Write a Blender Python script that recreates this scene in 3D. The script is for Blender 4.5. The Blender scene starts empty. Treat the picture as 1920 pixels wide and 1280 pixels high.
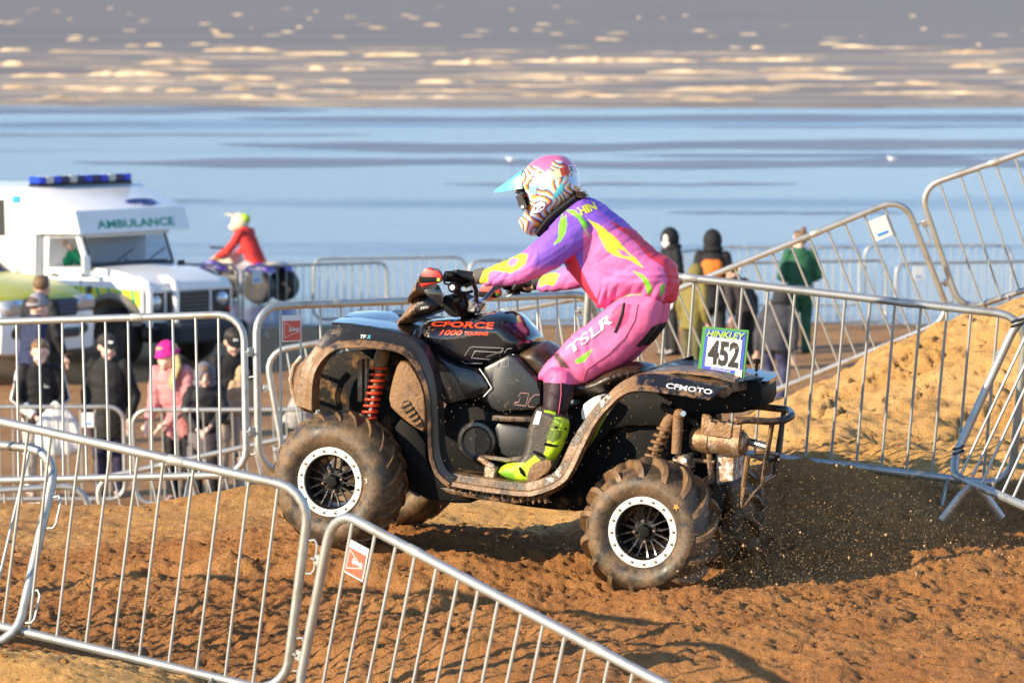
import bpy, bmesh, math, random
import numpy as np
from mathutils import Vector, Matrix
from mathutils.geometry import delaunay_2d_cdt
from mathutils.bvhtree import BVHTree

random.seed(7)
RNG = np.random.default_rng(7)
SC = bpy.context.scene
COL = SC.collection
rad = math.radians

# ------------------------------------------------------------------ camera, sky, sun, exposure
FPX = 8000.0                      # focal length in pixels of a 1920 wide frame (150 mm on 36 mm)
CAM = np.array([0.0, 0.0, 5.1])   # photographer stands on a bank above the beach
PIT = math.atan(650 / FPX)
FW = np.array([0, math.cos(PIT), -math.sin(PIT)])
UP = np.array([0, math.sin(PIT), math.cos(PIT)])
RT = np.array([1.0, 0, 0])

def ray(px, py):
    return FW + RT * ((px - 960) / FPX) + UP * ((640 - py) / FPX)

def P(px, py, d):
    return CAM + d * ray(px, py)

def ground_d(py, z=0.0):
    "depth at which picture row py meets level z"
    r = ray(960, py)
    return (z - CAM[2]) / r[2]

cd = bpy.data.cameras.new('camera')
cam = bpy.data.objects.new('camera', cd)
COL.objects.link(cam)
cam.location = CAM
cam.rotation_euler = (math.pi / 2 - PIT, 0, 0)
cd.sensor_width = 36.0
cd.lens = 36.0 * FPX / 1920
cd.clip_start = 0.5
cd.clip_end = 60000
cd.dof.use_dof = True
cd.dof.focus_distance = 21.2
cd.dof.aperture_fstop = 5.2
SC.camera = cam
SC.render.resolution_x = 1024
SC.render.resolution_y = 682

SUN_AZ = rad(60.0)    # light travels to the right and away from the camera
SUN_EL = rad(20.5)
world = bpy.data.worlds.new('World')
SC.world = world
world.use_nodes = True
wn = world.node_tree
sky = wn.nodes.new('ShaderNodeTexSky')
sky.sky_type = 'NISHITA'
sky.sun_disc = False
sky.sun_elevation = SUN_EL
sky.sun_rotation = math.pi + SUN_AZ
sky.altitude = 5
sky.air_density = 1.0
sky.dust_density = 0.15
sky.ozone_density = 4.0
wn.links.new(sky.outputs[0], wn.nodes['Background'].inputs[0])
wn.nodes['Background'].inputs[1].default_value = 0.15

sd = bpy.data.lights.new('sun', 'SUN')
sd.energy = 5.0
sd.angle = rad(0.5)
sd.color = (1.0, 0.82, 0.58)
sun = bpy.data.objects.new('sun', sd)
COL.objects.link(sun)
_ld = Vector((math.sin(SUN_AZ) * math.cos(SUN_EL), math.cos(SUN_AZ) * math.cos(SUN_EL), -math.sin(SUN_EL)))
sun.rotation_euler = _ld.to_track_quat('-Z', 'Y').to_euler()
sun.location = (-20, -20, 30)

SC.view_settings.view_transform = 'Standard'
SC.view_settings.look = 'None'
SC.view_settings.exposure = 0.86
SC.view_settings.gamma = 1.0
SC.render.engine = 'CYCLES'

# ------------------------------------------------------------------ materials
def lin(c):
    "sRGB 0-255 to linear"
    o = []
    for v in c[:3]:
        v /= 255.0
        o.append(v / 12.92 if v <= 0.04045 else ((v + 0.055) / 1.055) ** 2.4)
    return tuple(o)

MATS = {}

def mat(name, base=(0.5, 0.5, 0.5), rough=0.5, metal=0.0, spec=0.5, var=None, bump=None, coat=0.0,
        mud=None, attr=None, emit=None, trans=0.0, stretch=None):
    """var=(scale, colour2, lo, hi) blends a second colour by noise; bump=(scale, strength);
    mud=(colour, scale, threshold, softness, rough): a mud film masked by noise plus the point attribute 'mud'."""
    if name in MATS:
        return MATS[name]
    m = bpy.data.materials.new(name)
    MATS[name] = m
    m.use_nodes = True
    nt = m.node_tree
    N, L = nt.nodes, nt.links
    b = N['Principled BSDF']
    b.inputs['Roughness'].default_value = rough
    b.inputs['Metallic'].default_value = metal
    b.inputs['Specular IOR Level'].default_value = spec
    b.inputs['Coat Weight'].default_value = coat
    b.inputs['Coat Roughness'].default_value = 0.08
    if trans:
        b.inputs['Transmission Weight'].default_value = trans
    tc = N.new('ShaderNodeTexCoord')
    vec = tc.outputs['Object']
    if stretch:
        mp = N.new('ShaderNodeMapping')
        mp.inputs['Scale'].default_value = stretch
        L.new(vec, mp.inputs['Vector'])
        vec = mp.outputs[0]
    def noise(scale, detail=6, rgh=0.6):
        n = N.new('ShaderNodeTexNoise')
        n.inputs['Scale'].default_value = scale
        n.inputs['Detail'].default_value = detail
        n.inputs['Roughness'].default_value = rgh
        L.new(vec, n.inputs['Vector'])
        return n.outputs['Fac']
    def ramp(fac, lo, hi):
        r = N.new('ShaderNodeMapRange')
        r.interpolation_type = 'SMOOTHSTEP'
        r.inputs['From Min'].default_value = lo
        r.inputs['From Max'].default_value = hi
        L.new(fac, r.inputs['Value'])
        return r.outputs[0]
    def mix(fac, a, c):
        x = N.new('ShaderNodeMix')
        x.data_type = 'RGBA'
        L.new(fac, x.inputs['Factor'])
        for s, v in ((x.inputs[6], a), (x.inputs[7], c)):
            if isinstance(v, tuple):
                s.default_value = (*v, 1)
            else:
                L.new(v, s)
        return x.outputs[2]
    col = tuple(base)
    if attr:
        a = N.new('ShaderNodeAttribute')
        a.attribute_name = attr
        col = a.outputs['Color']
    if var:
        c2 = var[1]
        if attr:     # darken or tint the printed colour a little
            x = N.new('ShaderNodeMix')
            x.data_type = 'RGBA'
            x.blend_type = 'MULTIPLY'
            L.new(ramp(noise(var[0]), var[2], var[3]), x.inputs['Factor'])
            L.new(col, x.inputs[6])
            x.inputs[7].default_value = (*c2, 1)
            col = x.outputs[2]
        else:
            col = mix(ramp(noise(var[0]), var[2], var[3]), col, tuple(c2))
    if mud:
        mc, ms, th, so, mr = mud
        at = N.new('ShaderNodeAttribute')
        at.attribute_name = 'mud'
        ad = N.new('ShaderNodeMath')
        ad.operation = 'ADD'
        L.new(noise(ms, 10, 0.72), ad.inputs[0])
        L.new(at.outputs['Fac'], ad.inputs[1])
        mask = ramp(ad.outputs[0], th - so, th + so)
        mcol = mix(ramp(noise(ms * 2.3, 8, 0.65), 0.3, 0.7), tuple(v * 0.62 for v in mc), tuple(mc))
        col = mix(mask, col, mcol)
        r = N.new('ShaderNodeMapRange')
        r.inputs['To Min'].default_value = rough
        r.inputs['To Max'].default_value = mr
        L.new(mask, r.inputs['Value'])
        L.new(r.outputs[0], b.inputs['Roughness'])
        if coat:
            r2 = N.new('ShaderNodeMapRange')
            r2.inputs['To Min'].default_value = coat
            r2.inputs['To Max'].default_value = 0
            L.new(mask, r2.inputs['Value'])
            L.new(r2.outputs[0], b.inputs['Coat Weight'])
        if not bump:
            bm_ = N.new('ShaderNodeBump')
            bm_.inputs['Strength'].default_value = 0.5
            bm_.inputs['Distance'].default_value = 0.006
            mu = N.new('ShaderNodeMath')
            mu.operation = 'MULTIPLY'
            L.new(mask, mu.inputs[0])
            L.new(noise(ms * 4, 6, 0.7), mu.inputs[1])
            L.new(mu.outputs[0], bm_.inputs['Height'])
            L.new(bm_.outputs[0], b.inputs['Normal'])
    if isinstance(col, tuple):
        b.inputs['Base Color'].default_value = (*col, 1)
    else:
        L.new(col, b.inputs['Base Color'])
    if bump:
        bm_ = N.new('ShaderNodeBump')
        bm_.inputs['Strength'].default_value = bump[1]
        bm_.inputs['Distance'].default_value = bump[2] if len(bump) > 2 else 0.01
        L.new(noise(bump[0], 8, 0.65), bm_.inputs['Height'])
        L.new(bm_.outputs[0], b.inputs['Normal'])
    if emit:
        b.inputs['Emission Color'].default_value = (*emit[0], 1)
        b.inputs['Emission Strength'].default_value = emit[1]
    return m

# ------------------------------------------------------------------ mesh building
class MB:
    def __init__(s):
        s.v = []
        s.f = []
        s.m = []

    def add(s, vs, fs, mi=0, M=None):
        o = len(s.v)
        if M is not None:
            vs = [tuple(M @ Vector(p)) for p in vs]
        s.v += [tuple(float(c) for c in p) for p in vs]
        s.f += [tuple(i + o for i in f) for f in fs]
        s.m += [mi] * len(fs)
        return s

    def join(s, o, M=None):
        k = len(s.v)
        vs = o.v if M is None else [tuple(M @ Vector(p)) for p in o.v]
        s.v += vs
        s.f += [tuple(i + k for i in f) for f in o.f]
        s.m += o.m
        return s

    def box(s, c, d, b=0.0, M=None, mi=0):
        "box centred on c, size d, chamfer b"
        hx, hy, hz = d[0] / 2, d[1] / 2, d[2] / 2
        b = min(b, hx * .9, hy * .9, hz * .9)
        if b <= 0:
            vs = [(c[0] + x * hx, c[1] + y * hy, c[2] + z * hz) for x in (-1, 1) for y in (-1, 1) for z in (-1, 1)]
            fs = [(0, 1, 3, 2), (4, 6, 7, 5), (0, 4, 5, 1), (2, 3, 7, 6), (0, 2, 6, 4), (1, 5, 7, 3)]
            return s.add(vs, fs, mi, M)
        vs, ix = [], {}
        for x in (-1, 1):
            for y in (-1, 1):
                for z in (-1, 1):
                    for a in range(3):
                        h = [hx - b, hy - b, hz - b]
                        h[a] += b
                        ix[(x, y, z, a)] = len(vs)
                        vs.append((c[0] + x * h[0], c[1] + y * h[1], c[2] + z * h[2]))
        fs = []
        sg = (-1, 1)
        for a in range(3):
            o = [k for k in range(3) if k != a]
            for q in sg:
                r = []
                for u, w in ((-1, -1), (1, -1), (1, 1), (-1, 1)):
                    k = [0, 0, 0]
                    k[a] = q
                    k[o[0]] = u
                    k[o[1]] = w
                    r.append(ix[(*k, a)])
                flip = (q < 0) != (a == 1)
                fs.append(tuple(r[::-1] if flip else r))
            for u in sg:
                for w in sg:
                    k0 = [0, 0, 0]
                    k0[o[0]] = u
                    k0[o[1]] = w
                    k0[a] = -1
                    k1 = list(k0)
                    k1[a] = 1
                    fs.append((ix[(*k0, o[0])], ix[(*k1, o[0])], ix[(*k1, o[1])], ix[(*k0, o[1])]))
        for x in sg:
            for y in sg:
                for z in sg:
                    fs.append(tuple(ix[(x, y, z, a)] for a in range(3)))
        return s.add(vs, fs, mi, M)

    def loft(s, rings, closed=True, caps=True, mi=0, loop=False, M=None):
        n = len(rings[0])
        vs = [p for r in rings for p in r]
        fs = []
        R = len(rings)
        for i in range(R if loop else R - 1):
            a, b = i * n, ((i + 1) % R) * n
            for j in range(n if closed else n - 1):
                k = (j + 1) % n
                fs.append((a + j, a + k, b + k, b + j))
        if caps and not loop and closed:
            fs.append(tuple(range(n))[::-1])
            fs.append(tuple((R - 1) * n + j for j in range(n)))
        return s.add(vs, fs, mi, M)

    def tube(s, pts, r, n=8, caps=True, mi=0, loop=False, flat=1.0, M=None):
        pts = [np.array(p, float) for p in pts]
        R = [r] * len(pts) if np.isscalar(r) else list(r)
        rings = []
        up = None
        for i, p in enumerate(pts):
            if loop:
                t = pts[(i + 1) % len(pts)] - pts[i - 1]
            else:
                t = pts[min(i + 1, len(pts) - 1)] - pts[max(i - 1, 0)]
            t = t / (np.linalg.norm(t) + 1e-12)
            if up is None:
                up = np.array([0, 0, 1.0]) if abs(t[2]) < .9 else np.array([1.0, 0, 0])
            u = up - t * (up @ t)
            u /= np.linalg.norm(u) + 1e-12
            up = u
            w = np.cross(t, u)
            rings.append([tuple(p + R[i] * (math.cos(a) * u + flat * math.sin(a) * w))
                          for a in (2 * math.pi * k / n for k in range(n))])
        return s.loft(rings, caps=caps, mi=mi, loop=loop, M=M)

    def lathe(s, prof, n=24, M=None, mi=0, loop=False):
        "profile of (r, h), turned about local Y (h along Y)"
        rings = []
        for r, h in prof:
            rings.append([(r * math.cos(a), h, r * math.sin(a)) for a in (2 * math.pi * k / n for k in range(n))])
        return s.loft(rings, caps=not loop, mi=mi, loop=loop, M=M)

    def ball(s, c, r, n=12, m=8, M=None, mi=0):
        r = (r, r, r) if np.isscalar(r) else r
        rings = []
        for i in range(1, m):
            t = math.pi * i / m
            rings.append([(c[0] + r[0] * math.sin(t) * math.cos(a), c[1] + r[1] * math.sin(t) * math.sin(a),
                           c[2] - r[2] * math.cos(t)) for a in (2 * math.pi * k / n for k in range(n))])
        return s.loft(rings, mi=mi, M=M)

    def prism(s, A, B, mi=0, M=None):
        return s.loft([A, B], mi=mi, M=M)

    def build(s, name, mats, parent=None, smooth=35, loc=None):
        me = bpy.data.meshes.new(name)
        me.from_pydata(s.v, [], s.f)
        if isinstance(mats, str):
            mats = [mats]
        for m in mats:
            me.materials.append(MATS[m])
        if len(mats) > 1:
            me.polygons.foreach_set('material_index', s.m)
        fix_normals(me)
        shade(me, smooth)
        return link(name, me, parent, loc)

def fix_normals(me):
    bm = bmesh.new()
    bm.from_mesh(me)
    bmesh.ops.recalc_face_normals(bm, faces=bm.faces)
    bm.to_mesh(me)
    bm.free()

def shade(me, ang):
    if ang:
        me.polygons.foreach_set('use_smooth', [True] * len(me.polygons))
        if ang < 180:
            me.set_sharp_from_angle(angle=rad(ang))
    me.update()

def link(name, me, parent=None, loc=None):
    o = bpy.data.objects.new(name, me)
    COL.objects.link(o)
    if parent is not None:
        o.parent = parent
    if loc is not None:
        o.location = loc
    return o

def empty(name, M=None):
    o = bpy.data.objects.new(name, None)
    COL.objects.link(o)
    o.empty_display_size = 0.1
    if M is not None:
        o.matrix_world = M
    return o

def tag(o, label=None, cat=None, group=None, kind=None):
    if label:
        o['label'] = label
    if cat:
        o['category'] = cat
    if group:
        o['group'] = group
    if kind:
        o['kind'] = kind
    return o

def resample(poly, step):
    out = []
    n = len(poly)
    for i in range(n):
        a, b = np.array(poly[i], float), np.array(poly[(i + 1) % n], float)
        k = max(1, int(round(np.linalg.norm(b - a) / step)))
        for j in range(k):
            out.append(a + (b - a) * j / k)
    return np.array(out)

def chaikin(poly, it=2):
    p = [np.array(q, float) for q in poly]
    for _ in range(it):
        q = []
        for i in range(len(p)):
            a, b = p[i], p[(i + 1) % len(p)]
            q += [a * .75 + b * .25, a * .25 + b * .75]
        p = q
    return p

def inpoly(pts, poly):
    x, y = pts[:, 0], pts[:, 1]
    ins = np.zeros(len(pts), bool)
    n = len(poly)
    for i in range(n):
        x0, y0 = poly[i]
        x1, y1 = poly[(i + 1) % n]
        if y0 == y1:
            continue
        c = (y0 > y) != (y1 > y)
        ins ^= c & (x < (x1 - x0) * (y - y0) / (y1 - y0) + x0)
    return ins

def polydist(pts, poly):
    d = np.full(len(pts), 1e9)
    n = len(poly)
    for i in range(n):
        a, b = poly[i], poly[(i + 1) % n]
        ab = b - a
        t = np.clip(((pts - a) @ ab) / (ab @ ab + 1e-15), 0, 1)
        d = np.minimum(d, np.linalg.norm(pts - (a + t[:, None] * ab), axis=1))
    return d

def inflate(poly, yc, W, D, step=0.012, smooth=1, pw=0.5, W2=None, wfun=None):
    """solid whose outline in the x-z plane is poly; half thickness rises from 0 at the outline to W (W2 on +y side)
    over the distance D.  Returns MB."""
    W2 = W if W2 is None else W2
    pl = chaikin(poly, smooth) if smooth else poly
    bd = resample(pl, step)
    lo, hi = bd.min(0), bd.max(0)
    gx = np.arange(lo[0] + step * .5, hi[0], step)
    gz = np.arange(lo[1] + step * .5, hi[1], step)
    g = np.array(np.meshgrid(gx, gz)).reshape(2, -1).T
    g = g[inpoly(g, bd)]
    if len(g):
        g = g[polydist(g, bd) > step * .55]
    pts = np.vstack([bd, g]) if len(g) else bd
    nb = len(bd)
    r = delaunay_2d_cdt([Vector(p) for p in pts], [(i, (i + 1) % nb) for i in range(nb)], [], 1, 1e-6)
    vs = np.array([tuple(p) for p in r[0]])
    fs = [tuple(f) for f in r[2]]
    d = polydist(vs, bd)
    onb = d < 1e-5
    t = np.clip(d / D, 0, 1)
    h = (1 - (1 - t) ** 2) ** pw
    if wfun is not None:
        h = h * wfun(vs)
    mb = MB()
    n = len(vs)
    A = [(vs[i, 0], yc - W * h[i], vs[i, 1]) for i in range(n)]
    back = {}
    B = []
    for i in range(n):
        if onb[i]:
            back[i] = i
        else:
            back[i] = n + len(B)
            B.append((vs[i, 0], yc + W2 * h[i], vs[i, 1]))
    F = [f for f in fs] + [tuple(back[i] for i in f[::-1]) for f in fs]
    mb.add(A + B, F)
    return mb

def remesh(mb, voxel, smooth_it=4, fac=0.5):
    "one continuous closed surface from overlapping solids"
    me = bpy.data.meshes.new('tmp')
    me.from_pydata(mb.v, [], mb.f)
    fix_normals(me)
    o = bpy.data.objects.new('tmp', me)
    COL.objects.link(o)
    m = o.modifiers.new('r', 'REMESH')
    m.mode = 'VOXEL'
    m.voxel_size = voxel
    if smooth_it:
        s = o.modifiers.new('s', 'SMOOTH')
        s.factor = fac
        s.iterations = smooth_it
    dg = bpy.context.evaluated_depsgraph_get()
    e = o.evaluated_get(dg)
    out = bpy.data.meshes.new_from_object(e)
    bpy.data.objects.remove(o)
    bpy.data.meshes.remove(me)
    return out

def mesh_xyz(me):
    a = np.empty(len(me.vertices) * 3)
    me.vertices.foreach_get('co', a)
    return a.reshape(-1, 3)

def set_attr(me, name, vals):
    vals = np.asarray(vals, float)
    if vals.ndim == 1:
        a = me.attributes.new(name, 'FLOAT', 'POINT')
        a.data.foreach_set('value', vals)
    else:
        a = me.attributes.new(name, 'FLOAT_COLOR', 'POINT')
        c = np.ones((len(vals), 4))
        c[:, :3] = vals
        a.data.foreach_set('color', c.ravel())

def text2d(body, shear=0.0, bold=0.0, outline=0.0, res=3):
    "flat text as a 2D mesh normalised to the unit box: verts, faces, aspect"
    cu = bpy.data.curves.new('t', 'FONT')
    cu.body = body
    cu.size = 1.0
    cu.shear = shear
    cu.offset = bold
    cu.resolution_u = res
    if outline:
        cu.fill_mode = 'NONE'
        cu.bevel_depth = outline
        cu.bevel_resolution = 0
    o = bpy.data.objects.new('t', cu)
    COL.objects.link(o)
    dg = bpy.context.evaluated_depsgraph_get()
    me = bpy.data.meshes.new_from_object(o.evaluated_get(dg))
    bpy.data.objects.remove(o)
    v = mesh_xyz(me)
    f = [tuple(p.vertices) for p in me.polygons]
    bpy.data.meshes.remove(me)
    lo, hi = v.min(0), v.max(0)
    v2 = v.copy()
    v2[:, 0] = (v[:, 0] - lo[0]) / (hi[0] - lo[0])
    v2[:, 1] = (v[:, 1] - lo[1]) / (hi[1] - lo[1])
    return v2, f, (hi[0] - lo[0]) / (hi[1] - lo[1])

def bil(q, u, v):
    "q = corner pixels: bottom-left, bottom-right, top-right, top-left"
    q = [np.array(c, float) for c in q]
    return (q[0] * (1 - u) + q[1] * u) * (1 - v) + (q[3] * (1 - u) + q[2] * u) * v

# value noise
_perm = RNG.random((256, 256))
def vnoise(x, y):
    xi, yi = np.floor(x).astype(int), np.floor(y).astype(int)
    fx, fy = x - xi, y - yi
    fx, fy = fx * fx * (3 - 2 * fx), fy * fy * (3 - 2 * fy)
    a = _perm[xi % 256, yi % 256]
    b = _perm[(xi + 1) % 256, yi % 256]
    c = _perm[xi % 256, (yi + 1) % 256]
    d = _perm[(xi + 1) % 256, (yi + 1) % 256]
    return (a * (1 - fx) + b * fx) * (1 - fy) + (c * (1 - fx) + d * fx) * fy - .5

def fbm(x, y, o=4, g=.5):
    s, a = 0, 1
    for k in range(o):
        s = s + a * vnoise(x + 17.3 * k, y + 9.1 * k)
        x, y, a = x * 2.03, y * 2.03, a * g
    return s
# ------------------------------------------------------------------ the setting: beach, flats, sea, sand bank
def plane(name, x0, x1, y0, y1, z, m, nx=1, ny=1, zf=None):
    xs, ys = np.linspace(x0, x1, nx + 1), np.linspace(y0, y1, ny + 1)
    vs = [(x, y, z + (zf(x, y) if zf else 0)) for y in ys for x in xs]
    fs = [(j * (nx + 1) + i, j * (nx + 1) + i + 1, (j + 1) * (nx + 1) + i + 1, (j + 1) * (nx + 1) + i)
          for j in range(ny) for i in range(nx)]
    mb = MB()
    mb.add(vs, fs)
    o = mb.build(name, m, None, 180)
    return tag(o, kind='structure')

def nodes_mat(name):
    m = bpy.data.materials.new(name)
    MATS[name] = m
    m.use_nodes = True
    nt = m.node_tree
    return m, nt.nodes, nt.links, nt.nodes['Principled BSDF']

def nmath(N, L, op, a, b=None):
    n = N.new('ShaderNodeMath')
    n.operation = op
    for i, v in enumerate((a, b)):
        if v is None:
            continue
        if isinstance(v, (int, float)):
            n.inputs[i].default_value = v
        else:
            L.new(v, n.inputs[i])
    return n.outputs[0]

def nnoise(N, L, vec, scale, stretch=(1, 1, 1), detail=6, rgh=.6, dist=0):
    mp = N.new('ShaderNodeMapping')
    mp.inputs['Scale'].default_value = stretch
    L.new(vec, mp.inputs[0])
    n = N.new('ShaderNodeTexNoise')
    n.inputs['Scale'].default_value = scale
    n.inputs['Detail'].default_value = detail
    n.inputs['Roughness'].default_value = rgh
    n.inputs['Distortion'].default_value = dist
    L.new(mp.outputs[0], n.inputs['Vector'])
    return n.outputs['Fac']

def nstep(N, L, v, lo, hi):
    r = N.new('ShaderNodeMapRange')
    r.interpolation_type = 'SMOOTHSTEP'
    r.inputs['From Min'].default_value = lo
    r.inputs['From Max'].default_value = hi
    L.new(v, r.inputs['Value'])
    return r.outputs[0]

def nmix(N, L, fac, a, b):
    x = N.new('ShaderNodeMix')
    x.data_type = 'RGBA'
    if isinstance(fac, (int, float)):
        x.inputs['Factor'].default_value = fac
    else:
        L.new(fac, x.inputs['Factor'])
    for s, v in ((x.inputs[6], a), (x.inputs[7], b)):
        if isinstance(v, tuple):
            s.default_value = (*v, 1)
        else:
            L.new(v, s)
    return x.outputs[2]

def nbump(N, L, b, h, strength, dist):
    k = N.new('ShaderNodeBump')
    k.inputs['Strength'].default_value = strength
    k.inputs['Distance'].default_value = dist
    L.new(h, k.inputs['Height'])
    L.new(k.outputs[0], b.inputs['Normal'])

# damp beach
m, N, L, b = nodes_mat('damp_sand')
tc = N.new('ShaderNodeTexCoord').outputs['Object']
n1 = nnoise(N, L, tc, .35, (.5, 1, 1), 8, .6)
n2 = nnoise(N, L, tc, 3.0, (.6, 1, 1), 8, .65)
c = nmix(N, L, nstep(N, L, n1, .38, .62), (.27, .13, .05), (.37, .19, .078))
c = nmix(N, L, nstep(N, L, n2, .35, .7), c, (.42, .235, .10))
L.new(c, b.inputs['Base Color'])
b.inputs['Roughness'].default_value = .75
b.inputs['Specular IOR Level'].default_value = .2
nbump(N, L, b, nmath(N, L, 'ADD', n2, nnoise(N, L, tc, 9, (.6, 1, 1))), .7, .12)

# wet tidal flat: films of water and bars of wet sand lying across the view
m, N, L, b = nodes_mat('wet_flat')
tc = N.new('ShaderNodeTexCoord').outputs['Object']
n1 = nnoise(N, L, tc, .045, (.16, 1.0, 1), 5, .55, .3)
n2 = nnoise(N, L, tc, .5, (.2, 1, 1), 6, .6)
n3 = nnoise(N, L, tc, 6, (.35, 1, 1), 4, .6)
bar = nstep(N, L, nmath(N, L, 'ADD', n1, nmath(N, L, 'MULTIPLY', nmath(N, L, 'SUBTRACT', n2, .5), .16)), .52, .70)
L.new(nmix(N, L, bar, (.045, .085, .24), (.10, .11, .15)), b.inputs['Base Color'])  # blue reflection of the sky is put into the water film's base colour
r = N.new('ShaderNodeMapRange')
r.inputs['To Min'].default_value = .16
r.inputs['To Max'].default_value = .34
L.new(bar, r.inputs['Value'])
L.new(r.outputs[0], b.inputs['Roughness'])
b.inputs['IOR'].default_value = 1.45
b.inputs['Specular IOR Level'].default_value = .62
nbump(N, L, b, n3, .8, .10)

# sea: silty water
m, N, L, b = nodes_mat('sea_water')
tc = N.new('ShaderNodeTexCoord').outputs['Object']
n1 = nnoise(N, L, tc, .03, (.25, 1, 1), 6, .6)
n2 = nnoise(N, L, tc, .16, (.22, 1, 1), 6, .65)
sx = N.new('ShaderNodeSeparateXYZ')
L.new(tc, sx.inputs[0])
c = nmix(N, L, nstep(N, L, n1, .35, .65), (.185, .150, .125), (.245, .20, .165))
c = nmix(N, L, nstep(N, L, n2, .62, .74), c, (.33, .27, .21))
n4 = nnoise(N, L, tc, .13, (.13, 1, 1), 7, .7)
near = nstep(N, L, sx.outputs[1], 470, 230)      # silt-laden surf zone
c = nmix(N, L, nmath(N, L, 'MULTIPLY', near, nstep(N, L, n4, .46, .60)), c, (.50, .37, .235))
L.new(c, b.inputs['Base Color'])
b.inputs['Roughness'].default_value = .55
b.inputs['Specular IOR Level'].default_value = .18
nbump(N, L, b, n2, .7, .6)

# surf foam
m, N, L, b = nodes_mat('surf_foam')
tc = N.new('ShaderNodeTexCoord').outputs['Object']
n1 = nnoise(N, L, tc, .5, (.35, 1, 1), 6, .7)
L.new(nmix(N, L, nstep(N, L, n1, .35, .62), (.46, .32, .19), (.78, .58, .36)), b.inputs['Base Color'])
b.inputs['Roughness'].default_value = .85

# loose sand of the track and banks
m, N, L, b = nodes_mat('track_sand')
tc = N.new('ShaderNodeTexCoord').outputs['Object']
at = N.new('ShaderNodeAttribute')
at.attribute_name = 'dry'
n1 = nnoise(N, L, tc, 1.3, (1, 1, 1), 8, .62)
n2 = nnoise(N, L, tc, 17, (1, 1, 1), 8, .7)
n3 = nnoise(N, L, tc, 70, (1, 1, 1), 6, .7)
wet = nmix(N, L, nstep(N, L, n1, .36, .64), (.39, .166, .052), (.48, .226, .076))
dry = nmix(N, L, nstep(N, L, n1, .36, .64), (.66, .355, .105), (.74, .44, .160))
c = nmix(N, L, nstep(N, L, nmath(N, L, 'ADD', at.outputs['Fac'], nmath(N, L, 'MULTIPLY', nmath(N, L, 'SUBTRACT', n2, .5), .7)), .3, .75), wet, dry)
c = nmix(N, L, nstep(N, L, n2, .62, .78), c, (.24, .088, .026))
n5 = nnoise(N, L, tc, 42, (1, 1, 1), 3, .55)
c = nmix(N, L, nstep(N, L, n5, .66, .74), c, (.15, .052, .016))  # dark specks paint the shade of small pits into the sand colour
L.new(c, b.inputs['Base Color'])
b.inputs['Roughness'].default_value = .9
b.inputs['Specular IOR Level'].default_value = .25
nbump(N, L, b, nmath(N, L, 'ADD', n2, nmath(N, L, 'MULTIPLY', n3, .7)), 1.0, .035)

SHORE = float(P(960, 200, ground_d(200))[1])
FLAT0 = 66.0
plane('beach', -400, 400, -30, FLAT0 + 3, 0.0, 'damp_sand', 1, 1)
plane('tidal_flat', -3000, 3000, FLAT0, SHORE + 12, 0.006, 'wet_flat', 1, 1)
def sea():
    xs = np.linspace(-70, 70, 281)
    e = SHORE + 5.0 * fbm(xs * .06, xs * 0 + 3, 4) - 2.0 * np.abs(fbm(xs * .25, xs * 0 + 9, 3))
    vs = [(x, y, .03) for x, y in zip(xs, e)] + [(x, SHORE + 60, .05) for x in xs]
    n = len(xs)
    fs = [(i, i + 1, n + i + 1, n + i) for i in range(n - 1)]
    k = len(vs)
    vs += [(-30000, SHORE + 60, .05), (-30000, 50000, .05), (30000, 50000, .05), (30000, SHORE + 60, .05), (-30000, SHORE, .05), (30000, SHORE, .05)]
    fs += [(k, n, k + 1), (k + 3, k + 2, 2 * n - 1), tuple([k + 1] + list(range(n, 2 * n)) + [k + 2]), (k + 4, 0, n, k), (n - 1, k + 5, k + 3, 2 * n - 1)]
    mb = MB()
    mb.add(vs, fs)
    tag(mb.build('sea', 'sea_water', None, 0), kind='structure')
    # thin swash line that edges the water
    f = MB()
    rings = []
    for i in range(n):
        w = .25 + 1.3 * max(0, fbm(np.array([xs[i] * .3]), np.array([1.0]), 3)[0] + .25)
        rings.append([(xs[i], e[i] - w, .034), (xs[i], e[i] + w * .3, .07), (xs[i], e[i] + w, .045)])
    f.loft(rings, closed=False, caps=False)
    tag(f.build('swash_foam', 'surf_foam', None, 60), 'thin broken line of foam along the edge of the sea', 'surf', kind='stuff')


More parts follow.
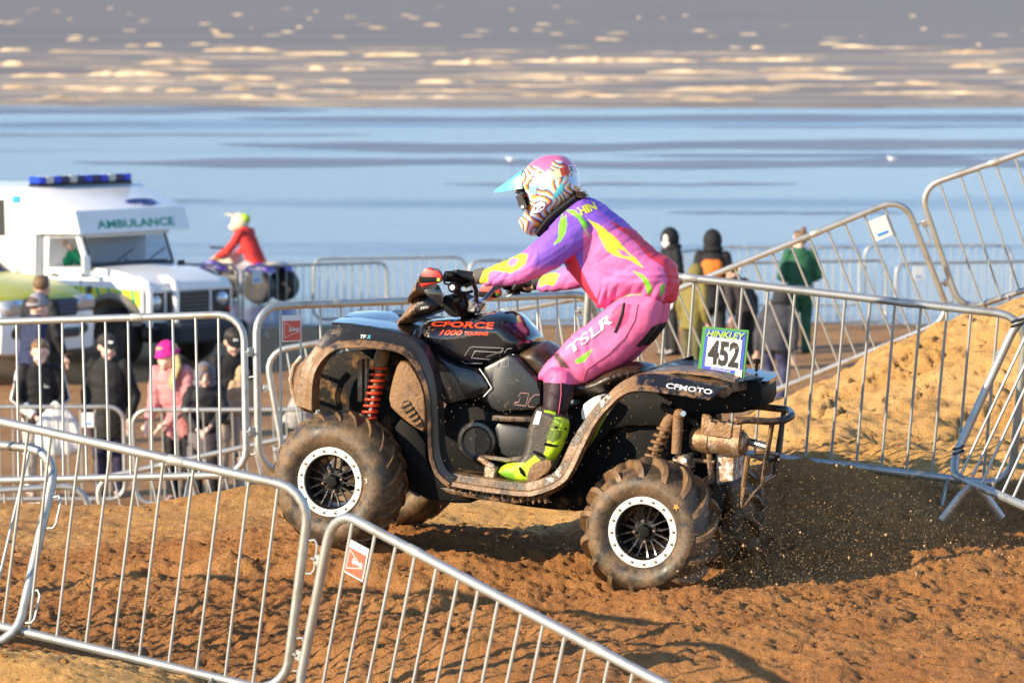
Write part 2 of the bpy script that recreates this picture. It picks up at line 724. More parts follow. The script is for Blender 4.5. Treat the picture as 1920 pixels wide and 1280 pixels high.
# breaking waves: low rolls of foam running along the shore, each row nearer than the one behind
def breakers():
    mb = MB()
    rr = random.Random(11)
    rows = []
    for py, px0, px1, h in [(98, 380, 530, .6), (104, 530, 655, .5), (107, 680, 790, .55), (97, 0, 60, .5), (100, 92, 145, .35),
                            (122, 265, 400, .6), (132, 580, 610, .4), (134, 640, 690, .45), (122, 810, 960, .6), (118, 960, 1310, .55),
                            (116, 1320, 1545, .5), (90, 1560, 1640, .45), (101, 1765, 1870, .45), (128, 1780, 1880, .4),
                            (125, 0, 50, .6), (144, 160, 330, .55), (150, 350, 520, .5), (145, 215, 260, .4), (156, 600, 660, .35),
                            (157, 780, 890, .35), (152, 1000, 1200, .35), (139, 1210, 1400, .35), (168, 0, 70, .35), (173, 190, 290, .35),
                            (174, 310, 375, .35), (186, 80, 140, .25), (185, 360, 560, .2), (186, 620, 960, .2), (184, 960, 1340, .18),
                            (170, 415, 475, .3), (146, 20, 130, .35), (168, 520, 560, .3), (152, 400, 440, .5), (134, 1420, 1600, .35),
                            (150, 1440, 1640, .3), (170, 1250, 1500, .25), (160, 1640, 1800, .3), (178, 1560, 1900, .2), (138, 1850, 1920, .35)]:
        rows.append((py, px0, px1, h))
    for k in range(70):     # scattered whitecaps farther out
        py = rr.choice([rr.uniform(12, 92), rr.uniform(40, 92)])
        x = rr.uniform(-20, 1940)
        rows.append((py, x, x + rr.uniform(8, 46) * (py / 90 + .25), .34 * rr.uniform(.5, 1.3) * (1.6 if py < 40 else 1)))
    for k in range(110):
        py = rr.uniform(92, 192)
        x = rr.uniform(-30, 1900)
        rows.append((py, x, x + rr.uniform(40, 260), rr.uniform(.06, .17)))
    for py, a, c, h in rows:
        d = ground_d(py)
        n = max(6, int((c - a) / 6))
        ph = rr.uniform(0, 99)
        rings = []
        for i in range(n + 1):
            t = i / n
            q = P(a + (c - a) * t, py, d)
            w = (max(0.02, math.sin(math.pi * t)) ** .45) * (.62 + .6 * (vnoise(np.array([i * .45 + ph]), np.array([ph]))[0] + .3))
            hh = max(.03, h * w * .72)
            y = q[1] + 1.4 * vnoise(np.array([i * .16 + ph]), np.array([3.3 + ph]))[0]
            prof = [(-1.1, -.02), (-.75, .35), (-.45, .8), (-.15, 1.0), (.3, .82), (.9, .35), (1.8, -.02)]
            rings.append([(q[0], y + u * max(hh, .25) * 1.5, .05 + v * hh) for u, v in prof])
        mb.loft(rings, closed=False, caps=False)
    o = mb.build('breaking_waves', 'surf_foam', None, 60)
    return tag(o, 'cream foam of small breaking waves on the silty sea', 'surf', kind='stuff')
sea()
breakers()
# bars of firmer wet sand standing out of the film of water
m, N, L, b = nodes_mat('wet_bar')
tc = N.new('ShaderNodeTexCoord').outputs['Object']
n1 = nnoise(N, L, tc, .3, (.15, 1, 1), 6, .6)
L.new(nmix(N, L, nstep(N, L, n1, .35, .65), (.14, .15, .20), (.20, .19, .205)), b.inputs['Base Color'])
b.inputs['Roughness'].default_value = .42
nbump(N, L, b, nnoise(N, L, tc, 5, (.35, 1, 1), 4, .6), .8, .10)
def sand_bar(pa, pb, x0, x1, seed):
    n = 60
    top, bot = [], []
    for i in range(n + 1):
        t = i / n
        px = x0 + (x1 - x0) * t
        w = min(1, 6 * t, 6 * (1 - t)) ** .6
        a = vnoise(np.array([t * 9 + seed]), np.array([seed * 1.7]))[0]
        c = vnoise(np.array([t * 14 + seed]), np.array([seed * 2.9 + 5]))[0]
        mid = (pa + pb) / 2 + a * (pb - pa) * .7
        hw = (pb - pa) / 2 * w * (1 + c * .9) + .12
        for py, l in ((mid - hw, top), (mid + hw, bot)):
            q = P(px, py, ground_d(py))
            l.append((q[0], q[1], .012))
    mb = MB()
    mb.add(top + bot, [(i, i + 1, n + 2 + i, n + 1 + i) for i in range(n)])
    tag(mb.build('sand_bar', 'wet_bar', None, 180), kind='structure')
for a in [(216, 227, 430, 2700, 1.3), (203, 213, -900, 620, 4.1), (232, 236, -700, 300, 6.6), (267, 283, 405, 2600, 2.2), (299, 314, 130, 2700, 3.4), (289, 294, 1150, 2500, 7.7),
          (344, 348, 830, 1500, 5.9), (252, 255, -400, 700, 9.2), (398, 401, 1250, 1700, 8.8), (376, 379, -300, 420, 10.1), (236, 240, 1300, 2600, 11.4)]:
    sand_bar(*a)

# ------------------------------------------------------------------ sand bank carrying the race track
CTRL = []
def ctl(px, py, d):
    CTRL.append(tuple(P(px, py, d)))
for a in [(1215, 1116, 21.1), (1330, 1060, 21.9), (640, 1026, 21.7), (800, 985, 22.5), (960, 1150, 20.3), (300, 1050, 22.0), (300, 1000, 23.4),
          (100, 1150, 20.5), (100, 990, 23.8), (700, 1150, 20.3), (1000, 1000, 22.9), (1000, 950, 24.0), (1400, 1110, 21.0), (1900, 1110, 21.2),
          (1650, 1180, 20.0), (1900, 1250, 19.2), (1300, 1270, 19.0), (900, 1240, 19.1), (60, 1235, 18.5), (250, 1265, 18.4), (60, 955, 25.0), (200, 960, 25.0),
          (350, 948, 24.9), (480, 918, 24.6), (560, 918, 24.6), (1500, 850, 23.1), (1560, 862, 23.0), (1400, 880, 23.3), (1620, 885, 22.95), (1700, 915, 22.85), (1800, 950, 22.7),
          (1900, 965, 22.5), (1700, 1000, 22.1), (1500, 960, 22.3), (1480, 752, 28.8), (1540, 722, 28.8), (1600, 692, 28.9), (1700, 640, 29.0),
          (1785, 607, 29.0), (1900, 560, 29.0), (1600, 800, 25.5), (1750, 760, 26.0), (1900, 720, 26.0), (1480, 800, 25.5), (2100, 480, 29.0), (2300, 440, 29.0), (2100, 950, 22.3),
          (2100, 1150, 20.6), (2400, 900, 23), (-300, 960, 25.0), (-300, 1050, 22.2), (-300, 1160, 20.4), (-700, 1000, 24)]:
    ctl(*a)
CTRL += [(-3.2, 19.4, 2.28), (-2.1, 19.0, 2.12), (-1.1, 18.6, 1.95), (-.5, 18.1, 1.8), (.6, 17.1, 1.28), (-3.2, 17.8, 1.9), (2.5, 17.5, 1.6), (4.5, 18, 1.7),
         (-4, 16.5, 1.3), (0, 15.8, .8), (3, 15.8, .9), (-6, 16, 1.1), (6.5, 16, 1.1), (-3, 13, .2), (3, 13, .2), (-8, 13, .2), (8, 13, .2), (0, 13, .2),
         (-3.8, 27, 1.3), (-1.4, 27, 1.5), (.4, 27, 1.95), (-.3, 25.2, 2.27), (.6, 25.4, 2.3), (-3.8, 29.5, .5), (-1, 29.5, .5), (-1.5, 30, 1.25), (-.5, 30, 1.5), (.6, 29.8, 1.8), (1.2, 29.5, 1.95),
         (-3, 33, .25), (0, 33, .3), (1.6, 33, .5), (3.5, 33, .9), (6, 33, 1.2), (-6, 33, .2), (-4, 37, -.06), (0, 37, -.06), (4, 37, -.06), (-8, 37, -.06), (8, 37, -.06),
         (-9, 28, .5), (-9, 23, 1.8), (-9, 19, 1.8), (9, 28, 3.1), (9, 23, 2.4), (9, 19, 1.9)]
CT = np.array(CTRL)

def tps_fit(X, z, lamb=2e-3):
    n = len(X)
    d = np.linalg.norm(X[:, None] - X[None], axis=2)
    K = np.where(d > 0, d * d * np.log(d + 1e-12), 0) + lamb * n * np.eye(n) * .02
    Pm = np.hstack([np.ones((n, 1)), X])
    A = np.vstack([np.hstack([K, Pm]), np.hstack([Pm.T, np.zeros((3, 3))])])
    return np.linalg.solve(A, np.concatenate([z, np.zeros(3)]))
TPS = tps_fit(CT[:, :2], CT[:, 2])

def base_h(x, y):
    x, y = np.asarray(x, float), np.asarray(y, float)
    o = np.empty(x.size)
    xf, yf = x.ravel(), y.ravel()
    for i in range(0, x.size, 20000):
        xx = np.stack([xf[i:i + 20000], yf[i:i + 20000]], 1)
        d = np.linalg.norm(xx[:, None] - CT[None, :, :2], axis=2)
        o[i:i + 20000] = np.where(d > 0, d * d * np.log(d + 1e-12), 0) @ TPS[:-3] + TPS[-3] + xx @ TPS[-2:]
    return o.reshape(x.shape)

def bank_h(x, y):
    "height of the bank with its ruts, humps and clods"
    z = base_h(x, y)
    track = np.exp(-((y - 20.8 - .1 * x) / 2.0) ** 4)                 # churned riding line
    z = z + .050 * fbm(x * 1.1, y * 1.6, 3)
    u = x * .30 + y * .95                                             # ruts run with the machine's heading
    w = .7 * vnoise(x * .35, y * .35)
    rs = np.sin(2 * math.pi * (u + w) / .55)
    z = z + track * .034 * (np.abs(rs) ** .7 * np.sign(rs)) * np.clip(.45 + 1.2 * vnoise(x * .5 + 5, y * .9), 0, 1)
    lump = fbm(x * 4.2, y * 4.6, 4, .55)
    z = z + (.030 + .020 * track) * lump
    heap = np.clip((y - 22.9) / .8, 0, 1) * np.clip((x - .6) / 1.0, 0, 1)
    blk = fbm(x * 2.1 + 9, y * 1.5 + 3, 4, .6)
    z = z + heap * (.11 * blk + .05 * np.abs(fbm(x * 5 + 2, y * 3.5, 3)) - .03 * (np.abs(blk) < .04))
    rid = np.abs(fbm(x * 9 + 40, y * 9, 3))
    z = z + (.012 + .016 * track) * (rid - .25)
    fine = fbm(x * 24 + 3, y * 24, 3, .6)
    z = z + (.006 + .013 * track) * np.abs(fine) * 2
    pit = np.clip(fbm(x * 15 + 70, y * 17 + 20, 2) - .22, 0, .3)       # crumbled holes
    z = z - (.03 + .05 * track) * pit
    return z

def bank():
    xs = np.concatenate([np.linspace(-11, -3.4, 30)[:-1], np.linspace(-3.4, 3.9, 520), np.linspace(3.9, 11, 28)[1:]])
    ys = np.concatenate([np.linspace(12.2, 17.6, 40)[:-1], np.linspace(17.6, 23.6, 430)[:-1], np.linspace(23.6, 30, 220)[:-1], np.linspace(30, 38.5, 40)])
    X, Y = np.meshgrid(xs, ys)
    Z = bank_h(X, Y)
    e = np.minimum(np.minimum(X + 11, 11 - X), np.minimum(Y - 12.2, 38.5 - Y))     # the rim dips under the beach
    Z = np.where(e < 1.6, Z * np.clip(e / 1.6, 0, 1) - .08 * (1 - np.clip(e / 1.6, 0, 1)), Z)
    ny, nx = X.shape
    co = np.stack([X, Y, Z], 2).reshape(-1, 3)
    i = np.arange((ny - 1) * (nx - 1))
    r, c = i // (nx - 1), i % (nx - 1)
    q = np.stack([r * nx + c, r * nx + c + 1, (r + 1) * nx + c + 1, (r + 1) * nx + c], 1)
    me = bpy.data.meshes.new('sand_bank')
    me.vertices.add(len(co))
    me.vertices.foreach_set('co', co.ravel())
    me.loops.add(q.size)
    me.loops.foreach_set('vertex_index', q.ravel().astype(np.int32))
    me.polygons.add(len(q))
    me.polygons.foreach_set('loop_start', (np.arange(len(q)) * 4).astype(np.int32))
    me.update(calc_edges=True)
    # drier, paler sand on the banks beside the track (real colour of the heap, dug from higher up the beach)
    d = 1 / (1 + np.exp(-((Y - 22.7 - .12 * X) / .22 + 2.2 * vnoise(X * 1.5, Y * 1.5))))
    d2 = 1 / (1 + np.exp((Y - 18.75 + .16 * X + .35 * vnoise(X * 2, Y * 2)) / .10)) * (X < -.9)
    set_attr(me, 'dry', np.clip(d * np.clip(.76 + .2 * X, .52, 1) + d2 * .7, 0, 1).ravel())
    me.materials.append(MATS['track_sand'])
    shade(me, 180)
    o = link('sand_bank', me)
    return tag(o, kind='structure')
bank()

def hz(x, y):
    return float(bank_h(np.array([x]), np.array([y]))[0])

# loose clods and crumbs lying on the track: nobody could count them
def clods():
    n = 5200
    rg = np.random.default_rng(5)
    x = rg.uniform(-3.2, 3.8, n)
    y = rg.uniform(18.0, 25.2, n)
    keep = rg.random(n) < np.exp(-((y - 20.8) / 2.6) ** 4) + .22
    x, y = x[keep], y[keep]
    n = len(x)
    z = bank_h(x, y)
    r = .003 + .009 * rg.random(n) ** 3 + (rg.random(n) < .012) * .010
    dirs = np.array([(0, 0, 1), (.9, 0, .45), (.28, .85, .45), (-.72, .53, .45), (-.72, -.53, .45), (.28, -.85, .45),
                     (.72, .53, -.45), (-.28, .85, -.45), (-.9, 0, -.45), (-.28, -.85, -.45), (.72, -.53, -.45), (0, 0, -1)])
    F = [(0, 1, 2), (0, 2, 3), (0, 3, 4), (0, 4, 5), (0, 5, 1), (1, 6, 2), (2, 7, 3), (3, 8, 4), (4, 9, 5), (5, 10, 1),
         (6, 7, 2), (7, 8, 3), (8, 9, 4), (9, 10, 5), (10, 6, 1), (11, 7, 6), (11, 8, 7), (11, 9, 8), (11, 10, 9), (11, 6, 10)]
    jit = 1 + .9 * (rg.random((n, 12, 1)) - .5)
    v = dirs[None] * jit * r[:, None, None] * np.array([1.25, 1.1, .85]) + np.stack([x, y, z + r * .35], 1)[:, None]
    f = np.array(F)[None] + (np.arange(n) * 12)[:, None, None]
    me = bpy.data.meshes.new('sand_clods')
    me.from_pydata(v.reshape(-1, 3).tolist(), [], f.reshape(-1, 3).tolist())
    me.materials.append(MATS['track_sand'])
    tag(link('sand_clods', me), 'loose damp clods and crumbs of sand on the track', 'sand', kind='stuff')
clods()
# ------------------------------------------------------------------ crowd barriers
mat('galvanised', (.46, .465, .445), .45, .7, var=(7, (.30, .255, .19), .46, .78), bump=(60, .12, .004))
mat('galvanised_worn', (.47, .47, .43), .5, .6, var=(7, (.40, .31, .20), .55, .75), bump=(60, .15, .004))
mat('dull_rod', (.44, .45, .43), .5, .6, var=(14, (.33, .27, .19), .55, .8))
mat('plate_white', (.74, .75, .73), .5)
mat('plate_red', (.62, .095, .05), .45)
mat('plate_blue', (.03, .27, .72), .45)
mat('tape_black', (.02, .02, .022), .5)
BW, BH, BB, BE = 2.365, .93, .137, .155

def barrier_meshes():
    r, R = .0222, .15
    pts = []
    for cx, cz, a0 in ((BW - R, BH - R, 0), (R, BH - R, 90), (R, R, 180), (BW - R, R, 270)):
        for k in range(6):
            a = rad(a0 + 90 * k / 5)
            pts.append((cx + R * math.cos(a), 0, cz + R * math.sin(a)))
    mb = MB()
    mb.tube(pts, r, 10, loop=True)
    fr = mb.build('frame', 'galvanised', None, 60).data
    mb = MB()
    mb.tube([(0, 0, .012), (0, 0, BH * .5), (0, 0, BH - .012)], .0078, 6)
    br = mb.build('bar', 'dull_rod', None, 60).data
    mb = MB()                                            # splayed foot: flat bar bent to an inverted V under the bottom rail
    for s in (-1, 1):
        mb.tube([(0, .0, .0), (0, s * .07, -.06), (0, s * .17, -.185)], .021, 6, flat=.55)
    ft = mb.build('foot', 'galvanised', None, 50).data
    mb = MB()                                            # hook of bent rod welded to the end post
    mb.tube([(0, 0, 0), (.035, -.004, .012), (.050, -.004, -.01), (.050, -.004, -.12), (.040, -.004, -.14), (.012, -.004, -.145)], .0062, 6)
    hk = mb.build('hook', 'galvanised', None, 60).data
    mb = MB()
    mb.box((-.022, 0, 0), (.045, .012, .05), .004)
    mb.tube([(-.03, -.012, 0), (-.05, -.012, 0), (-.05, .012, 0), (-.03, .012, 0)], .006, 6)
    ey = mb.build('eye', 'galvanised', None, 40).data
    mb = MB()
    mb.tube([(-.04, 0, 0), (-.036, 0, 0), (.036, 0, 0), (.04, 0, 0)], [.0225, .0245, .0245, .0225], 10)
    sl = mb.build('joint_sleeve', 'galvanised_worn', None, 60).data
    for o in list(COL.objects):
        if o.name in ('joint_sleeve', 'frame', 'bar', 'foot', 'hook', 'eye'):
            bpy.data.objects.remove(o)
    return fr, br, ft, hk, ey, sl
B_FR, B_BR, B_FT, B_HK, B_EY, B_SL = barrier_meshes()

def barrier(q, label, group, plates=(), feet=True, hooks=True, worn=False):
    x, y, z, yaw, roll, lean = q
    Rv = np.array([math.cos(yaw) * math.cos(roll), math.sin(yaw) * math.cos(roll), math.sin(roll)])
    Nv = np.array([math.sin(yaw), -math.cos(yaw), 0])
    U0 = -np.cross(Nv, Rv)
    if U0[2] < 0:
        U0 = -U0
    U = math.cos(lean) * U0 + math.sin(lean) * Nv
    V = np.cross(U, Rv)                                   # local +y, away from the camera
    M = Matrix(((Rv[0], V[0], U[0], x), (Rv[1], V[1], U[1], y), (Rv[2], V[2], U[2], z), (0, 0, 0, 1)))
    o = empty('crowd_barrier', M)
    tag(o, label, 'barrier', group)
    link('frame', B_FR, o)
    for k in range(16):
        br_ = link('bar', B_BR, o, (BE + k * BB + random.uniform(-.006, .006), 0, 0))
        br_.rotation_euler = (random.gauss(0, .004), random.gauss(0, .007), 0)
    for s in (.55, 1.72):
        link('joint_sleeve', B_SL, o, (s, 0, BH))
    if feet:
        for s in (.34, BW - .34):
            link('foot', B_FT, o, (s, 0, 0)).rotation_euler = (-lean, 0, 0)
    if hooks:
        for h in (.28, .76):
            link('hook', B_HK, o, (BW + .015, 0, BH * h))
            link('eye', B_EY, o, (-.015, 0, BH * h - .03))
    for p in plates:
        p(o)
    return o

def plate(kind, bar, h, w=.125, hh=.15):
    "small sign plate clipped between two bars"
    def f(o):
        x = BE + bar * BB + BB / 2
        z = BH - h
        mb = MB()
        mb.box((x, -.013, z), (w, .006, hh), .002)
        p = mb.build('sign_plate', 'plate_white', o)
        if kind == 'red':
            mb = MB()
            mb.box((x, -.0175, z - .012), (w * .92, .003, hh * .74), .001)
            mb.build('sign_print', 'plate_red', p)
            mb = MB()
            a = [(x - w * .40, z + .035), (x + w * .40, z - .018), (x - w * .40, z - .050)]
            for i in range(3):
                p0, p1 = a[i], a[(i + 1) % 3]
                mb.tube([(p0[0], -.0195, p0[1]), (p1[0], -.0195, p1[1])], .0016, 4)
            v, fc, asp = text2d('Speedy', .3, .02)
            mb.add([(x - w * .18 + a_[0] * w * .58, -.0205, z - .022 + a_[1] * .030) for a_ in v], fc)
            mb.build('sign_emblem', 'plate_white', p, 0)
        else:
            mb = MB()
            mb.box((x, -.0175, z - hh * .25), (w * .62, .003, hh * .12), .001)
            mb.build('sign_print', 'plate_blue', p)
    return f

QB = {"B1": [-3.2041, 19.3769, 2.4261, -0.3357, -0.168, 0.0718], "B0": [-4.488, 19.6507, 2.3505, -0.2946, -0.0705, -0.4238],
      "B2": [-0.954, 18.5572, 1.9776, -0.8324, -0.2506, -0.0356], "L1": [-3.84, 25.0747, 2.2212, -0.2223, 0.0471, -0.109],
      "M1": [-1.4263, 23.8832, 2.4237, 0.6119, -0.0098, -0.0384], "R1": [0.3662, 23.1363, 2.72, -0.224, -0.0976, 0.1398],
      "R2": [0.8463, 29.4027, 1.9731, -0.0266, 0.3905, 0.1828], "R2b": [3.1399, 29.7273, 2.8946, -0.1038, 0.3347, 0.1591],
      "R3": [2.2835, 22.2512, 2.6015, -1.2708, -0.0618, -0.4342], "L3b": [-2.9775, 32.233, 0.5171, 0.0024, 0.2154, -0.0265],
      "L3a": [-5.1913, 28.7684, 0.7186, -0.0074, 0.0591, 0.0], "M2": [-1.8119, 31.1794, 2.1447, 0.6459, 0.0991, 1.0572],
      "S1": [-6.2269, 42.5046, 0.0638, -0.0484, 0.0058, 0.0477], "S2": [-3.6747, 41.4801, 0.1428, -0.1073, 0.0145, 0.1085]}
g_near, g_back, g_crowd, g_far = 'barriers along the near edge of the track', 'barriers along the far edge of the track', 'barriers in front of the spectators', 'barriers along the wet sand by the sea'
barrier(QB['B1'], 'galvanised barrier sloping down to the right in front of the quad front wheel', g_near)
barrier(QB['B0'], 'steeply leaning barrier at the lower left corner, only its right end in view', g_near)
barrier(QB['B2'], 'nearest barrier with a red and white plate, running down out of the bottom edge', g_near, [plate('red', 0, .16)])
barrier(QB['L1'], 'upright barrier on the sand ridge in front of the ambulance', g_back, worn=True)
barrier(QB['M1'], 'barrier directly behind the quad bike with a small red plate at its left end', g_back, [plate('red', 0, .13)])
barrier(QB['R1'], 'long barrier behind the rider sinking into the sand hump on the right', g_back)
barrier(QB['R2'], 'tilted barrier climbing the sand heap with a white and blue plate near its top', g_back, [plate('blue', 14, .14)])
barrier(QB['R2b'], 'highest barrier on the sand heap at the right edge of the picture', g_back)
barrier(QB['R3'], 'barrier seen nearly end on at the right edge, tied with black tape', g_back)
barrier(QB['L3b'], 'barrier in the dip behind the ridge, its rail sloping up to the quad front wheel', g_back)
barrier(QB['L3a'], 'barrier in the dip behind the sand ridge, below the boy holding a white bag', g_back, [plate('blue', 13, .17)])
_tr = P(1118, 554, 30.0)
_ro = .17
_bl = _tr - BW * np.array([math.cos(_ro), 0, math.sin(_ro)]) - BH * np.array([-math.sin(_ro), 0, math.cos(_ro)])
QB['M2'] = [*_bl, 0.0, _ro, -.05]
barrier(QB['M2'], 'tilted barrier in the dip seen between the far glove and the rider belly', g_back)
barrier(QB['S1'], 'barrier with a white and blue plate the boy in the striped jacket leans on', g_crowd, [plate('blue', 13, .13)])
barrier(QB['S2'], 'barrier the woman in the pink hat leans over', g_crowd)

def far_barrier(px0, px1, ytop, d, label, pl=()):
    a = P(px0, ytop, d)
    wpx = (px1 - px0) * d / FPX
    yaw = math.acos(min(1, wpx / BW))
    barrier([a[0], a[1], .13, yaw if pl != 'neg' else -yaw, 0, 0], label, g_far, [] if pl in ((), 'neg') else pl, hooks=False)
far_barrier(150, 445, 508, 64.0, 'far barrier beside the bonnet of the ambulance')
far_barrier(455, 722, 506, 63.6, 'far barrier in front of the distant quad with the red rider', [plate('white', 0, .15, .16, .22)])
far_barrier(588, 872, 514, 65.5, 'far barrier just right of the distant quad, seen left of the handlebars')
far_barrier(880, 1165, 518, 65.0, 'far barrier seen between the handlebars and the rider chest')
far_barrier(1200, 1330, 520, 66.0, 'far barrier turned away behind the rider back and the hooded people')
far_barrier(1385, 1668, 525, 64.5, 'far barrier behind the person in green overalls', [])
far_barrier(1680, 1962, 523, 64.3, 'far barrier with a round white plate seen under the tilted barriers', [plate('white', 1, .15, .16, .2)])
far_barrier(1335, 1615, 516, 68.5, 'farthest barrier, its rail just above the one behind the green overalls')
far_barrier(1622, 1900, 516, 69.0, 'farthest barrier at the right edge, behind the one with the round plate')
# ------------------------------------------------------------------ the quad bike: local x = rearward, y = towards its far side, z = up
QA = rad(18.0)
def quad_frame(pitch):
    X = np.array([math.cos(QA) * math.cos(pitch), -math.sin(QA) * math.cos(pitch), -math.sin(pitch)])
    Y = np.array([math.sin(QA), math.cos(QA), 0])
    return X, Y, np.cross(X, Y)
QO = P(1206, 997, 21.0)
def q_at(px, py, y, fr):
    X, Y, Z = fr
    r = ray(px, py)
    t = ((QO + y * Y - CAM) @ Y) / (r @ Y)
    p = CAM + t * r - QO
    return (p @ X, y, p @ Z)
lo_, hi_ = 0.0, .4
for _ in range(50):
    mid = (lo_ + hi_) / 2
    if q_at(620, 903, 0, quad_frame(mid))[2] > 0:
        lo_ = mid
    else:
        hi_ = mid
QF = quad_frame(mid)
QM = Matrix(((QF[0][0], QF[1][0], QF[2][0], QO[0]), (QF[0][1], QF[1][1], QF[2][1], QO[1]), (QF[0][2], QF[1][2], QF[2][2], QO[2]), (0, 0, 0, 1)))
def Q(px, py, y):
    return q_at(px, py, y, QF)
def Q2(poly, y):
    return [(lambda t: (t[0], t[2]))(Q(px, py, y)) for px, py in poly]
WB = Q(620, 903, 0)[0]            # front axle (negative x)
YC = .46
TRACK = .92
FARW = 1.14
def qproj(co):
    "local points to picture pixels"
    w = QO + co[:, :1] * QF[0] + co[:, 1:2] * QF[1] + co[:, 2:3] * QF[2] - CAM
    d = w @ FW
    return np.stack([960 + FPX * (w @ RT) / d, 640 - FPX * (w @ UP) / d], 1)

MUD = (.25, .135, .058)
MUDP = (.30, .175, .085)
mat('black_plastic', (.012, .012, .014), .28, coat=.25, mud=(MUD, 16, .575, .055, .55))
mat('gloss_plastic', (.010, .010, .013), .10, coat=.6, mud=(MUD, 22, .64, .045, .55))
mat('matte_black', (.006, .006, .006), .6, spec=.12, mud=(MUD, 8, .68, .10, .8))
mat('muddy_plastic', (.016, .015, .014), .32, mud=(MUD, 9, .55, .09, .36), coat=.0)
mat('mud_caked', MUD, .42, var=(14, (.12, .065, .03), .45, .72), bump=(55, .9, .012))
mat('side_grey', (.024, .026, .028), .32, mud=(MUD, 10, .63, .08, .7))
mat('seat_vinyl', (.018, .013, .010), .30, coat=.2, mud=((.13, .075, .035), 4, .58, .15, .5))
mat('rubber', (.036, .032, .026), .42, mud=((.21, .128, .062), 9, .49, .12, .6))
mat('rubber_mud', (.045, .037, .027), .5, mud=((.24, .138, .064), 7, .44, .13, .55))
mat('ring_white', (.74, .70, .62), .4, mud=((.40, .23, .11), 18, .63, .08, .8))
mat('rim_black', (.012, .012, .013), .25, mud=(MUD, 16, .66, .10, .7))
mat('bolt_brown', (.16, .10, .07), .5, .3)
mat('coil_orange', (.62, .055, .018), .3, mud=(MUD, 25, .72, .06, .7))
mat('steel', (.55, .55, .56), .25, .9)
mat('bar_metal', (.10, .085, .10), .28, .8, var=(8, (.20, .12, .08), .5, .7))
mat('muddy_metal', (.42, .36, .28), .3, .4, mud=((.34, .195, .095), 16, .50, .09, .35))
mat('white_mud', (.78, .74, .68), .5, mud=((.36, .22, .11), 26, .47, .10, .7))
mat('decal_orange', (.80, .07, .022), .4)
mat('decal_white', (.78, .77, .75), .45, mud=(MUD, 20, .72, .06, .8))
mat('decal_grey', (.34, .34, .35), .4)
mat('decal_pink', (.46, .25, .25), .4)
mat('decal_cyan', (.10, .52, .62), .4)
mat('plate_green', (.05, .25, .04), .45, mud=(MUD, 22, .74, .05, .8))
mat('plate_blue2', (.035, .07, .48), .45, mud=(MUD, 22, .74, .05, .8))
mat('plate_face', (.80, .79, .76), .5, mud=((.35, .19, .09), 24, .70, .06, .8))
mat('number_black', (.012, .012, .012), .6, var=(60, (.17, .12, .08), .55, .7))
mat('decal_lime', (.33, .55, .05), .5)
mat('hand_red', (.42, .022, .014), .35, mud=(MUD, 18, .74, .05, .8))
mat('star_cream', (.74, .62, .44), .6)
mat('star_orange', (.70, .28, .07), .6)
mat('dark_void', (.006, .006, .006), .8)

quad = empty('quad_bike', QM)
tag(quad, 'muddy black quad bike with number 452 climbing the sand track', 'quad bike')
QPARTS = {}
def qpart(mb, name, m, parent=None, smooth=38, mud=None):
    o = mb.build(name, m, parent or quad, smooth)
    if mud is not None:
        co = mesh_xyz(o.data)
        set_attr(o.data, 'mud', mud(co))
    QPARTS.setdefault(name, o)
    return o

def slab(poly, ytr, y0, y1, bev=.012, smooth=1):
    "plate traced at lateral plane ytr, reaching from y0 to y1, with a rounded rim"
    p2 = Q2(poly, ytr)
    pl = np.array(chaikin(p2, smooth)) if smooth else np.array(p2)
    c = pl.mean(0)
    n = len(pl)
    # inset along vertex normals
    e = np.roll(pl, -1, 0) - pl
    nn = np.stack([e[:, 1], -e[:, 0]], 1)
    nn /= np.linalg.norm(nn, axis=1)[:, None] + 1e-12
    vn = nn + np.roll(nn, 1, 0)
    vn /= np.linalg.norm(vn, axis=1)[:, None] + 1e-12
    area = 0.5 * np.sum(pl[:, 0] * np.roll(pl[:, 1], -1) - np.roll(pl[:, 0], -1) * pl[:, 1])
    if area < 0:
        vn = -vn
    rings = []
    for ins, y in ((bev, y0), (bev * .35, y0 + bev * .25), (0, y0 + bev), (0, y1 - bev), (bev * .35, y1 - bev * .25), (bev, y1)):
        q = pl - vn * ins
        rings.append([(a, y, b_) for a, b_ in q])
    mb = MB()
    mb.loft(rings)
    return mb

# ---------------------------------------------------------------- wheels
def tyre_profile(w, R, rb):
    return [(rb, .004), (rb + .014, -.022), (rb + .045, -.046), (rb + .088, -.046), (R - .040, -.020), (R - .016, .022),
            (R - .006, .062), (R, w * .35), (R + .003, w * .5), (R, w * .65), (R - .006, w - .062), (R - .016, w - .022),
            (R - .040, w + .020), (rb + .088, w + .046), (rb + .045, w + .046), (rb + .014, w + .022), (rb, w - .004)]

def tyre_r(prof, y):
    best = None
    for (r0, y0), (r1, y1) in zip(prof[4:12], prof[5:13]):
        if min(y0, y1) <= y <= max(y0, y1):
            t = (y - y0) / (y1 - y0 + 1e-9)
            best = r0 + (r1 - r0) * t
    return best if best else prof[8][0]

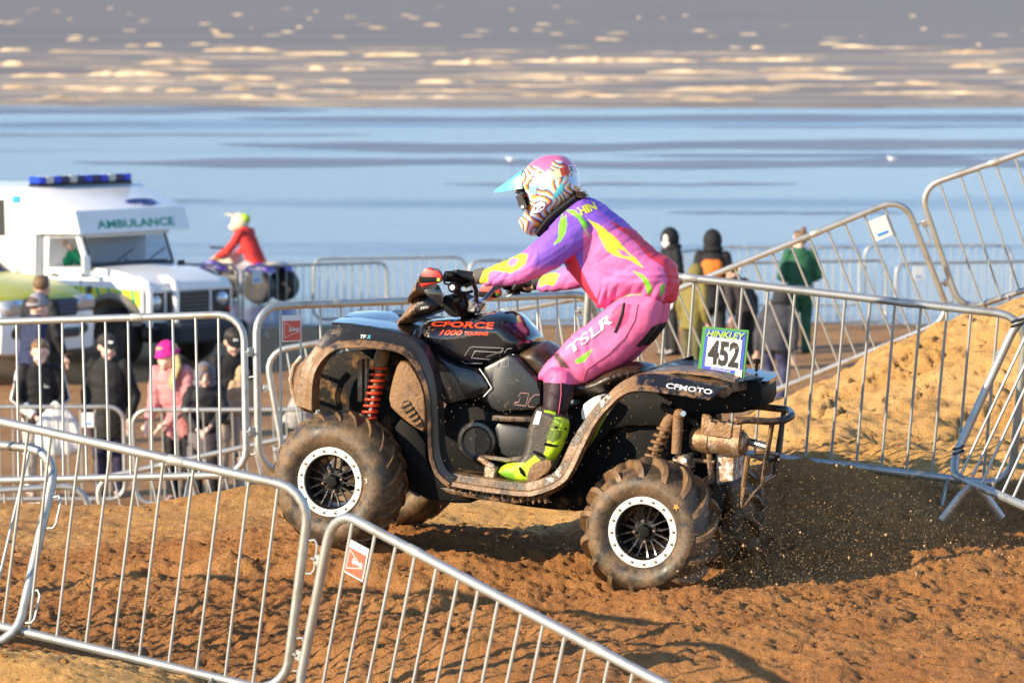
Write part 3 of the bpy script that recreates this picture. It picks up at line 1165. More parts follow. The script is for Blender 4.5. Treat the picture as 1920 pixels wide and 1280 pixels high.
def make_wheel(rear):
    R, rb, w = (.318, .172, .27) if rear else (.338, .176, .255)
    prof = tyre_profile(w, R, rb)
    ty = MB()
    rings = []
    nseg = 72
    for k in range(nseg):
        a = 2 * math.pi * k / nseg
        rings.append([(r * math.cos(a), y, r * math.sin(a)) for r, y in prof])
    ty.loft(rings, closed=False, caps=False, loop=True)
    # lugs
    lug = MB()
    nl = 15 if rear else 22
    for side in (0, 1):
        for k in range(nl):
            a0 = 2 * math.pi * (k + .5 * side) / nl
            st = []
            m_ = 9
            for i in range(m_):
                t = i / (m_ - 1)
                if rear:
                    y = -.026 + t * (w * .5 + .034)
                    ang = a0 + .36 * t ** 1.3 - .05
                    hgt = .038 * min(1, .40 + 1.4 * t) * (1 if t < .93 else .75)
                    th = .036 - .012 * t
                else:
                    y = -.006 + t * (w * .5 - .004)
                    ang = a0 + .30 * t ** 1.2
                    hgt = .013 * min(1, .25 + 1.5 * t)
                    th = .011
                yy = y if side == 0 else w - y
                r0 = tyre_r(prof, min(max(yy, -.019), w + .019)) - .012
                if t == 0:
                    r0 -= .012
                da = th / R * .5
                st.append((yy, ang, r0, hgt + .012, da))
            rings = []
            for yy, ang, r0, h, da in st:
                sc = .25 if rear else .1
                rings.append([((r0 + dh) * math.cos(ang + dq), yy, (r0 + dh) * math.sin(ang + dq))
                              for dh, dq in ((0, -da * 1.5), (h, -da + sc * da), (h, da * .8), (0, da * 1.2))])
            lug.loft(rings)
    rim = MB()
    rim.lathe([(.142, -.004), (.139, .03), (.130, .05), (.128, w - .06), (.150, w - .01), (.150, w), (.120, w - .05), (.118, .055), (.134, .0), (.139, -.006)], 40, loop=True)
    # spokes in pairs
    for k in range(8):
        for s in (-1, 1):
            a = 2 * math.pi * k / 8
            a1 = a + s * .17
            a0 = a + s * .30
            p0 = np.array([.045 * math.cos(a0), .040, .045 * math.sin(a0)])
            p1 = np.array([.137 * math.cos(a1), .020, .137 * math.sin(a1)])
            rim.tube([p0, p0 * .4 + p1 * .6 + np.array([0, .006, 0]), p1], [.0085, .0062, .0075], 6)
    rim.lathe([(.001, .075), (.062, .075), (.064, .045), (.058, .034), (.040, .032), (.001, .032)], 24)
    cap = MB()
    rr = []
    for y, sc in ((.034, 1), (.012, 1.0), (.004, .86), (.002, .5)):
        rr.append([(.034 * sc * (1 + .07 * math.cos(6 * a)) * math.cos(a), y, .034 * sc * (1 + .07 * math.cos(6 * a)) * math.sin(a))
                   for a in (2 * math.pi * k / 48 for k in range(48))])
    cap.loft(rr)
    nut = MB()
    for k in range(4):
        a = 2 * math.pi * (k + .35) / 4
        nut.lathe([(.001, .012), (.0065, .014), (.0075, .03), (.0075, .036)], 8, M=Matrix.Translation((.052 * math.cos(a), 0, .052 * math.sin(a))))
    ring = MB()
    ring.lathe([(.1395, .004), (.1395, -.010), (.143, -.014), (.173, -.014), (.1765, -.010), (.1765, .006)], 64)
    ring.f = [f for f in ring.f if len(f) == 4]
    ring.m = [0] * len(ring.f)
    bolts = MB()
    for k in range(16):
        a = 2 * math.pi * (k + .3) / 16
        bolts.lathe([(.001, -.021), (.0062, -.020), (.0068, -.016), (.0068, -.012)], 8, M=Matrix.Translation((.158 * math.cos(a), 0, .158 * math.sin(a))))
    return ty, lug, rim, cap, nut, ring, bolts

def place_wheel(parts, x, far, rear, spin, steer=0):
    ty, lug, rim, cap, nut, ring, bolts = parts
    R = Matrix.Rotation(spin, 4, 'Y')
    if far:
        M = Matrix.Translation((x, FARW, 0)) @ Matrix.Rotation(math.pi, 4, 'Z') @ R
    else:
        M = Matrix.Translation((x, 0, 0)) @ Matrix.Rotation(steer, 4, 'Z') @ R
    w = rim.build('wheel', 'rim_black', quad, 35)
    w.matrix_local = M
    ty.build('tyre', 'rubber', w, 60)
    tag(lug.build('tread', 'rubber_mud', w, 50), kind='stuff')
    ring.build('beadlock_ring', 'ring_white', w, 40)
    tag(bolts.build('ring_bolts', 'bolt_brown', w, 50), kind='stuff')
    cap.build('hub_cap', 'matte_black', w, 30)
    tag(nut.build('wheel_nuts', 'bolt_brown', w, 40), kind='stuff')
    return w
wf, wr = make_wheel(False), make_wheel(True)
W_FN = place_wheel(wf, WB, False, False, .2, rad(-3))
place_wheel(wf, WB, True, False, 1.1)
W_RN = place_wheel(wr, 0, False, True, .35)
place_wheel(wr, 0, True, True, 1.3)

def star(px, py, r, y, m, rot, x0):
    c = Q(px, py, y)
    mb = MB()
    pts = []
    for k in range(10):
        a = rot + math.pi * k / 5
        q = r if k % 2 == 0 else r * .42
        pts.append((c[0] + q * math.cos(a), c[2] + q * math.sin(a)))
    mb.prism([(a, y + .004, b_) for a, b_ in pts], [(a, y - .002, b_) for a, b_ in pts])
    qpart(mb, 'star_sticker', m, smooth=0)
star(690, 900, .022, -.052, 'star_cream', .4, WB)
star(1268, 950, .020, -.050, 'star_orange', 1.2, 0)

# ---------------------------------------------------------------- fender flares and running board edge
def strip(st, yo, yi, name, m, mud=None, thick=.05, mirror=True):
    "st: list of (outer px, inner px); rounded band"
    rings = []
    for k, (o, i) in enumerate(st):
        yo_ = yo[k] if hasattr(yo, '__len__') else yo
        yi_ = yi[k] if hasattr(yi, '__len__') else yi
        A = np.array(Q(*o, yo_))
        B = np.array(Q(*i, yi_))
        mid = (A + B) / 2
        outw = np.array([0, -1.0, 0])
        r = [A + np.array([0, thick, 0]), A + np.array([0, .006, 0]), A * .95 + B * .05 + outw * .002, A * .72 + B * .28 + outw * .003, A * .44 + B * .56 + outw * .003,
             A * .34 + B * .66 + outw * .010, A * .05 + B * .95 + outw * .011, B + outw * .004, B + np.array([0, thick, 0])]
        rings.append([tuple(p) for p in r])
    dense = []
    for i in range(len(rings) - 1):
        for t in (0, .5):
            dense.append([tuple((1 - t) * np.array(a) + t * np.array(b_)) for a, b_ in zip(rings[i], rings[i + 1])])
    dense.append(rings[-1])
    # smooth along the length
    D = np.array(dense)
    D[1:-1] = D[1:-1] * .6 + (D[:-2] + D[2:]) * .2
    mb = MB()
    mb.loft([[tuple(p) for p in r] for r in D], closed=True, caps=True)
    uu = np.tile(np.array([0, 0, .05, .28, .56, .66, .95, 1, 1.0]), len(D))
    o = qpart(mb, name, m, smooth=28, mud=(lambda co: mud(co, uu)) if mud else None)
    if mirror:
        mb2 = MB()
        mb2.loft([[(p[0], TRACK - p[1], p[2]) for p in r] for r in D], closed=True, caps=True)
        qpart(mb2, name, m, smooth=28, mud=(lambda co: mud(np.stack([co[:, 0], TRACK - co[:, 1], co[:, 2]], 1), uu)) if mud else None)
    return o

front_st = [((553, 758), (587, 770)), ((558, 715), (587, 728)), ((567, 685), (591, 700)), ((586, 655), (603, 678)), ((602, 630), (621, 661)),
            ((622, 612), (640, 653)), ((662, 607), (680, 652)), ((718, 616), (718, 655)), ((766, 628), (755, 662)), ((793, 648), (775, 683)),
            ((812, 690), (795, 723)), ((821, 740), (803, 767)), ((823, 800), (802, 815)), ((825, 850), (804, 862)), ((838, 882), (816, 893)), ((858, 893), (838, 912))]
def mud_front(co, u):
    p = qproj(co)
    front = np.clip((625 - p[:, 0]) / 40, 0, 1) * .30             # the nose of the fender is caked
    return -.13 + .17 * (u > .6) + front + .10 * (p[:, 1] > 870)
strip(front_st, [.01] * 3 + [.02, .03, .05, .06, .06, .05, .03] + [.01] * 6, -.015, 'front_fender', 'muddy_plastic', mud_front, .09)
side_st = [((842, 884), (833, 909)), ((887, 892), (891, 920)), ((942, 900), (945, 927)), ((985, 905), (997, 933)), ((1030, 893), (1040, 917)),
           ((1050, 873), (1066, 901)), ((1070, 824), (1087, 857)), ((1096, 786), (1113, 800)), ((1120, 755), (1136, 770)), ((1147, 731), (1155, 752))]
strip(side_st, .02, .0, 'running_board_edge', 'muddy_plastic', lambda co, u: .05 + .06 * (u > .6), .06)
rear_st = [((1138, 740), (1148, 758)), ((1152, 725), (1160, 746)), ((1174, 709), (1180, 735)), ((1200, 702), (1202, 732)), ((1240, 702), (1250, 738)),
           ((1290, 712), (1295, 745)), ((1340, 722), (1322, 749)), ((1360, 726), (1329, 750))]
strip(rear_st, [.02, .02, .04, .06, .07, .07, .06, .05], 0, 'rear_fender', 'black_plastic', lambda co, u: (lambda p: .24 * (p[:, 0] < 1195) - .04 + .10 * (u > .6))(qproj(co)), .10)

# fender tops (seen at a grazing angle)
def sheet(pts_rows, name, m, mud=None, th=.02, parent=None):
    "surface through rows of (px,py,y), thickened downward"
    R = [[np.array(Q(*p)) for p in row] for row in pts_rows]
    mb = MB()
    n, k = len(R), len(R[0])
    vs = [tuple(p) for row in R for p in row] + [tuple(p - np.array([0, 0, th])) for row in R for p in row]
    o = n * k
    fs = []
    for i in range(n - 1):
        for j in range(k - 1):
            q = (i * k + j, i * k + j + 1, (i + 1) * k + j + 1, (i + 1) * k + j)
            fs += [q, tuple(x + o for x in q[::-1])]
    edge = [j for j in range(k)] + [i * k + k - 1 for i in range(1, n)] + [(n - 1) * k + j for j in range(k - 2, -1, -1)] + [i * k for i in range(n - 2, 0, -1)]
    for a, b_ in zip(edge, edge[1:] + edge[:1]):
        fs.append((a, a + o, b_ + o, b_))
    mb.add(vs, fs)
    return qpart(mb, name, m, parent, 40, mud)
# front fender shelf between flare and hood, both lids of the front rack
sheet([[(604, 632, .03), (640, 608, .07), (700, 614, .07), (766, 629, .06), (800, 655, .05)],
       [(612, 622, .20), (648, 603, .22), (706, 611, .22), (775, 628, .22), (806, 650, .22)],
       [(650, 612, .46), (676, 598, .46), (735, 602, .46), (800, 612, .46), (830, 632, .46)],
       [(690, 606, .72), (712, 592, .72), (770, 600, .72), (840, 612, .72), (866, 630, .72)],
       [(712, 600, .87), (742, 580, .87), (800, 588, .87), (860, 600, .87), (890, 625, .87)]], 'front_bodywork', 'black_plastic', lambda co: np.full(len(co), -.02), .05)
sheet([[(622, 604, .08), (660, 606, .08), (715, 615, .08), (772, 629, .08)],
       [(627, 600, .17), (663, 601, .17), (718, 609, .17), (776, 624, .17)],
       [(640, 595, .33), (675, 595, .33), (728, 602, .33), (780, 616, .33)]], 'rack_lid', 'gloss_plastic', lambda co: np.full(len(co), -.08), .014)
sheet([[(648, 593, .50), (680, 597, .50), (720, 604, .50), (742, 607, .50)],
       [(654, 587, .66), (690, 586, .66), (728, 590, .66), (748, 598, .66)],
       [(668, 584, .82), (700, 582, .82), (735, 584, .82), (752, 590, .82)]], 'rack_lid', 'gloss_plastic', lambda co: np.full(len(co), -.08), .012)
# front lower corner lump and brush guard
qpart(inflate(Q2([(556, 690), (572, 668), (590, 655), (600, 660), (590, 690), (585, 730), (582, 765), (590, 775), (575, 776), (556, 762), (548, 735)], .10), .13, .10, .05), 'front_corner_panel', 'mud_caked')
mb = MB()
mb.tube([Q(566, 668, .2), Q(552, 685, .2), Q(545, 710, .2), Q(549, 735, .2), Q(560, 752, .2), Q(575, 760, .3)], .013, 8)
mb.tube([Q(566, 668, .7), Q(552, 685, .7), Q(545, 710, .7), Q(549, 735, .7), Q(560, 752, .7), Q(575, 760, .6)], .013, 8)
mb.tube([Q(552, 685, .2), Q(552, 685, .7)], .012, 8)
mb.tube([Q(549, 735, .2), Q(549, 735, .7)], .012, 8)
qpart(mb, 'brush_guard', 'muddy_metal')
# wheel well liners
liner = slab([(592, 770), (592, 700), (625, 662), (690, 655), (755, 662), (780, 690), (800, 730), (803, 870), (760, 880), (650, 860)], .40, .40, .52, .01)
qpart(liner, 'wheel_well_liner', 'matte_black', mud=lambda co: np.full(len(co), .10))
mb = slab([(673, 675), (682, 672), (683, 752), (674, 752)], .30, .27, .32, .004, 0)
mb.tube([Q(688, 672, .28), Q(687, 755, .28)], .012, 6)
qpart(mb, 'frame_post', 'muddy_metal')
flap = slab([(748, 676), (764, 676), (778, 690), (797, 728), (801, 775), (799, 812), (776, 800), (748, 778), (728, 757), (735, 715)], .12, .10, .20, .02)
qpart(flap, 'mud_flap', 'mud_caked')
mb = MB()
for i in range(5):
    a, c = (751 + i * 6.5, 763 + i * 8.5), (768 + i * 5.5, 754 + i * 8.5)
    mb.tube([Q(*a, .097), Q(*c, .094)], .0075, 5)
qpart(mb, 'vent_slats', 'mud_caked')
mb = slab([(756, 752), (766, 750), (792, 786), (794, 800), (786, 802), (757, 770)], .1, .097, .11, .003, 0)
qpart(mb, 'vent_opening', 'dark_void')
# firewall behind the front wheel down to the floor
qpart(slab([(742, 770), (804, 815), (806, 868), (838, 905), (900, 930), (880, 945), (780, 930), (752, 880)], .25, .20, .72, .02), 'front_bulkhead', 'matte_black', mud=lambda co: np.full(len(co), -.02))

# ---------------------------------------------------------------- coil-over shock absorbers
def shock(a, b_, r, turns, wire, mcoil, mrod, top):
    a, b_ = np.array(a), np.array(b_)
    ax = b_ - a
    Ln = np.linalg.norm(ax)
    ax /= Ln
    u = np.cross(ax, [0, 1, 0])
    u /= np.linalg.norm(u)
    w = np.cross(ax, u)
    mb = MB()
    pts = []
    nn = int(turns * 14)
    for i in range(nn + 1):
        t = i / nn
        th = 2 * math.pi * turns * t
        pts.append(a + ax * Ln * (.16 + .80 * t) + r * (math.cos(th) * u + math.sin(th) * w))
    mb.tube(pts, wire, 7)
    sp = qpart(mb, 'shock_spring', mcoil, smooth=60)
    mb = MB()
    mb.tube([a - ax * .03, a + ax * Ln * .02, a + ax * Ln * .10, a + ax * Ln * .17], [r * .9, r * 1.05, r * 1.0, r * .95], 14)
    mb.tube([a + ax * Ln * .17, a + ax * Ln * .6], r * .55, 10)
    qpart(mb, 'shock_body', top)
    mb = MB()
    mb.tube([a + ax * Ln * .55, a + ax * Ln * 1.02], r * .28, 8)
    qpart(mb, 'shock_rod', mrod)
shock(Q(716, 668, .24), Q(690, 792, .20), .036, 8.5, .0075, 'coil_orange', 'steel', 'mud_caked')
shock(np.array(Q(716, 668, .24)) * [1, 0, 1] + [0, .68, 0], np.array(Q(690, 792, .20)) * [1, 0, 1] + [0, .72, 0], .036, 8.5, .0075, 'coil_orange', 'steel', 'mud_caked')
shock(Q(1254, 786, .22), Q(1212, 880, .20), .032, 6, .009, 'mud_caked', 'mud_caked', 'mud_caked')
shock(np.array(Q(1254, 786, .22)) * [1, 0, 1] + [0, .70, 0], np.array(Q(1212, 880, .20)) * [1, 0, 1] + [0, .72, 0], .032, 6, .009, 'mud_caked', 'mud_caked', 'mud_caked')
# suspension arms, axles, skid plate
for sy in (0, 1):
    f = (lambda p: (p[0], p[1] if sy == 0 else TRACK - p[1], p[2]))
    hub = (WB, .20 - .2 * sy, 0)
    mb = MB()
    mb.tube([f(hub), f((WB, .46, .02))], .022, 8)
    for dz in (-.06, .075):
        mb.tube([f((WB, .16, dz)), f((WB - .10, .38, dz + .05))], .014, 7)
        mb.tube([f((WB, .16, dz)), f((WB + .16, .38, dz + .05))], .014, 7)
    qpart(mb, 'suspension_arms', 'muddy_plastic')
    mb = MB()
    mb.tube([f((0, .20 - .2 * sy, 0)), f((0, .46, .02))], .024, 8)
    for dz in (-.07, .07):
        mb.tube([f((0, .16, dz)), f((-.16, .36, dz + .04))], .014, 7)
        mb.tube([f((0, .16, dz)), f((.10, .36, dz + .04))], .014, 7)
    qpart(mb, 'suspension_arms', 'muddy_plastic', mud=lambda co: np.full(len(co), .0))
qpart(slab([(836, 900), (900, 915), (1000, 930), (1066, 900), (1092, 845), (1150, 770), (1200, 738), (1330, 752), (1335, 880), (1285, 935), (1100, 962), (1000, 955), (900, 938)], .36, .40, .60, .02), 'engine_frame', 'matte_black', mud=lambda co: np.full(len(co), .03))
mb = MB()
rr = random.Random(4)
for i in range(16):        # mud hanging under the running board
    x = 842 + i * 12 + rr.uniform(-4, 4)
    y0 = 908 + (x - 842) * .155
    mb.tube([Q(x, y0 - 3, .05), Q(x + 2, y0 + 4, .05), Q(x + 1, y0 + 7 + rr.uniform(0, 7), .05)], [.012, .012, .005], 6)
tag(qpart(mb, 'hanging_mud', 'mud_caked'), kind='stuff')
qpart(slab([(838, 906), (900, 918), (995, 931), (1060, 905), (1055, 915), (1000, 942), (900, 930), (845, 918)], .2, .08, .30, .008), 'floor_pan', 'muddy_plastic', mud=lambda co: np.full(len(co), .05))

# ---------------------------------------------------------------- central bodywork
tank = inflate(Q2([(784, 606), (800, 601), (830, 598), (866, 595), (903, 587), (933, 584), (956, 588), (978, 610), (1003, 640), (985, 668), (900, 700), (850, 690), (812, 668), (788, 640)], .34), YC, .215, .09, .012)
o_tank = qpart(tank, 'tank_cover', 'gloss_plastic', smooth=60, mud=lambda co: (lambda p: -.05 + .16 * np.exp(-((p[:, 0] - 800) / 22) ** 2) * (p[:, 1] < 640) + .12 * np.clip((596 - p[:, 1]) / 8, 0, 1) * (p[:, 0] > 860))(qproj(co)))
qpart(slab([(786, 636), (812, 660), (850, 682), (899, 694), (922, 727), (906, 743), (872, 752), (832, 762), (824, 742), (818, 700), (800, 662)], .225, .225, .70, .03), 'knee_panel', 'black_plastic', mud=lambda co: np.full(len(co), -.07))
o_sp = qpart(slab([(899, 692), (930, 676), (958, 661), (986, 690), (1014, 722), (1014, 768), (960, 771), (925, 773), (907, 743), (922, 727)], .215, .215, .705, .02), 'side_panel', 'side_grey', mud=lambda co: (lambda p: -.06 + .07 * np.exp(-((p[:, 0] - 975) / 22) ** 2))(qproj(co)))
mb = MB()
mb.tube([Q(899, 691, .208), Q(911, 708, .206), Q(922, 727, .206), Q(907, 743, .208)], .0035, 6)
qpart(mb, 'panel_trim', 'decal_white')
seat = inflate(Q2([(958, 661), (1003, 639), (1030, 654), (1060, 682), (1090, 708), (1150, 683), (1195, 681), (1212, 688), (1210, 708), (1170, 722), (1120, 750), (1070, 752), (1016, 762), (1014, 722), (986, 692)], .32), YC, .20, .07, .013)
qpart(seat, 'seat', 'seat_vinyl', smooth=60, mud=lambda co: (lambda p: .10 * np.exp(-((p[:, 0] - 985) / 20) ** 2))(qproj(co)))
mb = MB()
mb.tube([Q(962, 664, .262), Q(968, 684, .245), Q(985, 702, .24), Q(1012, 726, .24)], .004, 6)
qpart(mb, 'seat_piping', 'decal_white')
qpart(slab([(1088, 762), (1110, 745), (1126, 740), (1128, 752), (1112, 774), (1090, 793)], .22, .22, .70, .01), 'rear_side_cover', 'ring_white')
# engine covers inside the footwell
qpart(slab([(828, 755), (880, 752), (925, 773), (1012, 768), (1090, 760), (1095, 800), (1060, 880), (1000, 900), (850, 893), (828, 850)], .33, .30, .62, .01), 'footwell_wall', 'matte_black', mud=lambda co: np.full(len(co), -.10))
qpart(slab([(926, 792), (960, 796), (1012, 806), (1012, 850), (985, 858), (942, 856), (935, 830)], .26, .25, .34, .01), 'clutch_cover', 'side_grey', mud=lambda co: np.full(len(co), .0))
qpart(slab([(925, 778), (1012, 782), (1012, 790), (960, 790), (925, 787)], .24, .22, .34, .004, 0), 'cover_ledge', 'muddy_plastic', mud=lambda co: np.full(len(co), .04))
mb = MB()
c = Q(893, 828, .24)
mb.lathe([(.001, .010), (.070, .010), (.080, .0), (.098, .002), (.108, .014), (.110, .08)], 40, M=Matrix.Translation((c[0], .24, c[2])))
qpart(mb, 'drive_cover', 'black_plastic', mud=lambda co: np.full(len(co), -.05))
mb = MB()
mb.tube([Q(898, 857, .08), Q(912, 868, .08), Q(925, 876, .08)], .016, 6, flat=.6)
mb.box(Q(922, 884, .10), (.062, .07, .06), .008)
mb.tube([Q(905, 856, .10), Q(950, 862, .12), Q(985, 858, .16)], .011, 6)
qpart(mb, 'brake_pedal', 'muddy_metal')
sheet([[(842, 889, .03), (900, 899, .03), (985, 910, .03), (1052, 880, .03)], [(850, 884, .15), (905, 893, .15), (990, 903, .15), (1060, 874, .15)], [(862, 878, .30), (918, 887, .30), (1003, 896, .30), (1072, 868, .30)]],
      'footboard', 'muddy_plastic', lambda co: np.full(len(co), .10), .02)
qpart(slab([(998, 868), (1036, 857), (1040, 876), (1010, 900), (996, 905), (990, 898)], .06, .02, .06, .008), 'heel_guard', 'mud_caked')

# ---------------------------------------------------------------- dash, hand guards, handlebar
qpart(inflate(Q2([(733, 608), (748, 592), (766, 566), (780, 553), (803, 546), (820, 560), (836, 578), (812, 590), (786, 598), (757, 613)], .36), YC, .15, .05, .010), 'headlight_pod', 'muddy_plastic', smooth=60,
      mud=lambda co: (lambda p: .26 * np.clip((782 - p[:, 0]) / 25, -.5, 1))(qproj(co)))
qpart(inflate(Q2([(755, 578), (762, 558), (776, 533), (787, 511), (797, 502), (804, 512), (796, 540), (800, 552), (782, 557), (768, 566)], .30), .40, .17, .04, .010), 'wind_deflector', 'mud_caked', smooth=60)
def guard(dx, dy, y):
    g = slab([(786 + dx, 541 + dy), (789 + dx, 515 + dy), (796 + dx, 503 + dy), (806 + dx, 501 + dy), (816 + dx, 507 + dy), (823 + dx, 506 + dy), (830 + dx, 519 + dy), (826 + dx, 530 + dy), (806 + dx, 533 + dy)], y, y - .005, y + .03, .006)
    o = qpart(g, 'hand_guard', 'hand_red')
    s = slab([(789 + dx, 518 + dy), (822 + dx, 520 + dy), (826 + dx, 528 + dy), (788 + dx, 530 + dy)], y, y - .011, y - .003, .002, 0)
    qpart(s, 'guard_stripe', 'matte_black', o, mud=lambda co: np.full(len(co), -.2))
    s = slab([(821 + dx, 521 + dy), (827 + dx, 521 + dy), (827 + dx, 527 + dy), (821 + dx, 527 + dy)], y, y - .016, y - .012, .001, 0)
    qpart(s, 'reflector', 'decal_lime', o)
guard(0, 0, .10)
guard(110, 28, .80)
qpart(slab([(794, 546), (822, 534), (829, 550), (829, 577), (812, 563), (799, 553)], .24, .24, .26, .004, 0), 'dash_side', 'gloss_plastic', mud=lambda co: np.full(len(co), -.15))
qpart(slab([(829, 552), (848, 560), (862, 578), (868, 594), (846, 596), (829, 580)], .30, .30, .62, .01), 'dash_cowl', 'matte_black', mud=lambda co: np.full(len(co), -.10))
mb = MB()
grip_n = [Q(836, 521, .015), Q(858, 523, .07), Q(886, 526, .15)]
mb.tube(grip_n + [Q(893, 545, .26), Q(893, 566, .36), Q(900, 570, .44), Q(914, 556, .55), Q(927, 541, .63), Q(940, 535, .68), Q(962, 538, .75), Q(990, 542, .88)], .0125, 10)
bar = qpart(mb, 'handlebar', 'bar_metal', smooth=60)
mb = MB()
mb.tube([Q(834, 520, .01), Q(836, 521, .015), Q(882, 525, .14)], .019, 10)
qpart(mb, 'grip', 'matte_black', bar, mud=lambda co: np.full(len(co), -.15))
mb = MB()
mb.tube([Q(946, 536, .70), Q(988, 542, .87), Q(992, 542, .89)], .019, 10)
qpart(mb, 'grip', 'matte_black', bar, mud=lambda co: np.full(len(co), -.15))
mb = MB()
mb.box(Q(894, 572, .42), (.05, .16, .07), .01)
mb.tube([Q(892, 585, .40), Q(906, 566, .40)], .016, 8)
qpart(mb, 'bar_clamp', 'steel', bar)
mb = MB()
mb.tube([Q(884, 580, .44), Q(870, 604, .46)], .028, 8)
mb.tube([Q(862, 545, .16), Q(858, 570, .24), Q(872, 592, .34)], .010, 6)
mb.tube([Q(870, 548, .18), Q(876, 572, .28), Q(866, 596, .36)], .008, 6)
mb.tube([Q(850, 552, .12), Q(852, 568, .2), Q(862, 590, .3)], .007, 6)
mb.box(Q(860, 556, .17), (.045, .05, .06), .01)
qpart(mb, 'control_cables', 'matte_black', bar, mud=lambda co: np.full(len(co), -.15))
mb = MB()
mb.box(Q(846, 514, .01), (.036, .04, .028), .006)
mb.lathe([(.001, -.03), (.024, -.028), (.028, -.02), (.030, .02), (.001, .024)], 20, M=Matrix.Translation(Q(852, 538, .03)))
mb.tube([Q(848, 510, .0), Q(836, 510, -.01), Q(831, 520, -.01), Q(834, 532, 0), Q(846, 534, .0)], .006, 6)
mb.tube([Q(850, 545, .03), Q(862, 552, .06), Q(886, 546, .12)], .0075, 6)
sw = qpart(mb, 'switch_pod', 'matte_black', bar, mud=lambda co: np.full(len(co), -.12))
mb = MB()
mb.box(Q(962, 523, .74), (.045, .05, .03), .006)
qpart(mb, 'switch_pod', 'matte_black', bar, mud=lambda co: np.full(len(co), -.12))
mb = MB()
mb.lathe([(.001, -.004), (.013, -.003), (.014, .002)], 16, M=Matrix.Translation(np.array(Q(852, 538, .03)) + [0, -.031, 0]))
qpart(mb, 'bar_end_cap', 'decal_white')

# ---------------------------------------------------------------- tail
sheet([[(1176, 711, .05), (1205, 703, .07), (1250, 705, .08), (1300, 715, .08), (1362, 727, .06)],
       [(1186, 704, .20), (1216, 696, .20), (1262, 697, .20), (1316, 702, .20), (1376, 716, .20)],
       [(1214, 694, .46), (1244, 688, .46), (1296, 690, .46), (1350, 694, .46), (1424, 708, .46)],
       [(1248, 680, .72), (1278, 672, .72), (1330, 676, .72), (1384, 684, .72), (1440, 700, .72)],
       [(1262, 676, .87), (1292, 672, .87), (1345, 682, .87), (1400, 692, .87), (1450, 706, .87)]], 'rear_bodywork', 'black_plastic', lambda co: np.full(len(co), .12), .05)
sheet([[(1225, 698, .14), (1270, 694, .14), (1330, 700, .14), (1378, 712, .14)], [(1240, 692, .26), (1284, 686, .26), (1340, 692, .26), (1390, 704, .26)]], 'rack_lid', 'muddy_plastic', lambda co: np.full(len(co), .10), .014)
sheet([[(1385, 714, .40), (1420, 714, .40), (1442, 714, .40)], [(1392, 700, .55), (1425, 702, .55), (1458, 704, .55)], [(1398, 690, .70), (1428, 692, .70), (1455, 698, .70)]], 'rack_lid', 'gloss_plastic', lambda co: np.full(len(co), -.1), .02)
mb = MB()
mb.tube([Q(1418, 696, .6), Q(1419, 682, .6)], .008, 6)
mb.box(Q(1419, 677, .6), (.03, .04, .025), .005)
qpart(mb, 'rack_latch', 'matte_black')
mb = MB()
mb.tube([Q(1262, 690, .66), Q(1284, 676, .70), (Q(1300, 670, .72))], .012, 6)
qpart(mb, 'rack_strap', 'matte_black')
qpart(slab([(1178, 734), (1250, 738), (1326, 750), (1360, 727), (1385, 716), (1424, 712), (1425, 762), (1398, 772), (1380, 776), (1300, 778), (1295, 810), (1240, 800), (1150, 800), (1120, 830), (1100, 850), (1125, 790), (1155, 752)], .30, .34, .64, .012), 'rear_inner_fender', 'matte_black', mud=lambda co: np.full(len(co), .01))
mb = MB()
loop = [Q(1380, 790, .16), Q(1400, 787, .18), Q(1440, 790, .22), Q(1470, 788, .27), Q(1484, 780, .33), Q(1484, 774, .5), Q(1478, 768, .62), Q(1452, 765, .70), Q(1425, 762, .74), Q(1400, 762, .76)]
mb.tube(loop, .018, 10)
for s in ((1448, 792, .25, 1428, 905, .30), (1470, 770, .66, 1452, 890, .64), (1402, 855, .22, 1394, 912, .24)):
    mb.tube([Q(*s[:3]), Q(*s[3:])], .014, 8)
mb.tube([Q(1394, 912, .24), Q(1388, 955, .24), Q(1430, 905, .30)], .011, 8)
mb.tube([Q(1428, 905, .30), Q(1452, 890, .64)], .012, 8)
mb.tube([Q(1414, 850, .3), Q(1440, 848, .33), Q(1458, 853, .40), Q(1458, 860, .48), Q(1442, 864, .5), Q(1420, 858, .48)], .011, 8)
qpart(mb, 'rear_bumper', 'muddy_plastic', mud=lambda co: (lambda p: .12 * (p[:, 0] < 1450) - .05)(qproj(co)))
# exhaust: canister slung across the tail with straps and a tailpipe
mb = MB()
A, B = np.array(Q(1298, 822, .30)), np.array(Q(1400, 832, .30))
mb.tube([A - (B - A) * .02, A + (B - A) * .02, A + (B - A) * .1, A + (B - A) * .86, A + (B - A) * .97, B], [.045, .056, .064, .064, .055, .045], 22)
ex = qpart(mb, 'exhaust_can', 'muddy_metal', smooth=50, mud=lambda co: np.full(len(co), .08))
mb = MB()
for t in (.26, .84):
    c0 = A + (B - A) * (t - .07)
    c1 = A + (B - A) * (t + .07)
    mb.tube([c0, c1], .069, 22)
    mb.box(np.array((c0 + c1) / 2) + [0, -.05, .075], (.045, .02, .12), .006)
mb.box((A + B) / 2 + [.0, -.06, .07], (.15, .014, .085), .006)
qpart(mb, 'exhaust_bracket', 'muddy_metal', ex, mud=lambda co: np.full(len(co), .10))
mb = MB()
for px_ in (1335, 1351, 1367):
    mb.lathe([(.001, 0), (.0085, .001), (.0085, .006)], 12, M=Matrix.Translation(np.array(Q(px_, 789, .215)) + [0, 0, 0]))
tag(qpart(mb, 'bracket_holes', 'dark_void', ex), kind='stuff')
mb = MB()
mb.tube([Q(1398, 826, .34), Q(1412, 830, .33), Q(1441, 838, .31)], [.018, .020, .022], 16, caps=True)
qpart(mb, 'tailpipe', 'steel', ex)
mb = MB()
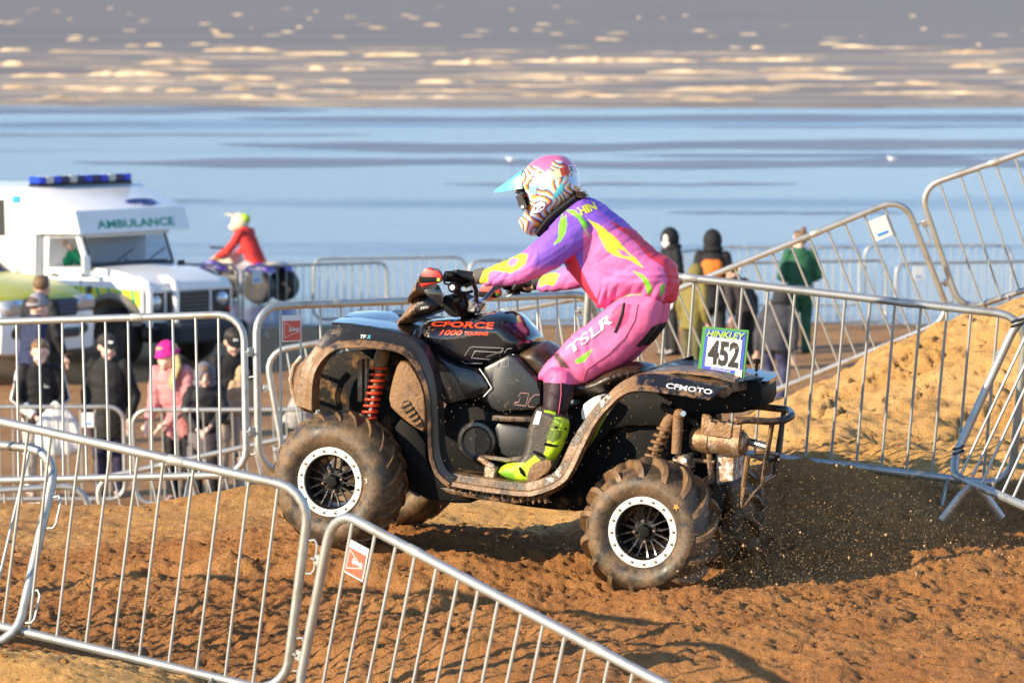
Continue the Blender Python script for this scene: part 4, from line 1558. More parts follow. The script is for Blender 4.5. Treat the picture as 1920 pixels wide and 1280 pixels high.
mb.tube([Q(1272, 776, .21), Q(1268, 850, .20)], [.027, .026], 12)
mb.ball(Q(1274, 776, .2), .03)
qpart(mb, 'shock_reservoir', 'mud_caked')
mb = MB()
mb.tube([Q(1281, 775, .175), Q(1281, 775, .19)], .014, 12)
qpart(mb, 'mount_bolt', 'steel')
qpart(slab([(1345, 846), (1378, 850), (1376, 900), (1345, 905)], .34, .32, .52, .006, 0), 'tow_bracket', 'white_mud')
qpart(slab([(1262, 856), (1288, 853), (1292, 880), (1268, 882)], .28, .26, .5, .006, 0), 'swingarm_bracket', 'white_mud')
mb = MB()
mb.tube([Q(1330, 850, .3), Q(1334, 905, .3)], .016, 8)
mb.tube([Q(1300, 862, .3), Q(1340, 866, .3)], .012, 8)
mb.box(Q(1326, 900, .27), (.035, .02, .035), .004)
mb.tube([Q(1240, 760, .3), Q(1300, 790, .3), Q(1340, 900, .4), Q(1300, 950, .45)], .018, 8)
qpart(mb, 'rear_subframe', 'muddy_plastic', mud=lambda co: np.full(len(co), .0))
mb = MB()
mb.box((.06, .46, .05), (.26, .22, .22), .04)
mb.box((.18, .46, .12), (.12, .30, .26), .03)
qpart(mb, 'gear_case', 'matte_black')

# ---------------------------------------------------------------- number plate
npq = [(1308, 694), (1395, 709), (1404, 619), (1318, 612)]
def plate_part(q, y, th, name, m, parent=None):
    a = [Q(*p, y) for p in q]
    mb = MB()
    mb.prism([(p[0], p[1] + th, p[2]) for p in a], a)
    return qpart(mb, name, m, parent, 0)
def inset(q, l, r, b_, t):
    return [tuple(bil(q, u, v)) for u, v in ((l, b_), (1 - r, b_), (1 - r, 1 - t), (l, 1 - t))]
npl = plate_part(npq, .24, .008, 'number_plate', 'plate_green')
plate_part(inset(npq, .075, .05, .06, .05), .237, .002, 'plate_field', 'plate_blue2', npl)
plate_part(inset(npq, .14, .12, .13, .22), .234, .002, 'plate_ground', 'plate_face', npl)
plate_part(inset(npq, .80, .055, .0, .84), .2335, .002, 'plate_patch', 'plate_face', npl)
def flat_text(body, q, y, name, m, parent, shear=0, bold=.0, outline=0):
    v, f, asp = text2d(body, shear, bold, outline)
    mb = MB()
    mb.add([Q(*bil(q, a[0], a[1]), y - .001) for a in v], f)
    return qpart(mb, name, m, parent, 0)
flat_text('452', inset(npq, .17, .155, .175, .275), .232, 'plate_number', 'number_black', npl, 0, .04)
flat_text('HINKLEY', inset(npq, .10, .07, .79, .07), .233, 'plate_name', 'decal_lime', npl, .25, .025)
flat_text('MOTOCROSS.ORG', inset(npq, .28, .30, .075, .89), .233, 'plate_club', 'decal_white', npl, 0, .01)

# ---------------------------------------------------------------- lettering on the bodywork, laid on the surface
def bvh_of(objs):
    v, f = [], []
    for o in objs:
        me = o.data
        k = len(v)
        v += [tuple(p.co) for p in me.vertices]
        f += [tuple(i + k for i in p.vertices) for p in me.polygons]
    return BVHTree.FromPolygons(v, f)
def on_surface(bv, px, py, off=.003, d0=-.35):
    a = Vector(Q(px, py, d0))
    dv = (Vector(Q(px, py, d0 + .4)) - a).normalized()
    h = bv.ray_cast(a, dv)
    if h[0] is None:
        return None
    return tuple(h[0] - dv * off)
def surf_text(body, q, bv, name, m, shear=0, bold=0., outline=0, parent=None, off=.003):
    v, f, asp = text2d(body, shear, bold, outline)
    pts = []
    for a in v:
        p = on_surface(bv, *bil(q, a[0], a[1]), off)
        pts.append(p)
    bad = {i for i, p in enumerate(pts) if p is None}
    pts = [p if p else (0, 0, 0) for p in pts]
    mb = MB()
    mb.add(pts, [t for t in f if not bad & set(t)])
    return qpart(mb, name, m, parent, 0)
bv = bvh_of([QPARTS['tank_cover'], QPARTS['side_panel'], QPARTS['seat'], QPARTS['knee_panel']])
surf_text('CFORCE', [(808, 611), (928, 617), (927, 604), (810, 602)], bv, 'lettering', 'decal_orange', .2, .03)
surf_text('1000', [(823, 628), (866, 629), (868, 619), (826, 618)], bv, 'lettering', 'decal_orange', .25, .03)
surf_text('TOURING', [(870, 628), (915, 629), (916, 622), (871, 621)], bv, 'lettering', 'decal_orange', .2, .03)
def surf_line(px, bv, name, m, r=.0016, off=.002):
    pts = []
    for i in range(len(px) - 1):
        k = max(1, int(math.dist(px[i], px[i + 1]) / 5))
        pts += [(px[i][0] + (px[i + 1][0] - px[i][0]) * t / k, px[i][1] + (px[i + 1][1] - px[i][1]) * t / k) for t in range(k)]
    pts.append(px[-1])
    q = [on_surface(bv, *p, off) for p in pts]
    mb = MB()
    mb.tube([p for p in q if p], r, 4)
    return qpart(mb, name, m, None, 60)
surf_line([(871, 667), (881, 652), (887, 650), (944, 652.5), (940, 661), (891, 658), (884, 671), (919, 674)], bv, 'outline_lettering', 'decal_grey')
surf_line([(866, 676), (872, 681), (904, 681)], bv, 'outline_lettering', 'decal_grey')
surf_line([(960, 653), (951, 654), (946, 661)], bv, 'outline_lettering', 'decal_grey')
surf_line([(919, 688), (932, 688), (938, 672)], bv, 'outline_lettering', 'decal_grey')
surf_line([(938, 672), (935, 688), (953, 687), (955, 673)], bv, 'outline_lettering', 'decal_grey')
surf_line([(977, 736), (992, 738), (986, 761), (964, 758), (966, 754), (973, 754), (976, 744), (972, 743), (977, 736)], bv, 'outline_lettering', 'decal_pink', .002)
surf_line([(1012, 740), (1003, 740), (996, 746), (990, 757), (992, 762), (1006, 763)], bv, 'outline_lettering', 'decal_pink', .002)
bv = bvh_of([QPARTS['front_fender'], QPARTS['headlight_pod']])
surf_text('TF', [(675, 634), (686, 634.5), (687, 628), (676, 627)], bv, 'lettering', 'decal_white', .2, .03)
surf_text('X', [(687, 634.5), (696, 635), (696, 628), (688, 628)], bv, 'lettering', 'decal_cyan', .2, .03)
surf_text('TFX', [(787, 581), (805, 578), (805, 573), (788, 576)], bv, 'lettering', 'decal_white', .2, .03)
bv = bvh_of([QPARTS['rear_fender']])
surf_text('CFMOTO', [(1248, 727), (1335, 739.5), (1336, 730), (1250, 717)], bv, 'lettering', 'decal_white', .05, .02)
bv = bvh_of([QPARTS['clutch_cover']])
surf_text('LIMITED', [(950, 853), (1005, 850), (1005, 845), (950, 848.5)], bv, 'lettering', 'number_black', 0, .02)
# ------------------------------------------------------------------ the rider (same local frame as the quad)
mat('jersey_print', attr='Col', rough=.55, spec=.3, var=(7, (.86, .80, .80), .45, .75), bump=(26, .28, .02))
mat('trouser_print', attr='Col', rough=.5, spec=.3, var=(8, (.86, .80, .78), .45, .75), bump=(24, .30, .02))
mat('boot_print', attr='Col', rough=.45, mud=((.15, .10, .055), 20, .60, .07, .8), bump=(70, .4, .008))
mat('helmet_paint', attr='Col', rough=.3, coat=.15)
mat('glove_black', (.014, .014, .015), .6, bump=(90, .4, .004), var=(20, (.035, .032, .03), .45, .7))
mat('cuff_grey', (.15, .135, .12), .7)
mat('visor_teal', (.10, .62, .60), .3, coat=.3)
mat('skin', (.52, .30, .21), .5, var=(12, (.46, .24, .17), .4, .7))
mat('hair_dark', (.045, .025, .015), .6)
mat('goggle_lens', (.02, .02, .035), .08, coat=.6)
mat('goggle_strap', attr='Col', rough=.5)
mat('helmet_lining', (.008, .008, .009), .8)
mat('helmet_white', (.80, .80, .78), .3)
mat('helmet_mud', (.30, .17, .09), .6)
mat('helmet_cyan', (.12, .56, .66), .3)
mat('thread_black', (.02, .015, .015), .6)
mat('print_yellow', (.74, .68, .06), .55)
mat('print_pinkwhite', (.86, .50, .60), .55)

rider = empty('person', QM)
tag(rider, 'rider in pink, purple and yellow racing kit and a swirled helmet leaning over the handlebars', 'person')

def rpart(me, name, m, parent=None, smooth=180):
    if isinstance(me, MB):
        return me.build(name, m, parent or rider, smooth)
    me.materials.clear()
    me.materials.append(MATS[m])
    shade(me, smooth)
    me.name = name
    return link(name, me, parent or rider)

def limb(pts, n=14):
    "closed tapered tube through (px, py, y, radius)"
    P3 = [np.array(Q(a, b_, c)) for a, b_, c, r in pts]
    R = [r for *_, r in pts]
    # catmull-rom refine
    out, ro = [], []
    for i in range(len(P3) - 1):
        p0, p1, p2, p3 = P3[max(i - 1, 0)], P3[i], P3[i + 1], P3[min(i + 2, len(P3) - 1)]
        for t in (0, .25, .5, .75):
            out.append(.5 * ((2 * p1) + (-p0 + p2) * t + (2 * p0 - 5 * p1 + 4 * p2 - p3) * t * t + (-p0 + 3 * p1 - 3 * p2 + p3) * t ** 3))
            ro.append(R[i] + (R[i + 1] - R[i]) * t)
    out.append(P3[-1])
    ro.append(R[-1])
    mb = MB()
    # rounded ends
    a, b_ = out[0], out[-1]
    ta = (out[0] - out[1]) / np.linalg.norm(out[0] - out[1])
    tb = (out[-1] - out[-2]) / np.linalg.norm(out[-1] - out[-2])
    out = [a + ta * ro[0] * .8] + out + [b_ + tb * ro[-1] * .5]
    ro = [ro[0] * .45] + ro + [ro[-1] * .7]
    mb.tube(out, ro, n)
    return mb

def nearpx(me):
    "picture pixels of each vertex, the far half folded onto the near half"
    co = mesh_xyz(me).copy()
    far = co[:, 1] > YC
    co[far, 1] = TRACK - co[far, 1]
    return qproj(co), far, mesh_xyz(me)

def ss(x, a, b_):
    t = np.clip((x - a) / (b_ - a), 0, 1)
    return t * t * (3 - 2 * t)

def paint(col, px, poly, c, soft=.8, mask=None):
    poly = np.array(poly, float)
    ins = inpoly(px, poly)
    d = polydist(px, poly)
    w = np.where(ins, 1.0, np.clip(1 - d / soft, 0, 1))
    if mask is not None:
        w = w * mask
    col[:] = col * (1 - w[:, None]) + np.array(c) * w[:, None]

PINK, PURPLE, YELL, GREEN, RED = (.74, .165, .42), (.235, .105, .60), (.76, .74, .055), (.22, .70, .04), (.76, .050, .095)
LILAC = (.62, .22, .62)

# body under the kit: one continuous figure
mb = MB()
mb.join(inflate(Q2([(1048, 425), (1070, 395), (1105, 377), (1150, 408), (1210, 462), (1240, 500), (1240, 560), (1225, 610), (1195, 625), (1165, 590), (1115, 535), (1075, 485)], YC), YC, .13, .08, .02))
for f in (1, -1):
    yy = lambda y: y if f > 0 else TRACK - y
    mb.join(limb([(1195, 600, yy(.38), .045), (1130, 650, yy(.34), .034), (1055, 700, yy(.28), .030), (1035, 770, yy(.19), .035), (1015, 850, yy(.14), .026), (985, 885, yy(.13), .022)]))
mb.join(limb([(1070, 430, .31, .055), (1035, 470, .24, .048), (985, 500, .17, .042), (930, 515, .14, .032), (885, 521, .12, .028)]))
mb.join(limb([(1100, 430, .61, .055), (1105, 490, .72, .048), (1085, 515, .76, .04), (1030, 528, .79, .032), (985, 536, .80, .028)]))
mb.join(limb([(1085, 400, YC, .06), (1050, 385, YC, .055), (1035, 370, YC, .08)]))
mb.ball(Q(1030, 360, YC), (.085, .072, .105), 16, 12)
rpart(remesh(mb, .012, 3), 'body', 'skin')

# ---- jersey
mb = MB()
mb.join(inflate(Q2([(1030, 428), (1056, 398), (1084, 376), (1106, 368), (1130, 384), (1160, 407), (1190, 434), (1220, 460), (1246, 480), (1264, 494), (1271, 520), (1270, 550), (1263, 566),
                    (1244, 570), (1205, 560), (1168, 567), (1146, 582), (1130, 578), (1112, 560), (1092, 535), (1074, 512), (1054, 488), (1036, 458)], YC), YC, .19, .13, .013,
                wfun=lambda v: 1.0 - .10 * ss(v[:, 0], Q(1150, 500, YC)[0], Q(1250, 560, YC)[0])))
mb.join(limb([(1092, 432, .32, .085), (1062, 447, .27, .094), (1030, 474, .225, .088), (990, 499, .18, .077), (950, 512, .15, .060), (920, 519, .13, .048), (905, 521, .12, .040)], 18))
mb.join(limb([(1100, 436, .60, .088), (1104, 480, .70, .080), (1092, 510, .75, .070), (1060, 522, .77, .056), (1028, 529, .79, .045), (1014, 532, .80, .040)], 18))
mj = remesh(mb, .0044, 6)
# cloth: pull-in above the hem and soft diagonal creases
px, far, co = nearpx(mj)
nr = np.empty(len(mj.vertices) * 3)
mj.vertices.foreach_get('normal', nr)
nr = nr.reshape(-1, 3)
wav = fbm((px[:, 0] * .55 + px[:, 1]) * .035 + 7, (px[:, 1] * .5 - px[:, 0]) * .012 + co[:, 1] * 3, 3)
hem = np.exp(-((px[:, 1] - 560 + .05 * (px[:, 0] - 1200)) / 22) ** 2) * (px[:, 0] > 1120)
pul = np.abs(np.sin((px[:, 0] - .5 * (575 - px[:, 1])) * .17 + 5 * vnoise(px[:, 0] * .02, px[:, 1] * .02)))
arm = (px[:, 0] < 1010) * 1.0
dg_ = (px[:, 0] - 1080) * .25 - (px[:, 1] - 500)
fold = (np.abs(np.sin(dg_ * .09 + 7 * vnoise(px[:, 0] * .012, px[:, 1] * .03))) ** 3) * np.exp(-((px[:, 1] - 500) / 40) ** 2) * (px[:, 0] > 1040)
sl = np.abs(np.sin(px[:, 0] * .16 + px[:, 1] * .10 + 4 * vnoise(px[:, 0] * .03, px[:, 1] * .03)))
co2 = co + nr * (.012 * wav + .012 * hem * (pul - .6) + .003 * arm * (sl - .5) + .005 * fold)[:, None]
mj.vertices.foreach_set('co', co2.ravel())
col = np.tile(np.array(PINK), (len(co), 1))
tw = np.clip(ss(px[:, 1], 446, 408) * (px[:, 0] > 1088), 0, 1)
isarm = (px[:, 0] < 1096) & (px[:, 1] < 505 + (1000 - px[:, 0]) * .12)
aw = ss(px[:, 0] + .35 * (490 - px[:, 1]), 958, 1012) * (px[:, 0] <= 1093) * ss(px[:, 1], 512, 492)
pw = np.clip(np.maximum(tw, aw), 0, 1)[:, None]
col = col * (1 - pw) + np.array(PURPLE) * pw
lw = (np.exp(-((px[:, 0] - 940) / 40) ** 2) * .7)[:, None]
col = col * (1 - lw) + np.array(LILAC) * lw
back = [(1118, 395), (1142, 415), (1163, 425), (1183, 431), (1234, 464), (1262, 482), (1275, 500), (1275, 575), (1244, 566), (1252, 523), (1244, 502), (1214, 480), (1193, 454), (1163, 433)]
paint(col, px, back, RED)
paint(col, px, [(1100, 412), (1122, 421), (1149, 442), (1163, 456), (1183, 478), (1193, 485), (1206, 503), (1179, 486), (1155, 480), (1138, 470), (1126, 448), (1118, 429)], YELL)
paint(col, px, [(1159, 466), (1170, 470), (1184, 482), (1166, 478)], PINK)
paint(col, px, [(1055, 399), (1056, 415), (1061, 403), (1063, 421), (1060, 436), (1051, 452), (1038, 459), (1047, 446), (1049, 421)], GREEN)
paint(col, px, [(1061, 394), (1078, 395), (1090, 405), (1100, 421), (1103, 429), (1096, 423), (1098, 433), (1105, 445), (1094, 429), (1084, 409)], GREEN)
paint(col, px, [(1187, 508), (1203, 514), (1216, 526), (1223, 543), (1217, 556), (1213, 543), (1205, 523)], GREEN)
paint(col, px, [(1238, 536), (1245, 532), (1244, 548), (1237, 560)], GREEN)
paint(col, px, [(1078, 478), (1090, 508), (1106, 540), (1126, 572), (1140, 584), (1112, 574), (1088, 536), (1070, 508), (1060, 490)], RED)
arm_y = [(900, 498), (930, 489), (952, 478), (967, 473), (990, 478), (986, 493), (972, 504), (957, 512), (939, 508), (924, 506), (916, 513), (914, 529), (900, 533)]
paint(col, px, arm_y, YELL, mask=~far)
paint(col, px, [(952, 492), (962, 484), (972, 486), (966, 496), (956, 499)], LILAC, mask=~far)
paint(col, px, [(982, 464), (996, 449), (1006, 445), (1000, 456), (988, 466)], YELL, mask=~far)
fpx = qproj(co)
paint(col, fpx, [(1008, 512), (1031, 508), (1049, 515), (1038, 535), (1024, 532), (1012, 538)], YELL, mask=far)
set_attr(mj, 'Col', col)
o_j = rpart(mj, 'jersey', 'jersey_print')
bvj = bvh_of([o_j])
def rtext(body, q, bv, name, m, parent, bold=.02, shear=0):
    v, f, asp = text2d(body, shear, bold)
    pts = [on_surface(bv, *bil(q, a[0], a[1]), .004) for a in v]
    bad = {i for i, p in enumerate(pts) if p is None}
    k = MB()
    k.add([p or (0, 0, 0) for p in pts], [t for t in f if not bad & set(t)])
    return k.build(name, m, parent, 0)
rtext('HIN', [(1090, 404), (1121, 392), (1113, 378), (1081, 390)], bvj, 'lettering', 'print_yellow', o_j, .05)

# ---- trousers
TP = [(1146, 566), (1172, 552), (1205, 550), (1232, 556), (1232, 590), (1228, 612), (1212, 634), (1184, 662), (1150, 692), (1120, 708), (1092, 724), (1050, 720), (1011, 713), (1012, 698), (1022, 684), (1042, 665), (1075, 625), (1110, 600)]
mb = MB()
th = inflate(Q2(TP, .30), .275, .088, .09, .013)
_xk, _xh = Q(1040, 690, .27)[0], Q(1215, 590, .37)[0]
th.v = [(a, b_ + .105 * min(1, max(0, (a - _xk) / (_xh - _xk))), c) for a, b_, c in th.v]
mb.join(th)
m2 = MB()
m2.v = [(a, TRACK - b_, c) for a, b_, c in th.v]
m2.f = [f[::-1] for f in th.f]
m2.m = th.m
mb.join(m2)
mb.join(inflate(Q2([(1146, 560), (1180, 540), (1215, 536), (1242, 545), (1240, 592), (1232, 610), (1210, 626), (1185, 635), (1165, 612), (1150, 590)], YC), YC, .165, .09, .014))
shin = limb([(1049, 705, .25, .082), (1047, 735, .21, .076), (1042, 758, .17, .066), (1036, 776, .145, .048)], 18)
mb.join(shin)
m2 = MB()
m2.v = [(a, TRACK - b_, c) for a, b_, c in shin.v]
m2.f = [f[::-1] for f in shin.f]
m2.m = shin.m
mb.join(m2)
mt = remesh(mb, .0062, 4)
px, far, co = nearpx(mt)
nr = np.empty(len(mt.vertices) * 3)
mt.vertices.foreach_get('normal', nr)
nr = nr.reshape(-1, 3)
along = (px[:, 0] - 1030) * .78 - (px[:, 1] - 690) * .62
cre = np.abs(np.sin(along * .07 + 6 * vnoise(px[:, 0] * .015, px[:, 1] * .02))) - .5
kn = np.exp(-((px[:, 0] - 1075) / 40) ** 2)
mt.vertices.foreach_set('co', (co + nr * (.006 * fbm(px[:, 0] * .03, px[:, 1] * .03, 3) + .0035 * cre * (.4 + kn))[:, None]).ravel())
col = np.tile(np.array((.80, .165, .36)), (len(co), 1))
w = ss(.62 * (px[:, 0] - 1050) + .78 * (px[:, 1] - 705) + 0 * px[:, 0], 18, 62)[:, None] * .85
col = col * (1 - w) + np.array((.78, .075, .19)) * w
lw = (np.exp(-(((px[:, 0] - 1130) / 50) ** 2 + ((px[:, 1] - 645) / 28) ** 2)) * .6)[:, None]
col = col * (1 - lw) + np.array((.74, .22, .50)) * lw
paint(col, px, [(1160, 570), (1184, 570), (1176, 606), (1156, 620), (1143, 604), (1146, 585)], (.70, .075, .20))
paint(col, px, [(1012, 706), (1030, 690), (1052, 686), (1060, 692), (1040, 700), (1032, 714), (1014, 714)], (.66, .10, .27))
paint(col, px, [(1078, 676), (1111, 654), (1096, 677), (1083, 681)], GREEN)
paint(col, px, [(1038, 666), (1046, 661), (1068, 690), (1052, 688)], (.10, .045, .045))
paint(col, px, [(1224, 612), (1246, 604), (1246, 640), (1205, 652), (1192, 648)], (.02, .016, .018))
paint(col, px, [(995, 714), (1050, 718.5), (1092, 722), (1100, 830), (990, 830)], (.032, .016, .020), .6)
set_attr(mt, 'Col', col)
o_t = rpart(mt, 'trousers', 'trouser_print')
bvt = bvh_of([o_t])
rtext('TSLR', [(1072, 664), (1150, 604), (1140, 588), (1060, 652)], bvt, 'lettering', 'print_pinkwhite', o_t, .03, .2)
def rline(pts, r, name, m, bv, parent):
    q = []
    for i in range(len(pts) - 1):
        for t in np.linspace(0, 1, 6)[:-1]:
            q.append(on_surface(bv, pts[i][0] + (pts[i + 1][0] - pts[i][0]) * t, pts[i][1] + (pts[i + 1][1] - pts[i][1]) * t, .003))
    q = [p for p in q if p]
    k = MB()
    k.tube(q, r, 5)
    k.build(name, m, parent, 60)
rline([(1170, 568), (1166, 588), (1158, 610), (1151, 627)], .007, 'zip', 'thread_black', bvt, o_t)
mat('seam_red', (.60, .06, .15), .6)
rline([(1196, 570), (1190, 600), (1172, 632), (1140, 664), (1100, 692), (1090, 720)], .0022, 'seam', 'seam_red', bvt, o_t)
rline([(1052, 716), (1052, 740), (1049, 762), (1047, 778)], .0022, 'seam', 'seam_red', bvt, o_t)

# ---- boots
BOOT = [(1000, 778), (1006, 764), (1020, 760), (1045, 770), (1064, 782), (1068, 796), (1062, 822), (1052, 846), (1040, 862), (1034, 870), (1030, 892), (1018, 902), (990, 904), (960, 900), (936, 888), (934, 880), (946, 870), (968, 864), (982, 852), (988, 830), (990, 806)]
NEON = (.50, .76, .02)
def boot(far):
    b0 = inflate(Q2(BOOT, .13), .13, .062, .045, .005)
    if far:
        b0.v = [(a, TRACK - b_, c) for a, b_, c in b0.v]
        b0.f = [f[::-1] for f in b0.f]
    me = bpy.data.meshes.new('boot')
    me.from_pydata(b0.v, [], b0.f)
    px, fr, co = nearpx(me)
    px = np.stack([px[:, 0], px[:, 1]], 1)
    c = np.tile(np.array((.050, .042, .034)), (len(px), 1))
    paint(c, px, [(1040, 782), (1074, 786), (1074, 800), (1062, 840), (1048, 860), (1030, 868), (1020, 852), (1030, 816)], NEON)
    paint(c, px, [(933, 880), (948, 868), (985, 868), (1003, 854), (1012, 862), (1000, 880), (990, 905), (960, 905), (930, 892)], NEON)
    paint(c, px, [(936, 884), (950, 880), (966, 890), (962, 900), (940, 893)], (.20, .48, .03))
    paint(c, px, [(1024, 822), (1030, 806), (1054, 806), (1050, 822), (1036, 830)], (.10, .16, .015))
    for k in range(4):
        paint(c, px, [(1030 + 4 * k, 803 + k), (1040 + 4 * k, 783 + k), (1042 + 4 * k, 783 + k), (1034 + 4 * k, 803 + k)], (.10, .15, .02))
    paint(c, px, [(1020, 769), (1040, 772), (1042, 776), (1022, 773)], NEON)
    set_attr(me, 'Col', c)
    o = rpart(me, 'boot', 'boot_print', smooth=60)
    if not far:
        bb = bvh_of([o])
        def patch(q, name, m, off=.004):
            k = MB()
            n = 4
            g = [[on_surface(bb, *bil(q, i / n, j / n), off) for i in range(n + 1)] for j in range(n + 1)]
            vs = [p or (0, 0, 0) for r in g for p in r]
            fs = [(j * (n + 1) + i, j * (n + 1) + i + 1, (j + 1) * (n + 1) + i + 1, (j + 1) * (n + 1) + i) for j in range(n) for i in range(n)
                  if all(g[b_][a] for a, b_ in ((i, j), (i + 1, j), (i, j + 1), (i + 1, j + 1)))]
            k.add(vs, fs)
            return k.build(name, m, o, 60)
        patch([(999, 794), (1010, 796), (1016, 772), (1007, 770)], 'shin_tag', 'helmet_white')
        rtext('G', [(1002, 790), (1009, 791), (1013, 776), (1007, 775)], bb, 'lettering', 'number_black', o, .03)
        for a, b_ in (((1040, 800), (1062, 804)), ((1020, 832), (1046, 836)), ((974, 876), (984, 892)), ((1000, 846), (1022, 856))):
            k = MB()
            p, q = on_surface(bb, *a, .002), on_surface(bb, *b_, .002)
            if p and q:
                p, q = np.array(p), np.array(q)
                k.tube([p, (p + q) / 2 + [0, -.004, 0], q], [.006, .010, .006], 8)
                k.build('buckle', 'matte_black', o, 60)
    return o
boot(False)
boot(True)

# ---- gloves: palm, four curled fingers, thumb
def glove(g0, g1, wrist, name, sgn, near):
    g0, g1, wrist = np.array(g0), np.array(g1), np.array(wrist)
    ax = g1 - g0
    ax /= np.linalg.norm(ax)
    mid = (g0 + g1) / 2
    bk = wrist - mid
    bk -= ax * (bk @ ax)
    bk /= np.linalg.norm(bk)                 # from grip towards wrist
    upv = np.cross(ax, bk)
    if upv[2] < 0:
        upv = -upv
    k = MB()
    kn = []
    for i in range(4):
        c = mid + ax * ((i - 1.5) * .0235)
        ln = (.92, 1.06, 1.0, .84)[i]
        b0 = c + bk * .034 + upv * .020
        p1 = c + bk * .006 * ln + upv * .036 * ln
        p2 = c - bk * .028 * ln + upv * .016
        p3 = c - bk * .027 * ln - upv * .016 * ln
        p4 = c - bk * .008 - upv * .029 * ln
        k.tube([b0, p1, p2, p3, p4], [.0125, .0128, .0120, .0112, .0095], 9)
        k.ball(p4, .0098, 8, 6)
        k.ball(p2, .0122, 8, 6)
        k.ball(p1, .0138, 8, 6)
        kn.append(b0)
    # palm and back of the hand
    rings = []
    for t, wd, tk in ((0, .046, .021), (.35, .047, .024), (.7, .040, .026), (1.0, .033, .029)):
        c = (mid + bk * .030 + upv * .016) * (1 - t) + wrist * t
        rings.append([tuple(c + ax * wd * math.cos(a) + upv * tk * math.sin(a)) for a in (2 * math.pi * j / 14 for j in range(14))])
    k.loft(rings)
    th0 = (mid + bk * .030 + upv * .006) * .6 + wrist * .4 + ax * sgn * .030
    th1 = mid + bk * .040 + ax * sgn * .052 - upv * .006
    th2 = mid + bk * .008 + ax * sgn * .050 - upv * .024
    th3 = mid - bk * .016 + ax * sgn * .038 - upv * .028
    k.tube([th0, th1, th2, th3], [.016, .0145, .0125, .010], 9)
    k.ball(th3, .010, 8, 6)
    o = rpart(remesh(k, .0042, 2), 'glove', 'glove_black')
    c = MB()
    d = wrist - mid
    d /= np.linalg.norm(d)
    c.tube([wrist - d * .012, wrist + d * .03, wrist + d * .045], [.037, .041, .040], 16)
    c.build('cuff', 'cuff_grey' if near else 'glove_black', o, 50)
    return o
glove(Q(846, 522, .035), Q(882, 525, .13), Q(893, 519, .115), 'near', 1, True)
og = glove(Q(950, 537, .71), Q(982, 541, .85), Q(1003, 530, .80), 'far', -1, False)
k = MB()
sw_ = [Q(949 + a, 556 - b_, .735) for a, b_ in ((0, 0), (3, 3), (7, 3.2), (13, 6.5), (7, 1.0), (3, -.5))]
k.prism([(p[0], p[1], p[2]) for p in sw_], [(p[0], p[1] - .003, p[2]) for p in sw_])
k.build('swoosh_mark', 'helmet_white', og, 0)

# ---- helmet
HP = [(1040, 290), (1056, 292), (1070, 302), (1080, 318), (1085, 338), (1087, 356), (1080, 366), (1066, 381), (1048, 396), (1031, 413), (1019, 429), (1008, 441), (998, 443), (985, 434), (978, 424), (975, 411), (985, 400), (992, 390),
      (994, 376), (990, 362), (984, 350), (980, 338), (982, 324), (992, 310), (1006, 298), (1022, 291)]
HP2 = [Q(a, b_, YC) for a, b_ in HP]
hel = inflate([(p[0], p[2]) for p in HP2], YC, .132, .085, .0045, 1)
me = bpy.data.meshes.new('helmet')
me.from_pydata(hel.v, [], hel.f)
px, far, co = nearpx(me)
x, y = px[:, 0], px[:, 1]
# swirling rainbow stripes
a = fbm(x * .030 + 3, y * .030 + 8, 2) * 1.3
ph = (x * .62 - y * .34) * .105 + 1.7 * a + .5 * np.sin(y * .13 + 1.6 * a) + 40
fr_ = ph - np.floor(ph)
WHT, ORG, NVY, SKY_, YEL = (.74, .70, .64), (.80, .20, .02), (.055, .045, .16), (.20, .48, .76), (.84, .54, .06)
col = np.tile(np.array(WHT), (len(x), 1))
for lo, hi, c in ((.30, .42, YEL), (.42, .56, ORG), (.56, .63, (.70, .08, .06)), (.63, .80, (.018, .016, .05)), (.80, .93, SKY_)):
    w = (ss(fr_, lo - .012, lo + .012) * ss(fr_, hi + .012, hi - .012))[:, None]
    col = col * (1 - w) + np.array(c) * w
paint(col, px, [(992, 310), (1010, 296), (1030, 288), (1056, 290), (1072, 304), (1082, 322), (1064, 312), (1052, 300), (1036, 300), (1030, 316), (1022, 322), (1008, 312)], (.76, .15, .32), 2)
paint(col, px, [(1000, 336), (1030, 322), (1038, 330), (1028, 342), (1002, 352)], (.80, .82, .86), 4)
paint(col, px, [(1056, 350), (1057, 344), (1052, 344), (1040, 362), (1036, 376), (1044, 370), (1056, 360)], (.10, .55, .66), 1)
paint(col, px, [(1066, 334), (1082, 330), (1086, 350), (1074, 345)], (.42, .60, .82), 4)
set_attr(me, 'Col', col)
o_h = rpart(me, 'helmet', 'helmet_paint', smooth=180)
bh = bvh_of([o_h])
# dark lining and neck roll along the lower rim
k = MB()
rim = [(1084, 366), (1068, 379), (1050, 393), (1035, 407), (1022, 422), (1010, 436)]
rings = []
for i, (a, b_) in enumerate(rim):
    c = np.array(Q(a + 4, b_ + 3, YC))
    wd = .070 + .045 * math.sin(math.pi * (i + .6) / 6.2)
    t = np.array(Q(rim[min(i + 1, 5)][0], rim[min(i + 1, 5)][1], YC)) - np.array(Q(rim[max(i - 1, 0)][0], rim[max(i - 1, 0)][1], YC))
    t /= np.linalg.norm(t)
    nrm = np.array([-t[2], 0, t[0]])
    rings.append([tuple(c + np.array([0, 1, 0]) * wd * math.cos(q) + nrm * .026 * math.sin(q)) for q in (2 * math.pi * j / 16 for j in range(16))])
k.loft(rings)
k.build('helmet_lining', 'helmet_lining', o_h, 60)
